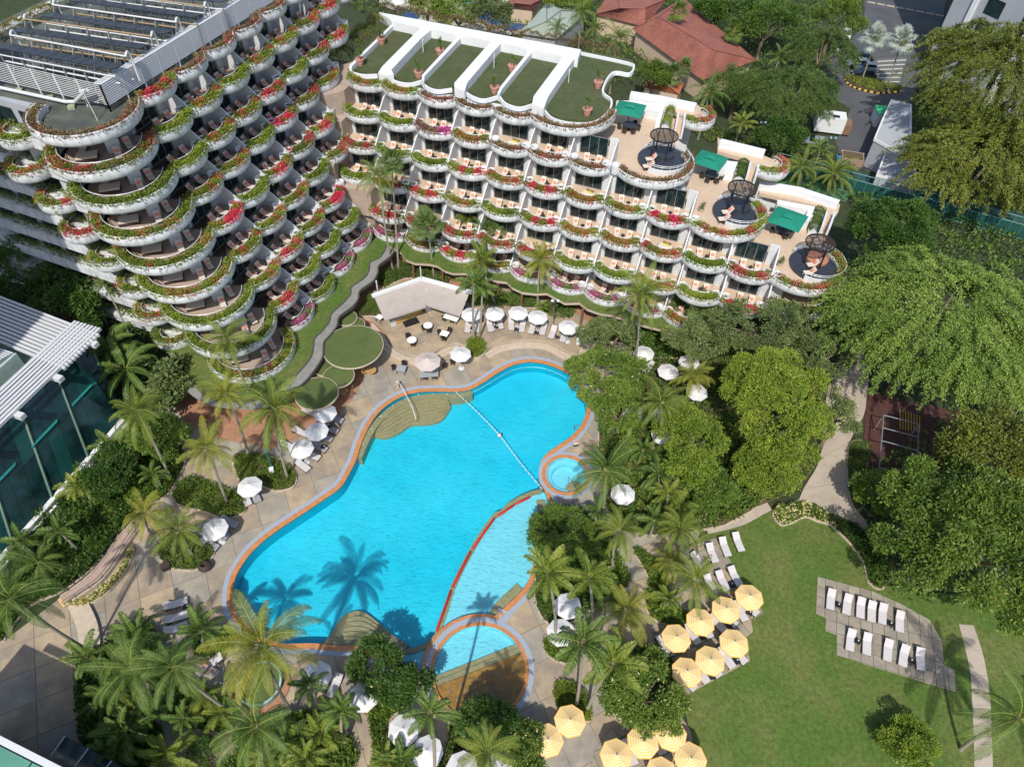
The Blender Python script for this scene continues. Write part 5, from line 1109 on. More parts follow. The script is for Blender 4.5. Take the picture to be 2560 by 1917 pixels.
# wicker chairs and tables below the canopies
wick = mat('tan_wicker', (.42, .25, .11), .7, .1, 20)
def wchair(p, rz, label):
    t = thing('wicker_chair', label, 'chair', tuple(p), rz, 'tan wicker chairs under the round canopies'); mb = MB(); mb.lathe((0, 0, 0), [(.27, .36), (.30, .42), (.01, .43)], 12); mb.build('seat', wick, t); mb = MB(); mb.sweep(circle((0, 0), .29, 12, R(-110), R(110)), [(-.02, .42), (-.02, .82), (.02, .82), (.02, .42)]); mb.build('backrest', wick, t)
    for a_ in (45, 135, 225, 315): mb = MB(); mb.cyl((.2 * math.cos(R(a_)), .2 * math.sin(R(a_)), 0), .022, .37, 5); mb.build('leg', wick, t)
for i, (x, y, tx, ty) in enumerate(((2085, 790, 2140, 775), (1985, 905, 1920, 935), (1870, 985, 1920, 935))):
    p = W('Q', x, y, .4); p.z = .05; wchair(p, R(160 - 120 * i), ['tan wicker chair left of the round table under the largest canopy', 'tan wicker chair right of the round table by the middle canopy', 'tan wicker chair left of the round table by the middle canopy'][i])
for i, (x, y) in enumerate(((2140, 775), (1915, 935))):
    p = W('Q', x, y, .72); t = thing('wicker_table', ['round tan wicker table below the right edge of the largest canopy', 'round tan wicker table below the middle green canopy'][i], 'table', (p.x, p.y, .05)); mb = MB(); mb.cyl((0, 0, .66), .62, .05, 20); mb.build('table_top', wick, t); mb = MB(); mb.cyl((0, 0, 0), .2, .66, 8); mb.build('pedestal', wick, t)
# ------------------------------------------------------------------ pool bar pavilion
o = W('K', 1285, 560, 3.6); pv = thing('pool_bar', 'open pool bar under two pale folded awnings with a white ridge', 'pavilion', (o.x, o.y, .42)); ob = Vector((o.x, o.y, .42))
def awning(pts, zs, nm='awning'):
    q = [W('K', x, y, z) - ob for (x, y), z in zip(pts, zs)]; mb = MB(); n = 8; a_, b_, c_, d_ = q; vs = []
    for i in range(n + 1):
        f = i / n; sagd = -.10 * math.sin(PI * f); p = a_.lerp(d_, f); r_ = b_.lerp(c_, f); vs += [p + Vector((0, 0, sagd)), r_ + Vector((0, 0, sagd))]
    mb.add(vs, [(2 * i, 2 * i + 1, 2 * i + 3, 2 * i + 2) for i in range(n)]); e = d_; f_ = c_; m_ = 26; vv = []
    for i in range(m_ + 1): p = e.lerp(f_, i / m_); vv += [p, p + Vector((0, 0, -.22 - .06 * (i % 2)))]
    mb.add(vv, [(2 * i, 2 * i + 1, 2 * i + 3, 2 * i + 2) for i in range(m_)]); mb.v = mb.v; me = mb.mesh(nm, awn); ob_ = link(nm, me, pv); return ob_
awning([(800, 742), (1290, 573), (1330, 845), (905, 983)], [3.55, 3.6, 2.95, 2.9]); awning([(1288, 573), (1772, 712), (1680, 938), (1205, 785)], [3.62, 3.6, 2.85, 2.95])
for p0, p1 in (((778, 738), (1285, 560)), ((1285, 558), (1800, 700))):
    a_, b_ = W('K', *p0, 3.75) - ob, W('K', *p1, 3.75) - ob; d = b_ - a_; mb = MB(); m_ = (a_ + b_) / 2; mb.box(tuple(m_), (d.length, .42, .34), math.atan2(d.y, d.x)); mb.build('ridge_beam', roofwhite, pv)
for i in range(8):
    f0, f1 = i / 8 + .008, (i + 1) / 8 - .008; q = WL('K', [(790, 735), (1280, 560), (1270, 535), (785, 690)], 3.6); r_ = [q[0].lerp(q[1], f0), q[0].lerp(q[1], f1), q[3].lerp(q[2], f1), q[3].lerp(q[2], f0)]; mb = MB(); mb.prism([p - ob for p in r_], 3.1, 3.16, True); mb.build('roof_panel', mat('mossy_panel', (.24, .24, .16), .7, .2, 2), pv)
q = WL('K', [(1030, 1040), (1290, 905), (1280, 860), (1020, 980)], .42); mb = MB(); mb.prism([p - ob for p in q], 0, 1.05); mb.build('counter', mat('yellow_counter', (.50, .32, .09), .6, .1, 2), pv)
q2 = WL('K', [(1015, 985), (1300, 850), (1290, 830), (1010, 960)], 1.5); mb = MB(); mb.prism([p - ob for p in q2], 1.05, 1.12); mb.build('counter_top', mat('bar_glass', (.25, .38, .40), .2), pv)
q = WL('K', [(1380, 870), (1760, 740), (1760, 700), (1300, 560), (830, 720), (950, 940)], .42); cen = sum(q, Vector()) / 6
for i, p in enumerate([W('K', 850, 760, .42), W('K', 1290, 620, .42), W('K', 1740, 760, .42), W('K', 1350, 850, .42), W('K', 920, 960, .42), W('K', 1670, 930, .42)]): mb = MB(); p = p - ob; mb.cyl((p.x, p.y, 0), .09, 2.9, 8); mb.build('post', roofwhite, pv)
mb = MB(); w0, w1 = W('K', 870, 865, .42) - ob, W('K', 1290, 735, .42) - ob; d = w1 - w0; mb.box(tuple((w0 + w1) / 2 + Vector((0, 0, 1.4))), (d.length, .15, 2.8), math.atan2(d.y, d.x)); mb.build('rear_wall', rattan, pv)
mb = MB(); w0, w1 = W('K', 1300, 735, .42) - ob, W('K', 1730, 860, .42) - ob; d = w1 - w0; mb.box(tuple((w0 + w1) / 2 + Vector((0, 0, 1.4))), (d.length, .15, 2.8), math.atan2(d.y, d.x)); mb.build('rear_wall', rattan, pv)
def table(c, x, y, z0, shape, s, m, label, rz=0.0, legs=False):
    p = W(c, x, y, z0 + .74); t = thing('table', label, 'table', (p.x, p.y, z0), rz); mb = MB()
    if shape == 'r': mb.cyl((0, 0, .70), s, .04, 22)
    else: mb.box((0, 0, .72), (s * 2, s * 1.7 if not legs else s * 1.2, .04))
    mb.build('table_top', m, t)
    if shape == 'r' : mb = MB(); mb.cyl((0, 0, 0), .05, .7, 6); mb.cyl((0, 0, 0), .3, .03, 12); mb.build('pedestal', black, t)
    else:
        for sx in (-1, 1):
            for sy in (-1, 1): mb = MB(); mb.box((sx * s * .85, sy * s * (.7 if not legs else .5), .35), (.05, .05, .7)); mb.build('leg', black, t)
    return t
whitetop = mat('white_table_top', (.78, .78, .76), .4, .03); greytop = mat('grey_table_top', (.30, .32, .34), .5, .05)
table('E', 565, 445, .45, 'r', .56, whitetop, 'round white table in front of the yellow bar counter'); table('E', 462, 538, .45, 'r', .56, whitetop, 'round white table nearest the big green canopy')
table('E', 672, 497, .45, 's', .5, whitetop, 'square white table in the middle of the bar terrace', R(-20)); table('E', 718, 390, .45, 's', .95, whitetop, 'long white table under the right awning of the bar', R(-22), True)
table('E', 393, 720, .03, 's', .55, greytop, 'square grey table between the steps and the pool', R(-8)); table('E', 570, 750, .03, 's', 1.1, greytop, 'long dark grey table under the beige parasol', R(8), True)
table('K', 855, 950, .45, 's', .42, whitetop, 'small white square table by the left corner of the bar', R(-35))
ck = rattan
def chair(c, x, y, z0, face, label):
    p = W(c, x, y, z0 + .4); return use(ch_, 'c', (p.x, p.y, z0), R(face), label, 'dark wicker chairs by the pool bar')
for c, x, y, z0, f, lab in (('E', 540, 462, .45, 20, 'dark chair left of the round white table before the counter'), ('E', 572, 478, .45, 90, 'dark chair below the round white table before the counter'), ('E', 438, 515, .45, -30, 'dark chair upper left of the round table by the canopy'), ('E', 470, 565, .45, 90, 'dark chair below the round table by the canopy'),
     ('E', 642, 492, .45, 0, 'dark chair left of the square white terrace table'), ('E', 702, 478, .45, 200, 'dark chair right of the square white terrace table'), ('E', 668, 530, .45, 80, 'dark chair below the square white terrace table'), ('E', 672, 400, .45, 60, 'left dark chair before the long white awning table'), ('E', 722, 415, .45, 80, 'right dark chair before the long white awning table'),
     ('E', 348, 718, .03, 0, 'dark chair left of the square grey table'), ('E', 412, 692, .03, 240, 'dark chair behind the square grey table'), ('E', 672, 705, .03, 190, 'dark chair right of the beige parasol'), ('E', 550, 780, .03, 80, 'left dark chair on the pool side of the parasol table'), ('E', 605, 775, .03, 90, 'right dark chair on the pool side of the parasol table'), ('E', 725, 682, .03, 0, 'dark chair left under the white parasol by the flower bed')):
    chair(c, x, y, z0, f, lab)
p = W('E', 340, 440, .45); t = thing('bar_fridge', 'small white and grey bar machine at the left end of the counter', 'cooler', tuple(p), .6); mb = MB(); mb.box((0, 0, .5), (.7, .7, 1.0)); mb.build('cabinet', metalw, t); mb = MB(); mb.box((0, 0, 1.05), (.72, .5, .1)); mb.build('lid', black, t)
p = W('E', 457, 425, .455); mb = MB(); mb.box((p.x, p.y, .462), (1.9, 1.2, .02), .5); tag(mb.build('floor_mat', black), 'dark rectangular mat on the ground before the yellow counter', 'mat')
p = W('E', 570, 352, .45); box_thing('white_cabinet', 'white slim cabinet between the two bar awnings', 'cabinet', [('body', (0, 0, .8), (.6, .5, 1.6), roofwhite), ('door', (0, -.26, .8), (.5, .03, 1.4), metalw)], tuple(p), -.2)
p = W('E', 1531, 560, .45); mb = MB(); mb.box((p.x, p.y, .85), (.5, .5, .8)); tag(mb.build('white_post', roofwhite), 'small white square pillar at the right end of the terrace steps', 'pillar')
# ------------------------------------------------------------------ parasols
def parasol_proto(m, r, h=2.45, rise=.5, base=True, name='parasol', ribs=8, band=False):
    t = thing(name, 'parasol', 'parasol'); mb = MB(); n = ribs; rings = 12 if band else 3; vs = []; 
    for j in range(rings + 1):
        f = j / rings; 
        for i in range(n): a_ = 2 * PI * (i + .5) / n; vs.append((r * f * math.cos(a_), r * f * math.sin(a_), h + rise * (1 - f) ** 1.1 - .04 * math.sin(PI * f)))
    fs = [(j * n + i, j * n + (i + 1) % n, (j + 1) * n + (i + 1) % n, (j + 1) * n + i) for j in range(rings) for i in range(n)]
    k = rings * n; vs += [(x * .995, y * .995, z - .12) for x, y, z in vs[k:k + n]]; fs += [(k + i, k + (i + 1) % n, k + n + (i + 1) % n, k + n + i) for i in range(n)]
    mb.add(vs, fs); me = mb.mesh('canopy', m)
    if band:
        at = me.attributes.new('band', 'FLOAT', 'POINT'); at.data.foreach_set('value', [min(j, rings) / rings * 6.5 for j in range(rings + 1) for i in range(n)] + [6.4] * n)
    c = link('canopy', me, t)
    mb = MB()
    for i in range(n): a_ = 2 * PI * (i + .5) / n; mb.tube([(0, 0, h + rise - .08), (r * .97 * math.cos(a_), r * .97 * math.sin(a_), h - .06)], .014, 4)
    mb.build('ribs', steel, t)
    mb = MB(); mb.lathe((0, 0, h + rise - .03), [(.10, 0), (.05, .05), (.03, .14), (.01, .15)], 8); mb.build('finial', metalw if not band else steel, t, True)
    mb = MB(); mb.tube([(0, 0, 0), (0, 0, h + rise)], .03, 6); mb.build('pole', metalw, t)
    mb = MB(); mb.lathe((0, 0, 0), [(.01, 0), (.36, .02), (.36, .07), (.1, .12), (.01, .12)], 14); mb.build('base', metalw, t, True); return t
pw = parasol_proto(cloth, 1.25); pb = parasol_proto(taupecloth, 1.55, 2.5, .55); py = parasol_proto(yellowcloth, 1.28, band=True)
first.update({'pw': True, 'py': True})
whites = [('E', 843, 370, .45, 'white parasol nearest the bar, behind two slim palm trunks'), ('E', 993, 365, .45, 'second white parasol from the bar on the terrace'), ('E', 1145, 360, .45, 'middle white parasol of the terrace row of five'), ('E', 1272, 387, .45, 'fourth white parasol from the bar on the terrace'), ('E', 1470, 452, .45, 'white parasol at the right end of the terrace row'),
 ('E', 775, 625, .03, 'white parasol beside the yellow green flower bed'), ('E', 1955, 620, .1, 'white parasol half hidden behind the plumeria, upper garden'), ('E', 2112, 738, .1, 'white parasol right of the plumeria beside a lounger'), ('E', 1885, 1000, .1, 'white parasol under the slender palm, left one'), ('E', 2072, 1030, .1, 'white parasol among palms, upper of the pair'), ('E', 2078, 1150, .1, 'white parasol among palms, lower of the pair'), ('E', 1820, 1525, .1, 'white parasol glimpsed below the large palm by the whirlpool'),
 ('D', 2090, 1005, .03, 'white parasol furthest up on the left poolside'), ('D', 2035, 1122, .03, 'second white parasol down on the left poolside'), ('D', 1938, 1235, .03, 'third white parasol with palm shadow, left poolside'), ('D', 1603, 1477, .03, 'lone white parasol by the planting on the left poolside'), ('G', 1378, 112, .03, 'white parasol partly under the palm at the left rim'),
 ('G', 2035, 1055, .03, 'white parasol near the round green fountain basin'), ('H', 148, 1190, .03, 'large white parasol below the plumeria at bottom'), ('H', 408, 1405, .03, 'white parasol left of the slim palm at the bottom'), ('H', 560, 1545, .03, 'white parasol crossed by a slim palm trunk at bottom'), ('H', 785, 1650, .03, 'white parasol cut by the bottom edge of the picture'), ('H', 1465, 605, .1, 'white parasol hidden in the palms beside the wading area'), ('H', 1420, 775, .1, 'white parasol peeping out below the twin royal palms'), ('H', 1040, 1650, .03, 'white parasol behind the yellow flowered shrub at bottom'), ('F', 60, 680, .1, 'white parasol right of the bright green palm, upper garden'), ('F', 110, 870, .1, 'white parasol at the left of the round lime tree')]
for i, (c, x, y, z0, lab) in enumerate(whites):
    p = W(c, x, y, z0 + 2.6); use(pw, 'pw', (p.x, p.y, z0), R(rnd.uniform(0, 45)), lab, 'white parasols round the pool')
p = W('E', 562, 670, 2.75); pb.location = (p.x, p.y, .03); tag(pb, 'larger beige parasol with folded tip over the grey table', 'parasol')
yl = [('I', 448, 550, 'yellow striped parasol, topmost right of the lawn group'), ('I', 297, 630, 'yellow striped parasol, second along the upper diagonal row'), ('I', 133, 708, 'yellow striped parasol, third along the upper row under palm fronds'), ('I', -22, 812, 'yellow striped parasol at the left end of the upper row'), ('I', 350, 845, 'yellow striped parasol at the right end of the lower row'), ('I', 196, 957, 'yellow striped parasol in the middle of the lower row'), ('I', 46, 1032, 'yellow striped parasol at the left end of the lower row'),
      ('H', 1480, 1345, 'yellow striped parasol beside the small round planting bed'), ('H', 1335, 1470, 'yellow striped parasol behind the white flowered shrub'), ('H', 1778, 1570, 'yellow striped parasol nearest the bottom edge, left of the corner patio'), ('H', 1950, 1480, 'yellow striped parasol under the yellow flowered tree'), ('H', 2130, 1432, 'yellow striped parasol at the lawn edge below the flowering tree'), ('H', 2070, 1690, 'yellow striped parasol cut by the bottom edge, middle one'), ('H', 2256, 1592, 'yellow striped parasol on the lawn corner at the bottom')]
for c, x, y, lab in yl:
    p = W(c, x, y, 2.7); use(py, 'py', (p.x, p.y, .09), R(rnd.uniform(0, 45)), lab, 'yellow striped parasols by the lawn')
# ------------------------------------------------------------------ ground loungers
la = lounger_proto(black, lilac, None, L_=2.0, w=.74, back=R(26), bl=.75); lb = lounger_proto(black, greyshademat, None, L_=2.0, w=.74, back=R(26), bl=.75)
first.update({'la': True, 'lb': True, 'gt': True})
def glounge(c, foot, head, z0, label, group, kind='la'):
    f, h = W(c, *foot, z0 + .35), W(c, *head, z0 + .6); a_ = math.atan2(h.y - f.y, h.x - f.x); use(la if kind == 'la' else lb, kind, (f.x, f.y, z0), a_, label, group)
tg = 'pale loungers under the terrace parasols'
for i, (f, h) in enumerate((((818, 490), (832, 400)), ((880, 488), (886, 400)), ((970, 485), (955, 400)), ((1035, 466), (1022, 390)), ((1102, 475), (1100, 395)), ((1168, 487), (1180, 400)), ((1225, 497), (1250, 415)), ((1298, 505), (1318, 420)), ((1355, 527), (1385, 440)), ((1428, 550), (1450, 480)))):
    glounge('E', f, h, .45, 'pale lounger, %s from the bar in the terrace row' % ORD[i], tg)
rg = 'pale loungers on the lawn paving'
for i, (h, f) in enumerate((((980, 500), (965, 630)), ((1088, 535), (1068, 662)), ((1170, 560), (1158, 685)), ((1240, 585), (1230, 710)), ((1312, 597), (1300, 725)), ((1420, 645), (1412, 775)))): glounge('I', f, h, .09, 'pale lounger on the lawn paving, upper row, %s from the left' % ORD[i], rg)
for i, (h, f) in enumerate((((1110, 757), (1090, 895)), ((1210, 785), (1200, 922)), ((1348, 825), (1332, 962)), ((1455, 860), (1430, 995)), ((1548, 885), (1550, 1022)))): glounge('I', f, h, .09, 'pale lounger on the lawn paving, lower row, %s from the left' % ORD[i], rg)
lg = 'pale loungers among the yellow parasols'
names = ['top lounger of all, alone on the grass edge', 'second lounger from the grass edge', 'third lounger from the grass edge', 'leftmost lounger beside the palm crown', 'lounger just above the topmost yellow parasol', 'lounger between palm crown and topmost parasol', 'lounger under the palm fronds', 'lounger partly covered by palm fronds']
for i, (h, f) in enumerate((((352, 133), (398, 258)), ((268, 165), (312, 290)), ((188, 212), (230, 330)), ((38, 285), (55, 365)), ((328, 362), (388, 480)), ((250, 392), (305, 510)), ((175, 420), (225, 535)), ((110, 300), (165, 372)))): glounge('I', f, h, .09, names[i].replace('lounger', 'pale lounger'), lg)
for i, (h, f) in enumerate((((1290, 400), (1405, 525)), ((1130, 400), (1238, 615)), ((1000, 560), (1110, 675)), ((800, 560), (965, 770)), ((680, 700), (755, 850)), ((465, 705), (590, 930)), ((330, 900), (400, 1015)), ((80, 880), (205, 1100)), ((1130, 1050), (1240, 1195)), ((920, 1020), (1065, 1260)), ((800, 1250), (880, 1380)), ((585, 1260), (710, 1465)), ((440, 1430), (545, 1560)))):
    glounge('Y', f, h, .09, 'pale lounger under the yellow parasols, %s going down from the top right' % ORD[i], lg)
for i, (h, f) in enumerate((((1860, 1530), (1895, 1630)), ((2030, 1440), (2075, 1560)), ((2200, 1530), (2180, 1640)))): glounge('H', f, h, .09, 'pale lounger below the flowering tree, %s from the left at bottom' % ORD[i], lg)
pg = 'grey loungers on the left poolside'
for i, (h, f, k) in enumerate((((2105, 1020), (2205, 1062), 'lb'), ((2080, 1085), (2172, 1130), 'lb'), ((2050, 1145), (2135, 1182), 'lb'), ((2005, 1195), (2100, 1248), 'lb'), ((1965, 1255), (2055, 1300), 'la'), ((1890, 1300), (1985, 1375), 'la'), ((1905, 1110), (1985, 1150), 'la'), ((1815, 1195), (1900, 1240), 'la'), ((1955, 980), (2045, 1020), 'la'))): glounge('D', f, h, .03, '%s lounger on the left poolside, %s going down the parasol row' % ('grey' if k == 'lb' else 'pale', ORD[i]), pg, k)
glounge('D', (1600, 1600), (1560, 1510), .03, 'bright pale lounger below the lone white parasol', pg); glounge('D', (1660, 1580), (1625, 1500), .03, 'lounger coloured shade-grey below the lone white parasol', pg, 'lb')
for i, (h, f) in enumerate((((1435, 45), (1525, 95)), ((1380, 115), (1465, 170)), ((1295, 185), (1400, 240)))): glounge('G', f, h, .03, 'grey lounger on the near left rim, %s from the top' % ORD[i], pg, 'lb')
for i, (h, f) in enumerate((((1075, 605), (1205, 572)), ((1085, 690), (1212, 658)), ((1075, 762), (1205, 728)))): glounge('G', f, h, .03, 'pale lounger of the trio on the lower left plaza, %s from the top' % ORD[i], 'trio of pale loungers on the plaza')
glounge('G', (2120, 1195), (2165, 1085), .03, 'pale lounger right of the round green fountain basin', 'loungers by the fountain basin')
glounge('G', (1290, 1020), (1370, 960), .03, 'pale lounger half hidden beneath palms near the fountain basin', 'loungers by the fountain basin')
glounge('E', (1960, 750), (2005, 680), .1, 'pale lounger right of the upper garden parasol', 'loungers in the upper garden')
gt = thing('side_table', 'table', 'side table'); mb = MB(); mb.box((0, 0, .42), (.5, .5, .04)); mb.build('table_top', black, gt)
for sx in (-.2, .2):
    for sy in (-.2, .2): mb = MB(); mb.box((sx, sy, .2), (.04, .04, .4)); mb.build('leg', black, gt)
mb = MB(); mb.box((.08, .08, .47), (.1, .1, .07)); mb.build('tissue_box', roofwhite, gt)
for i, (c, x, y, z0, lab) in enumerate((('I', 1017, 603, .09, 'left of the upper lawn row'), ('I', 1352, 722, .09, 'right in the upper lawn row'), ('I', 1140, 835, .09, 'left of the lower lawn row'), ('I', 1490, 965, .09, 'right in the lower lawn row'), ('E', 852, 462, .45, 'under the first terrace parasol'), ('E', 1005, 455, .45, 'under the second terrace parasol'), ('E', 1137, 468, .45, 'under the middle terrace parasol'), ('E', 1265, 490, .45, 'under the fourth terrace parasol'), ('E', 1398, 517, .45, 'under the last terrace parasol'),
    ('Y', 1290, 500, .09, 'under the topmost yellow parasol'), ('Y', 1010, 670, .09, 'under the second yellow parasol'), ('Y', 640, 830, .09, 'under the third yellow parasol'), ('Y', 300, 1010, .09, 'under the leftmost upper yellow parasol'), ('Y', 1120, 1170, .09, 'under the right lower yellow parasol'), ('Y', 780, 1380, .09, 'under the middle lower yellow parasol'), ('Y', 1050, 115, .09, 'between loungers above the yellow parasols'), ('I', 185, 322, .09, 'below the third lounger from the grass edge'), ('G', 1195, 615, .03, 'between loungers of the plaza trio'), ('D', 2120, 1090, .03, 'between the upper grey poolside loungers'), ('D', 2080, 1225, .03, 'between the lower grey poolside loungers'))):
    p = W(c, x, y, z0 + .42); use(gt, 'gt', (p.x, p.y, z0), R(rnd.uniform(-30, 30)), 'small black side table ' + lab, 'small black side tables beside the loungers')
# pots, vases, lamps, fountain basin
p = W('G', 1320, 360, .4); t = thing('clay_jar', 'big brown open jar at the tip of the palm bed', 'jar', (p.x, p.y, .03)); mb = MB(); mb.lathe((0, 0, 0), [(.25, 0), (.55, .35), (.62, .6), (.45, .85), (.3, .92), (.26, .86), (.2, .7), (.01, .3)], 20); mb.build('body', rattan, t, True)
p = W('G', 1068, 358, .3); t = thing('planter_box', 'small dark square pot at the left of the palm bed', 'planter', (p.x, p.y, .03), .5); mb = MB(); mb.box((0, 0, .3), (.75, .6, .6)); mb.build('box', black, t); mb = MB(); mb.box((0, 0, .61), (.8, .65, .04)); mb.build('rim', rattan, t)
p = W('G', 1665, 1105, .8); t = thing('fountain_basin', 'round green basin with pale turquoise rim among the palms', 'fountain', (p.x, p.y, 0)); 
mb = MB(); mb.lathe((0, 0, 0), [(1.75, 0), (1.82, .8), (1.85, .85), (1.68, .85), (1.66, .7)], 36); mb.build('rim', mat('turquoise_rim', (.28, .45, .42), .5, .1, 3), t, True); mb = MB(); mb.lathe((0, 0, 0), [(1.68, .72), (.9, .6), (.01, .55)], 36); mb.build('green_bowl', discm, t, True); mb = MB(); mb.lathe((0, 0, 0), [(2.4, .0), (2.4, .2), (1.8, .2), (1.8, 0)], 36); mb.build('plinth', brick, t)
for c, x, y, lab in (('E', 1385, 290, 'ornate lamp post with white globes by the brick walk'), ('C', 535, 790, 'dark green lamp post with blue shades behind the hedge'), ('C', 985, 890, 'lamp post with blue shades near the parked cars')):
    ht = 4.2; p = W(c, x, y, ht); t = thing('lamp_post', lab, 'lamp post', (p.x, p.y, 0)); mb = MB(); mb.tube([(0, 0, 0), (0, 0, ht)], .05, 6); mb.build('pole', mat('green_iron', (.02, .08, .07), .5), t)
    for s_ in (-.35, .35): mb = MB(); mb.lathe((s_, 0, ht), [(.05, -.1), (.2, .0), (.17, .18), (.01, .24)], 10); mb.build('lamp_shade', metalw if c == 'E' else mat('blue_shade', (.25, .42, .5), .3), t, True)
    mb = MB(); mb.tube([(-.35, 0, ht - .1), (.35, 0, ht - .1)], .03, 5); mb.build('arm', mat('green_iron', (.02, .08, .07), .5), t)
p = W('E', 1518, 1200, .5); box_thing('safety_sign', 'small white sign board standing at the right pool rim', 'sign', [('board', (0, 0, .55), (.5, .04, .8), roofwhite), ('red_band', (0, -.025, .75), (.44, .01, .18), redfl), ('yellow_band', (0, -.025, .5), (.44, .01, .12), kyellow), ('foot', (0, 0, .05), (.5, .3, .08), black)], (p.x, p.y, .03), .3)
p = W('E', 373, 845, .03); mb = MB(); mb.cyl((p.x, p.y, .03), .16, .95, 10); mb.cyl((p.x, p.y, .98), .22, .06, 12); tag(mb.build('rail_post', stepst), 'short pale post where the white handrail begins', 'post')
p = W('D', 1312, 1045, .4); mb = MB(); mb.tube([(p.x, p.y, .05), (p.x - .25, p.y + .3, .55)], [.22, .1], 6); mb.tube([(p.x + .2, p.y - .1, .05), (p.x - .2, p.y + .3, .55)], [.12, .08], 6); tag(mb.build('wet_floor_sign', kyellow), 'yellow folded caution stand on the brick walk under palms', 'sign')
p = W('D', 1700, 1240, 1.8); q = W('D', 1748, 1378, .6); mb = MB(); mb.tube(spline([p, p.lerp(q, .5) + Vector((.1, 0, .1)), q], 4), .05, 5); tag(mb.build('slide_pole', mat('teal_metal', (.02, .28, .26), .4)), 'teal leaning pole standing in the palm bed', 'pole')
mb = MB(); mb.box((q.x, q.y, q.z + .1), (.45, .45, .5), .3); tag(mb.build('white_box', roofwhite), 'small white box at the foot of the teal pole', 'box')
# person with towels near the basin
print('poolside ok', len(bpy.data.objects))
# ------------------------------------------------------------------ palms: each frond is a part, frond meshes are shared
def frond_mesh(seed, L_, e0, droop, leafm, ll=.75, n=56, wdt=.042, twist=.25, vee=.2):
    rs = np.random.RandomState(seed); mb = MB(); p = Vector((.12, 0, 0)); a = e0; pts = [p.copy()]; N = 14
    for i in range(N): f = (i + .5) / N; a -= droop * (0.35 + 1.5 * f) / N; p = p + Vector((math.cos(a), 0, math.sin(a))) * (L_ / N); pts.append(p.copy())
    mb.tube(pts, [.038 * (1 - i / (N + 2)) + .006 for i in range(N + 1)], 4)
    mb.cur = 1
    for i in range(n):
        f = .12 + .87 * i / (n - 1); x = f * N; k = min(int(x), N - 1); q = pts[k].lerp(pts[k + 1], x - k); t = (pts[k + 1] - pts[k]).normalized(); up = Vector((-t.z, 0, t.x))
        ln = ll * 1.12 * (math.sin(PI * min(1, (f * .90 + .10))) ** .55) * rs.uniform(.88, 1.1)
        for sd in (-1, 1):
            d = (Vector((0, sd, 0)) * .8 + t * (.35 + .5 * f) + up * (vee * rs.uniform(.3, 1.2)) - Vector((0, 0, .15))).normalized(); d2 = (d * .75 + Vector((0, 0, -1.0 - .7 * rs.rand()))).normalized()
            w_ = (t + Vector((0, 0, rs.uniform(-.3, .3)))).normalized() * wdt; m = q + d * ln * .5; e = m + d2 * ln * .5
            mb.add([q - w_ * .4, q + w_ * .4, m + w_ * .5, m - w_ * .5, e], [(0, 1, 2, 3), (3, 2, 4)])
    return mb.mesh('frond', [rachism, leafm])
def fan_mesh(seed, L_, e0, leafm, r=.95, n=22):
    rs = np.random.RandomState(seed); mb = MB(); d = Vector((math.cos(e0), 0, math.sin(e0))); mb.tube([(0.05, 0, 0), d * (L_ * .6), d * L_ + Vector((0, 0, -.08 * L_))], [.035, .022, .015], 4); mb.cur = 1; c = d * L_ + Vector((0, 0, -.08 * L_)); up = Vector((-d.z, 0, d.x))
    for i in range(n):
        a = R(-135 + 270 * i / (n - 1)); v = (d * math.cos(a) + Vector((0, 1, 0)) * math.sin(a)).normalized(); ln = r * (1 - .25 * abs(i / (n - 1) - .5)) * rs.uniform(.9, 1.08); side = (d * -math.sin(a) + Vector((0, 1, 0)) * math.cos(a)); w_ = r * 2.2 * PI * .75 / n / 2
        m = c + v * ln * .55 + up * (.06 if i % 2 else 0); e = c + v * ln + Vector((0, 0, -.30 * r * rs.uniform(.6, 1.4)))
        mb.add([c, m - side * w_ * .5, m + side * w_ * .5, e], [(0, 1, 2), (1, 3, 2)])
    return mb.mesh('frond', [rachism, leafm])
FR = {}
def fronds(kind):
    if kind in FR: return FR[kind]
    if kind in ('coco', 'cocoy', 'dark'):
        m = G_[kind]; FR[kind] = [frond_mesh(s, 4.0, R(e), dr, m, ll=.82) for s, e, dr in ((1, 78, 1.2), (2, 62, 1.6), (3, 42, 1.75), (4, 22, 1.5), (5, 2, 1.2), (6, -22, .9))]
    elif kind == 'areca': FR[kind] = [frond_mesh(s, 2.6, R(e), dr, G_['dark'], ll=.75, n=26, wdt=.10, vee=.5) for s, e, dr in ((11, 75, .9), (12, 52, 1.2), (13, 30, 1.2), (14, 8, 1.0))]
    elif kind == 'arecay': FR[kind] = [frond_mesh(s, 2.6, R(e), dr, G_['coco'], ll=.75, n=26, wdt=.10, vee=.5) for s, e, dr in ((11, 75, .9), (12, 52, 1.2), (13, 30, 1.2), (14, 8, 1.0))]
    elif kind == 'big': FR[kind] = [frond_mesh(s, 5.2, R(e), dr, G_['dark'], ll=.9, n=60, wdt=.09, vee=.15) for s, e, dr in ((21, 70, 1.6), (22, 45, 1.7), (23, 25, 1.5), (24, 5, 1.1))]
    elif kind in ('fan', 'silver', 'wash'):
        m = G_[{'fan': 'fan', 'silver': 'silver', 'wash': 'mid'}[kind]]; FR[kind] = [fan_mesh(s, 1.25, R(e), m, 1.05) for s, e in ((31, 75), (32, 50), (33, 25), (34, 0), (35, -28))]
    return FR[kind]
COUNT = {'coco': 24, 'cocoy': 24, 'dark': 22, 'areca': 15, 'arecay': 15, 'big': 18, 'fan': 34, 'silver': 30, 'wash': 26}
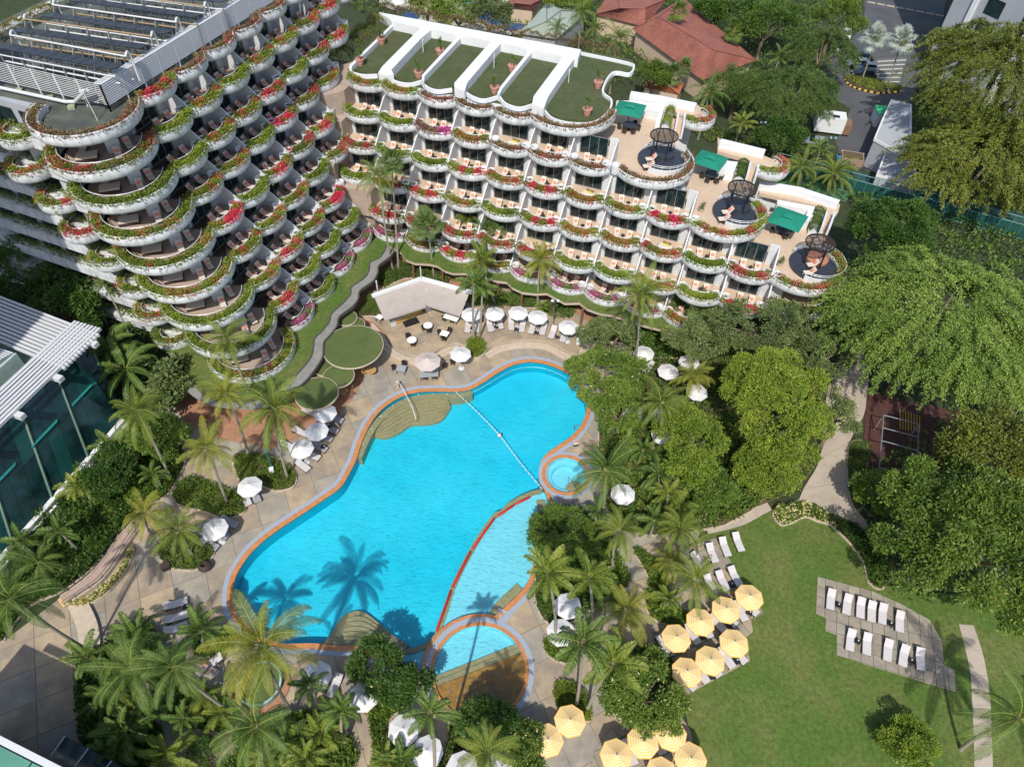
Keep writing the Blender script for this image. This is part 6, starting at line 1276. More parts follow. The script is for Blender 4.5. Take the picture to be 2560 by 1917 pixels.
def palm(kind, crown, base, size, label, group=None, h=None, gz=0.0, tr=.13, dead=False, nuts=False, cat='palm tree'):
    cz = h if h else crown_height(crown, base, gz=gz) if base else 6
    top = W(*crown, cz); b = W(*base, gz) if base else Vector((top.x, top.y, gz))
    if (top.xy - b.xy).length > cz * .55: s_ = (top.xy - b.xy) * (cz * .55 / (top.xy - b.xy).length); b = Vector((top.x - s_.x, top.y - s_.y, gz))
    t = thing({'fan': 'fan_palm', 'silver': 'silver_palm', 'wash': 'fan_palm', 'areca': 'feather_palm', 'arecay': 'feather_palm', 'big': 'feather_palm'}.get(kind, 'coconut_palm'), label, cat, tuple(b), 0, group); v = top - b
    mb = MB(); bend = Vector((rnd.uniform(-.25, .25), rnd.uniform(-.25, .25), 0)); pts = [v * f + bend * math.sin(PI * f) for f in [i / 8 for i in range(9)]]; mb.tube(pts, [tr * (1.5 if i == 0 else 1.15 - .35 * i / 8) for i in range(9)], 7); mb.build('trunk', trunkm, t, True)
    F = fronds(kind); n = COUNT[kind]; r2 = random.Random(int(crown[1] * 7 + crown[2]))
    for i in range(n):
        f = i / (n - 1); k = min(len(F) - 1, int(f * len(F))); o = bpy.data.objects.new('frond', F[k]); col.objects.link(o); o.parent = t; o.location = v + Vector((0, 0, (.5 - f) * .35 * size))
        o.rotation_euler = (r2.uniform(-.3, .3), r2.uniform(-.2, .22), i * 2.39996 + r2.uniform(-.42, .42)); s = size * r2.uniform(.72, 1.12); o.scale = (s, s * .92, s)
    if kind in ('coco', 'cocoy', 'dark') and nuts:
        for i in range(6): a_ = i * 1.05; mb = MB(); mb.lathe(tuple(v + Vector((math.cos(a_) * .28, math.sin(a_) * .28, -.35))), [(.01, -.16), (.12, -.08), (.13, .05), (.01, .15)], 8); mb.build('coconut', G_['cocoy'], t, True)
    if kind in ('coco', 'cocoy', 'dark') and r2.random() < .5:
        for i in range(r2.randint(1, 3)): o = bpy.data.objects.new('dead_frond', DEADC); col.objects.link(o); o.parent = t; o.location = v + Vector((0, 0, -.25)); o.rotation_euler = (0, R(r2.uniform(15, 35)), r2.uniform(0, 6.28)); o.scale = (size * .85,) * 3
    if dead: 
        for i in range(10): o = bpy.data.objects.new('dead_frond', DEADF); col.objects.link(o); o.parent = t; o.location = v + Vector((0, 0, -.3)); o.rotation_euler = (0, R(40), i * .66)
    return t
deadm = leafmat('dead_leaf', [(.18, .07, .03), (.28, .12, .05), (.34, .18, .08)], .2); DEADC = frond_mesh(92, 3.4, R(-35), .7, deadm, n=30); DEADF = fan_mesh(91, .7, R(-45), deadm, .9, 14)
PG = 'palms round the pool garden'
P_ = [
 ('coco', ('D', 1455, 545), ('D', 1640, 990), .86, 'tall coconut palm before the round corner terraces of the left wing', 1), ('cocoy', ('D', 1455, 890), ('D', 1600, 1285), .72, 'yellowish coconut palm over the brick walk, left of a taller one', 0), ('coco', ('D', 1765, 985), ('D', 1850, 1430), 1.0, 'wide coconut palm just left of the poolside parasol row', 1),
 ('coco', ('D', 885, 1000), ('D', 1110, 1450), .82, 'coconut palm with long leaning trunk beside the glass building', 0), ('cocoy', ('D', 1335, 1235), ('D', 1465, 1590), .75, 'coconut palm above the lone white parasol', 0),
 ('areca', ('D', 545, 195), ('D', 710, 470), .62, 'slim dark palm with bare trunk, left of its twin in shade', 0), ('areca', ('D', 670, 185), ('D', 845, 535), .62, 'slim dark palm with bare trunk, right of its twin in shade', 0),
 ('big', ('D', 700, 590), ('D', 780, 800), .85, 'broad shaded palm with arching feather fronds, further one', 0), ('big', ('D', 810, 730), ('D', 880, 900), .85, 'broad palm with arching drooping fronds beside the glass roof', 0),
 ('cocoy', ('G', 930, 20), ('G', 990, 160), .72, 'yellow green palm over the top end of the ramp', 0), ('coco', ('G', 1150, 125), ('G', 1240, 290), .78, 'coconut palm over the bed with the big clay jar', 0), ('dark', ('G', 70, 560), ('G', 600, 912), .92, 'coconut palm at left edge with long leaning trunk across the plaza', 0),
 ('dark', ('G', 850, 1010), ('G', 990, 1250), 1.02, 'large dark palm on the lower left, widest in its clump', 0), ('dark', ('G', 1120, 1000), ('G', 1510, 1300), .85, 'dark palm left of the round green basin', 0), ('cocoy', ('G', 1690, 860), ('G', 1890, 1310), 1.08, 'largest coconut palm, overhanging the near end of the pool', 1),
 ('areca', ('G', 1300, 770), ('G', 1330, 900), 1.0, 'dark green palm at the pool corner beside the lounger trio', 0), ('areca', ('G', 875, 820), ('G', 900, 960), .95, 'glossy broad leaved palm above the large dark palm', 0), ('dark', ('G', 1650, 1385), ('G', 1900, 1600), .85, 'palm below the green basin with spreading even fronds', 0),
 ('arecay', ('G', 1310, 1195), None, .72, 'small bright palm below the left edge of the green basin', 0), ('areca', ('G', 800, 1430), None, .95, 'glossy palm low in the bottom left garden', 0), ('arecay', ('G', 1075, 1580), None, .85, 'bright palm at the bottom edge left of the path', 0), ('arecay', ('G', 2060, 1430), None, .9, 'bright palm at the bottom, left of the large white parasols', 0), ('areca', ('G', 2170, 1290), ('G', 2230, 1440), .7, 'palm at the bottom beside the path to the parasols', 0), ('areca', ('G', 1995, 1120), ('G', 2055, 1280), .62, 'small round topped palm right of the green basin', 0), ('areca', ('G', 385, 135), ('G', 520, 260), .72, 'fan shaped palm beside the ramp and glass building', 0), ('arecay', ('G', 870, 1270), None, .62, 'spiky yellow green palm below the large dark palm', 0), ('arecay', ('G', 1710, 1600), None, .6, 'small yellow palm at the bottom edge', 0),
 ('arecay', ('H', 1335, 400), ('H', 1385, 862), .92, 'left of the twin royal palms beside the wading area', 0), ('arecay', ('H', 1605, 430), ('H', 1610, 800), .95, 'right of the twin royal palms beside the wading area', 0), ('coco', ('H', 1800, 130), ('H', 1755, 375), .68, 'coconut palm north of the royal palms by the garden path', 0), ('cocoy', ('H', 1845, 640), ('H', 1790, 800), .78, 'yellowish coconut palm left of the parasol patio', 0), ('areca', ('H', 1560, 850), ('H', 1520, 1245), 1.0, 'dark royal palm over the small round planting beds', 0), ('arecay', ('H', 1760, 980), ('H', 1590, 1275), .95, 'royal palm leaning right over the flowering tree', 0),
 ('areca', ('H', 580, 1295), ('H', 600, 1800), .66, 'slim palm with long thin trunk among the bottom white parasols', 0), ('coco', ('H', 945, 1540), ('H', 955, 1760), .66, 'coconut palm in front of the shrub at the bottom middle', 0), ('areca', ('H', 15, 1285), ('H', 40, 1500), .6, 'palm left of the large bottom white parasol', 0), ('areca', ('H', 400, 1600), None, .7, 'low palm at the bottom edge between white parasols', 0), ('arecay', ('H', 290, 1600), None, .55, 'small yellowish palm at the bottom edge', 0),
 ('coco', ('I', 5, 110), ('I', -10, 330), .72, 'coconut palm at the top left of the lawn loungers', 0), ('coco', ('I', 98, 455), ('S', 1655, 1520), .72, 'coconut palm overhanging the yellow parasols', 1), ('dark', ('I', 2180, 1330), None, 1.1, 'leaning coconut palm at the bottom right corner by the path', 0),
 ('areca', ('E', 862, 180), ('E', 862, 560), .85, 'left of the two slim palms in the flower bed by the bar', 0), ('arecay', ('E', 915, 215), ('E', 893, 545), .8, 'right of the two slim palms in the flower bed by the bar', 0), ('arecay', ('E', 915, 30), ('E', 1005, 320), .95, 'feathery palm behind the bar roof', 0), ('fan', ('B', 555, 1440), ('E', 605, 145), 1.15, 'round fan palm before the inner corner of the hotel', 0), ('coco', ('B', 255, 1140), ('E', 345, 112), .82, 'tall coconut palm at the inner corner, left trunk of two', 0), ('fan', ('B', 330, 1040), ('E', 378, 108), .85, 'tall fan palm at the inner corner, right trunk of two', 0),
 ('cocoy', ('E', 1285, 30), ('E', 1270, 345), .72, 'yellowish palm before the lowest balconies, middle of right wing', 0), ('fan', ('B', 960, 1480), ('E', 1010, 140), 1.0, 'grey green fan palm left of the yellowish palm', 0), ('coco', ('B', 830, 1400), ('E', 880, 60), .6, 'feather palm between two fan palms before the right wing', 0),
 ('coco', ('E', 1930, 250), ('E', 1880, 790), .9, 'tall coconut palm with pale trunk rising from the plumeria garden', 1), ('fan', ('F', 150, 320), ('F', 180, 560), 1.25, 'large fan palm before the right end of the hotel', 0), ('fan', ('E', 2180, 330), None, .95, 'fan palm left of the largest fan palm, right garden', 0), ('coco', ('F', 370, 260), None, .6, 'small coconut palm just under the curved end terrace', 0), ('coco', ('E', 2065, 945), ('E', 2005, 1270), .72, 'slender palm over white parasols in the right garden', 0), ('cocoy', ('F', 85, 770), ('F', -10, 1060), .72, 'bright green palm left of the round lime tree', 0), ('dark', ('E', 1715, 1375), ('H', 1690, 90), 1.0, 'large coconut palm right beside the whirlpool', 1), ('areca', ('E', 1355, 170), None, .6, 'small red stemmed palm by the ornate lamp post', 0), ('areca', ('E', 1440, 235), None, .5, 'smaller palm right of the ornate lamp post', 0), ('arecay', ('E', 1300, 330), None, .4, 'low yellow palm left of the ornate lamp post', 0), ('arecay', ('E', 2110, 1530), None, .8, 'yellow palm clump below the right garden parasols', 0), ('areca', ('E', 1950, 1250), None, .7, 'dark palm clump between plumeria and large coconut palm', 0), ('arecay', ('E', 1850, 1200), None, .6, 'fresh green palm clump above the large coconut palm', 0), ('areca', ('E', 2050, 1400), None, .8, 'dark palm clump in the middle of the right garden', 0),
 ('areca', ('G', 560, 940), None, .8, 'broad leaved palm at the left end of the plaza planting', 0), ('dark', ('G', 690, 1180), None, .62, 'low dark palm left below the widest palm', 0), ('areca', ('G', 960, 1320), None, .75, 'shaded palm clump above the bottom left path', 0), ('areca', ('G', 1180, 1330), None, .6, 'small glossy palm in the lime shrub bed', 0), ('arecay', ('G', 1420, 1300), None, .65, 'bright small palm at the right of the lime shrub bed', 0), ('areca', ('G', 1860, 1480), None, .85, 'glossy palm among the thick bottom undergrowth', 0), ('arecay', ('G', 1960, 1590), None, .8, 'yellow green palm at the very bottom, right of the small yellow one', 0), ('areca', ('G', 700, 1560), None, .8, 'dark palm at the bottom edge left of the round bush', 0), ('dark', ('G', 250, 330), None, .75, 'feathery palm deep in the dark garden left of the ramp', 0), ('areca', ('G', 150, 190), None, .8, 'fan leafed palm against the glass building base', 0), ('areca', ('D', 720, 1230), None, .85, 'glossy palm between glass building and leafy tree', 0), ('arecay', ('D', 500, 1480), None, .85, 'bright palm at the base of the glass wall', 0), ('areca', ('D', 980, 1400), None, .6, 'small palm beside the trunk of the leaning coconut', 0), ('dark', ('E', 2180, 1250), None, .7, 'dark palm behind the slender palm in the right garden', 0), ('arecay', ('E', 2180, 1600), None, .75, 'bright palm clump right of the yellow one, right garden', 0), ('areca', ('H', 2020, 60), None, .8, 'dark palm beside the footpath end', 0), ('cocoy', ('H', 2130, 330), None, .62, 'small coconut palm by the garden path, left of the parasol palm', 0), ('areca', ('H', 1720, 560), None, .7, 'dark palm between the twin royal palms and yellowish coconut', 0), ('areca', ('E', 1660, 1640), None, .6, 'small dark palm below the whirlpool', 0), ('fan', ('E', 2080, 230), None, .8, 'grey fan palm left of the right garden hedge', 0), ('coco', ('F', 290, 420), None, .62, 'coconut palm right of the largest fan palm', 0),
 ('arecay', ('H', 2100, 560), None, .55, 'small palm at the left border of the parasol patio', 0)]
for kind, cr, ba, s, lab, nu in P_: palm(kind, cr, ba, s, lab, PG, nuts=bool(nu), h=None if ba else (2.4 if s < .8 else 3.2) if not ('corner by the path' in lab) else 8.5)
BG = 'palms behind and beside the hotel'
for kind, cr, ba, s, lab, hh, dd in [('silver', ('C', 1255, 240), ('C', 1170, 510), 1.3, 'left silver fan palm on the car park island', None, 0), ('silver', ('C', 1430, 260), ('C', 1335, 600), 1.3, 'right silver fan palm on the car park island', None, 0), ('wash', ('C', 350, 190), ('C', 300, 450), 1.1, 'fan palm with a rusty skirt before the red tiled roof', None, 1), ('wash', ('B', 2180, 70), ('B', 2135, 400), 1.0, 'tall thin fan palm before the red tiled villa', None, 0), ('coco', ('C', 780, 1080), ('C', 765, 1195), .8, 'left coconut palm by the green tennis court', None, 0), ('coco', ('C', 985, 1120), ('C', 962, 1250), 1.0, 'right coconut palm by the green tennis court', None, 0), ('dark', ('C', 185, 600), None, .9, 'brownish palm at the corner of the highest terrace', 8, 0), ('dark', ('B', 1395, 185), None, .62, 'left palm of the row behind the turf roof', 9, 0), ('dark', ('B', 1545, 90), None, .8, 'second palm of the row behind the turf roof', 10, 0), ('dark', ('B', 1640, 190), None, .72, 'third palm of the row behind the turf roof', 10, 0), ('dark', ('B', 1780, 240), None, .85, 'right palm of the row behind the turf roof', 10, 0), ('fan', ('B', 2150, 470), None, 1.0, 'grey green fan palm below the red tiled villa', 6, 0), ('fan', ('C', 30, 430), None, .9, 'fan palm at the foot of the red tiled roof', 6, 0), ('areca', ('C', 640, 370), None, 1.0, 'palm clump inside the bamboo grove', 5, 0), ('arecay', ('C', 400, 800), None, .9, 'palm clump below the bamboo beside the terraces', 5, 0), ('areca', ('C', 900, 960), None, .9, 'palm clump by the parked vans', 4, 0), ('fan', ('A', 150, 1600), None, 1.6, 'dark fan palm in the shade at the left edge', 7, 0)]: palm(kind, cr, ba, s, lab, BG, h=hh, dead=bool(dd))
print('palms ok', len(bpy.data.objects))
# ------------------------------------------------------------------ broadleaf trees and shrubs
def crown_leaves(seed, c, r, n, leaf, lobes=26, lr=.34, droop=.25, spray=0.0, squash=.75, rand=.7, aspect=.5, mats=None, flw=0.0, low=-.15, whorl=5):
    """leaf sprigs on many overlapping lobes of an uneven crown; c centre, r (rx, ry, rz)"""
    rs = np.random.RandomState(seed); r = np.array(r, float); L = []
    while len(L) < lobes:
        d = unit(rs.normal(0, 1, (1, 3)))[0]
        if d[2] < low: continue
        L.append((d * r * rs.uniform(.52, .86), rs.uniform(.7, 1.25) * lr * r.min() if r.min() > 0 else 1, d))
    m = n // whorl; w = np.array([l[1] ** 2 for l in L]); idx = rs.choice(len(L), m, p=w / w.sum()); C = np.array([l[0] for l in L])[idx]; Rr = np.array([l[1] for l in L])[idx][:, None]; D = np.array([l[2] for l in L])[idx]
    q = unit(rs.normal(0, 1, (m, 3)) + D * .55 + np.array([0, 0, .35])); el = np.array([1.0, 1.0, squash]); rad = rs.uniform(.72, 1.04, (m, 1)) * (1 + .12 * np.sin(q[:, :1] * 7 + seed) * np.cos(q[:, 1:2] * 6))
    P = C + q * Rr * rad * el
    if spray: out = unit(np.c_[D[:, :2], np.zeros(m)] + 1e-6); k = rs.rand(m, 1) ** 1.5; P = P + out * k * spray + np.array([0, 0, -1.0]) * (k ** 1.6) * spray * .55
    P = np.repeat(P, whorl, 0) + rs.normal(0, leaf * .45, (m * whorl, 3)); O = np.repeat(q, whorl, 0)
    A, S = axes(rs, m * whorl, O, droop, rand); ln = rs.uniform(.7, 1.25, m * whorl) * leaf; mi = (np.repeat(rs.rand(m), whorl) < flw).astype(int) * (np.arange(m * whorl) % whorl == 0)
    return P + np.array(c), A, S, ln, ln * aspect, mi
def strand_leaves(seed, c, r, n, leaf, strands=700, length=2.6, aspect=.42):
    """layered drooping sprays: leaves crowd along many strands that run outwards and bend down"""
    rs = np.random.RandomState(seed); r = np.array(r, float); D = unit(rs.normal(0, 1, (strands * 3, 3))); D = D[D[:, 2] > -.1][:strands]; m = len(D)
    bump = 1 + .10 * np.sin(D[:, 0] * 6 + seed) * np.cos(D[:, 1] * 7) + .06 * np.sin(D[:, 0] * 13 + D[:, 1] * 11)
    S0 = D * r * (rs.uniform(.62, .97, m) * bump)[:, None]; az = np.arctan2(D[:, 1], D[:, 0]) + rs.normal(0, .45, m); O = np.c_[np.cos(az), np.sin(az), np.zeros(m)]; Ln = length * rs.uniform(.5, 1.15, m)
    k = n // m; t = rs.rand(m, k) ** .8; wd = .42 * (1 - .55 * t); P = S0[:, None] + O[:, None] * (Ln[:, None] * t)[..., None] + np.array([0, 0, -1.0]) * (Ln[:, None] * t ** 2 * .62)[..., None] + rs.normal(0, 1, (m, k, 3)) * (wd * .62)[..., None] * np.array([1, 1, .45])
    out = O[:, None] * .5 + np.array([0, 0, .1]) - np.array([0, 0, 1.0]) * t[..., None] * .5; P = P.reshape(-1, 3); N = len(P); A, S = axes(rs, N, out.reshape(-1, 3), .1, .45); ln = rs.uniform(.7, 1.25, N) * leaf
    return P + np.array(c), A, S, ln, ln * aspect, np.zeros(N, int)
def tree(name, label, cat, ctr, rad, n, mats, seed, leaf=.3, group=None, base=None, trunkr=.3, limbs=6, gz=0.0, **kw):
    """ctr: world centre of crown; trunk with limbs beneath"""
    c = Vector(ctr); b = base if base else Vector((c.x, c.y, gz)); t = thing(name, label, cat, tuple(b), 0, group); v = c - b; rs = random.Random(seed)
    mb = MB(); fork = Vector((v.x * .6, v.y * .6, max(.3, v.z - rad[2] * .75))); mb.tube([(0, 0, 0), fork * .5 + Vector((rs.uniform(-.2, .2), .1, 0)), fork], [trunkr * 1.4, trunkr, trunkr * .8], 8); mb.build('trunk', barkm, t, True)
    for i in range(limbs): a_ = i * 2 * PI / limbs + rs.uniform(-.4, .4); e = v + Vector((math.cos(a_) * rad[0] * .62, math.sin(a_) * rad[1] * .62, rad[2] * rs.uniform(0, .35))); mb = MB(); m_ = fork.lerp(e, .5) + Vector((0, 0, rad[2] * .12)); mb.tube([fork, m_, e], [trunkr * .55, trunkr * .35, trunkr * .12], 5); mb.build('limb', barkm, t, True)
    P, A, S, ln, wd, mi = (strand_leaves if 'strands' in kw else crown_leaves)(seed, v, rad, n, leaf, **kw); link('crown', leafmesh('crown', P, A, S, ln, wd, mats, mi if len(mats) > 1 else None), t); return t
def at(c, x, y, z): return W(c, x, y, z)
T_ = [ # name, label, cat, crop,x,y,z, radii, n, leafkinds, leaf, kw
 ('broad_tree', 'huge light green tree with drooping sprays right of the hotel', 'tree', ('F', 1640, 430, 11), (10.0, 9.4, 5.5), 120000, ['fresh'], .27, dict(strands=760, length=3.0)),
 ('broad_tree', 'tall yellowish olive tree filling the upper right corner', 'tree', ('C', 2010, 560, 13), (9.0, 14.0, 8.0), 110000, ['olive'], .32, dict(strands=760, length=3.4)),
 ('broad_tree', 'lower olive green tree below the tall one, over the sheds', 'tree', ('C', 1930, 1060, 8), (9.5, 7.5, 5.5), 70000, ['olive'], .32, dict(strands=460, length=3.2)),
 ('broad_tree', 'dark green dense tree between the terraces and the huge tree', 'tree', ('C', 1360, 1520, 8), (6.0, 6.0, 4.5), 24000, ['deep'], .30, dict(lobes=40, lr=.3)),
 ('broad_tree', 'large mixed green tree overhanging the lawn paving at right', 'tree', ('I', 1900, 180, 9), (9.0, 8.2, 5.5), 56000, ['mid', 'olive'], .34, dict(lobes=110, lr=.20, flw=.5, aspect=.4)),
 ('broad_tree', 'brownish topped tree at the right edge above the lawn', 'tree', ('F', 2060, 1300, 9), (6.0, 5.0, 4.5), 24000, ['olive'], .30, dict(lobes=40, lr=.3)),
 ('round_tree', 'dense lime green tree with rounded puffs in the middle garden', 'tree', ('F', 600, 940, 8.5), (5.9, 6.2, 4.4), 50000, ['lime'], .17, dict(lobes=34, lr=.36, droop=0, rand=.9, aspect=.7)),
 ('round_tree', 'lower lobe of lime green foliage right above the curved footpath', 'tree', ('F', 620, 1400, 4.5), (4.2, 3.2, 3.4), 21000, ['lime'], .17, dict(lobes=18, lr=.4, droop=0, rand=.9, aspect=.7)),
 ('round_tree', 'smaller lime green tree left of the big round one', 'tree', ('F', 90, 1200, 5.5), (3.6, 4.6, 3.2), 20000, ['lime'], .17, dict(lobes=20, lr=.4, droop=0, rand=.9, aspect=.7)),
 ('feathery_tree', 'open feathery tree with bare twigs under the end terrace', 'tree', ('F', 560, 470, 8), (7.4, 4.4, 2.8), 17000, ['grey', 'magf'], .28, dict(lobes=60, lr=.24, aspect=.35, flw=.002)),
 ('feathery_tree', 'open feathery tree reaching right over the driveway', 'tree', ('F', 900, 640, 7), (4.2, 3.4, 2.2), 8500, ['grey'], .28, dict(lobes=30, lr=.26, aspect=.35)),
 ('feathery_tree', 'thin leaning tree hanging over the driveway beside the court', 'tree', ('F', 1030, 1010, 6), (2.2, 3.2, 1.8), 4200, ['grey'], .28, dict(lobes=22, lr=.24, aspect=.35)),
 ('feathery_tree', 'pale tree in the garden left of the open feathery tree', 'tree', ('F', 120, 560, 6), (4.2, 3.0, 2.5), 9000, ['grey'], .26, dict(lobes=26, lr=.3, aspect=.35)),
 ('plumeria_tree', 'spreading plumeria over the right rim of the deep end', 'tree', ('E', 1700, 760, 4), (5.4, 3.9, 2.6), 20000, ['mid', 'yelf'], .24, dict(lobes=44, lr=.28, flw=.03)),
 ('plumeria_tree', 'greyish plumeria with bare branches behind the spreading one', 'tree', ('E', 1760, 520, 4.5), (4.6, 2.6, 2.2), 7500, ['grey'], .24, dict(lobes=34, lr=.26)),
 ('plumeria_tree', 'plumeria lower down beside the slender palm and parasols', 'tree', ('E', 1800, 1010, 4), (3.4, 2.6, 2.0), 8500, ['mid', 'yelf'], .24, dict(lobes=22, lr=.3, flw=.03)),
 ('oleander_tree', 'pink flowered shrub overhanging the wading area', 'tree', ('H', 1430, 150, 3.2), (3.4, 3.0, 2.4), 15000, ['mid', 'magf'], .20, dict(lobes=30, lr=.32, flw=.02, aspect=.4)),
 ('plumeria_tree', 'plumeria at the near pool edge above the large white parasol', 'tree', ('H', 215, 1000, 3.4), (2.2, 2.3, 1.9), 6500, ['deep', 'yelf'], .26, dict(lobes=26, lr=.3, flw=.015, aspect=.42)),
 ('plumeria_tree', "plumeria left of the children's pool, right half of the pair", 'tree', ('H', 430, 1120, 3.2), (2.4, 1.8, 1.8), 6000, ['deep', 'yelf'], .26, dict(lobes=24, lr=.3, flw=.015, aspect=.42)),
 ('plumeria_tree', "plumeria overhanging the rust tiled half of the children's pool", 'tree', ('H', 950, 1370, 3.2), (2.7, 1.8, 1.7), 8000, ['deep', 'yelf'], .27, dict(lobes=26, lr=.3, flw=.012, aspect=.42)),
 ('flowering_shrub', 'white and yellow flowered shrub left of the yellow parasols', 'shrub', ('H', 1160, 1530, 2.2), (2.3, 2.0, 1.8), 8000, ['mid', 'yelf'], .20, dict(lobes=18, lr=.36, flw=.16)),
 ('plumeria_tree', 'yellow flowered tree covering the left side of the parasol patio', 'tree', ('H', 1960, 1180, 4), (3.7, 3.7, 2.8), 17000, ['mid', 'yelf'], .25, dict(lobes=38, lr=.28, flw=.05, aspect=.42)),
 ('round_bush', 'round lime green bush alone on the lawn', 'bush', ('I', 1465, 1500, 1.5), (2.2, 2.2, 1.9), 10000, ['lime'], .19, dict(lobes=26, lr=.36, droop=0, low=-.6)),
 ('bamboo', 'feathery bamboo grove nearest the terraces', 'bamboo', ('C', 700, 620, 7), (7.5, 5.0, 4.5), 34000, ['bamboo'], .34, dict(strands=300, length=2.6, aspect=.25)),
 ('bamboo', 'feathery bamboo grove reaching over the car park', 'bamboo', ('C', 920, 330, 7), (5.0, 6.0, 4.0), 22000, ['bamboo'], .34, dict(strands=200, length=2.4, aspect=.25)),
 ('bamboo', 'feathery bamboo left of the grove, under the villa roof', 'bamboo', ('C', 380, 560, 6), (4.6, 4.0, 3.4), 14000, ['bamboo'], .34, dict(lobes=30, lr=.28, spray=1.4, aspect=.22, droop=.6)),
 ('broad_tree', 'dark tree behind the bamboo at the top', 'tree', ('C', 560, 150, 7), (7.5, 5.5, 4.5), 16000, ['deep'], .36, dict(lobes=40, lr=.3)),
 ('broad_tree', 'yellow green tree at the top before the car park road', 'tree', ('C', 1010, 110, 8), (5.0, 5.0, 4.0), 13000, ['mid'], .34, dict(lobes=32, lr=.3)),
 ('broad_tree', 'dark green tree at the upper middle beside the villa roof', 'tree', ('C', 250, 60, 6), (5.5, 4.2, 3.6), 10000, ['deep'], .36, dict(lobes=26, lr=.3)),
 ('broad_tree', 'green tree below the bamboo beside the garden wall', 'tree', ('C', 640, 880, 4.5), (4.2, 3.4, 3.0), 12000, ['deep'], .28, dict(lobes=26, lr=.32)),
 ('broad_tree', 'bright green tree at the top left of the background pool', 'tree', ('B', 760, 80, 6), (6.0, 3.6, 3.2), 13000, ['fresh'], .30, dict(lobes=34, lr=.3)),
 ('broad_tree', 'olive tree left of the bright green background tree', 'tree', ('B', 560, 50, 6), (3.6, 3.0, 2.6), 7000, ['olive'], .30, dict(lobes=22, lr=.3)),
 ('broad_tree', 'dull green tree hanging over the blue background pool', 'tree', ('B', 960, 110, 7), (4.6, 4.0, 3.4), 11000, ['grey'], .30, dict(lobes=30, lr=.3)),
 ('broad_tree', 'yellow green tree behind the pale green hipped roof', 'tree', ('B', 1480, 30, 5), (5.5, 3.0, 3.0), 8000, ['lime'], .32, dict(lobes=22, lr=.3)),
 ('broad_tree', 'shrubby tree below the villa at the right of the palms', 'tree', ('B', 2010, 500, 5), (3.4, 3.0, 2.8), 8000, ['mid'], .28, dict(lobes=22, lr=.32)),
 ('broad_tree', 'dark tree in shade at the left edge', 'tree', ('D', 200, 90, 6), (8.5, 6, 4.5), 16000, ['deep'], .34, dict(lobes=44, lr=.3)), ('broad_tree', 'dark tree in shade above the white roof louvres', 'tree', ('D', 420, 330, 5), (5.5, 4.5, 3.6), 10000, ['deep'], .34, dict(lobes=26, lr=.3)),
 ('leafy_tree', 'leafy tree with small pink fruit by the glass building', 'tree', ('D', 1030, 1180, 3.5), (3.2, 3.0, 2.6), 12000, ['mid', 'yelf'], .24, dict(lobes=26, lr=.32, flw=.006)),
 ('leafy_tree', 'leafy shrub tree between the glass building and two palms', 'tree', ('D', 700, 1400, 3), (3.4, 3.2, 2.4), 12000, ['deep'], .22, dict(lobes=26, lr=.32)),
 ('banana_clump', 'pale leafed clump left of the slatted walk end', 'plant', ('D', 1100, 830, 3), (1.6, 3.0, 2.4), 2400, ['grey'], .6, dict(lobes=16, lr=.4, aspect=.45)),
 ('round_bush', 'round dark bush at the bottom edge left of the path', 'bush', ('G', 1300, 1580, 1.2), (1.2, 1.2, 1.2), 4500, ['deep'], .13, dict(lobes=16, lr=.45, low=-.5)),
 ('broad_tree', 'dark foliage below the round lime tree over the footpath bend', 'tree', ('F', 180, 1480, 2.5), (4.2, 2.4, 2.2), 10000, ['mid'], .24, dict(lobes=24, lr=.34)),
 ('broad_tree', 'small tree under the curved end terrace of the right wing', 'tree', ('F', 960, 260, 4), (1.8, 2.6, 2.6), 6000, ['mid'], .22, dict(lobes=18, lr=.36)),
 ('hedge', 'dark clipped hedge between driveway and huge tree', 'hedge', ('F', 1080, 480, 1.2), (1.6, 4.0, 1.6), 6000, ['deep'], .2, dict(lobes=18, lr=.6)),
 ('broad_tree', 'low trees below the court beside the driveway', 'tree', ('F', 1330, 1520, 4), (4.4, 2.6, 3.0), 11000, ['mid'], .28, dict(lobes=26, lr=.32)),
 ('broad_tree', 'shaded foliage at the far right between the two big trees', 'tree', ('F', 2200, 1000, 5), (2.4, 2.6, 3.0), 6000, ['olive'], .28, dict(lobes=18, lr=.34)),
]
for i, (nm, lab, cat, (c, x, y, z), rad, n, ks, leaf, kw) in enumerate(T_): tree(nm, lab, cat, tuple(at(c, x, y, z)), rad, n, [G_[k] for k in ks], 1000 + i, leaf, trunkr=.12 + rad[0] * .035, **kw)
print('trees ok', len(bpy.data.objects))
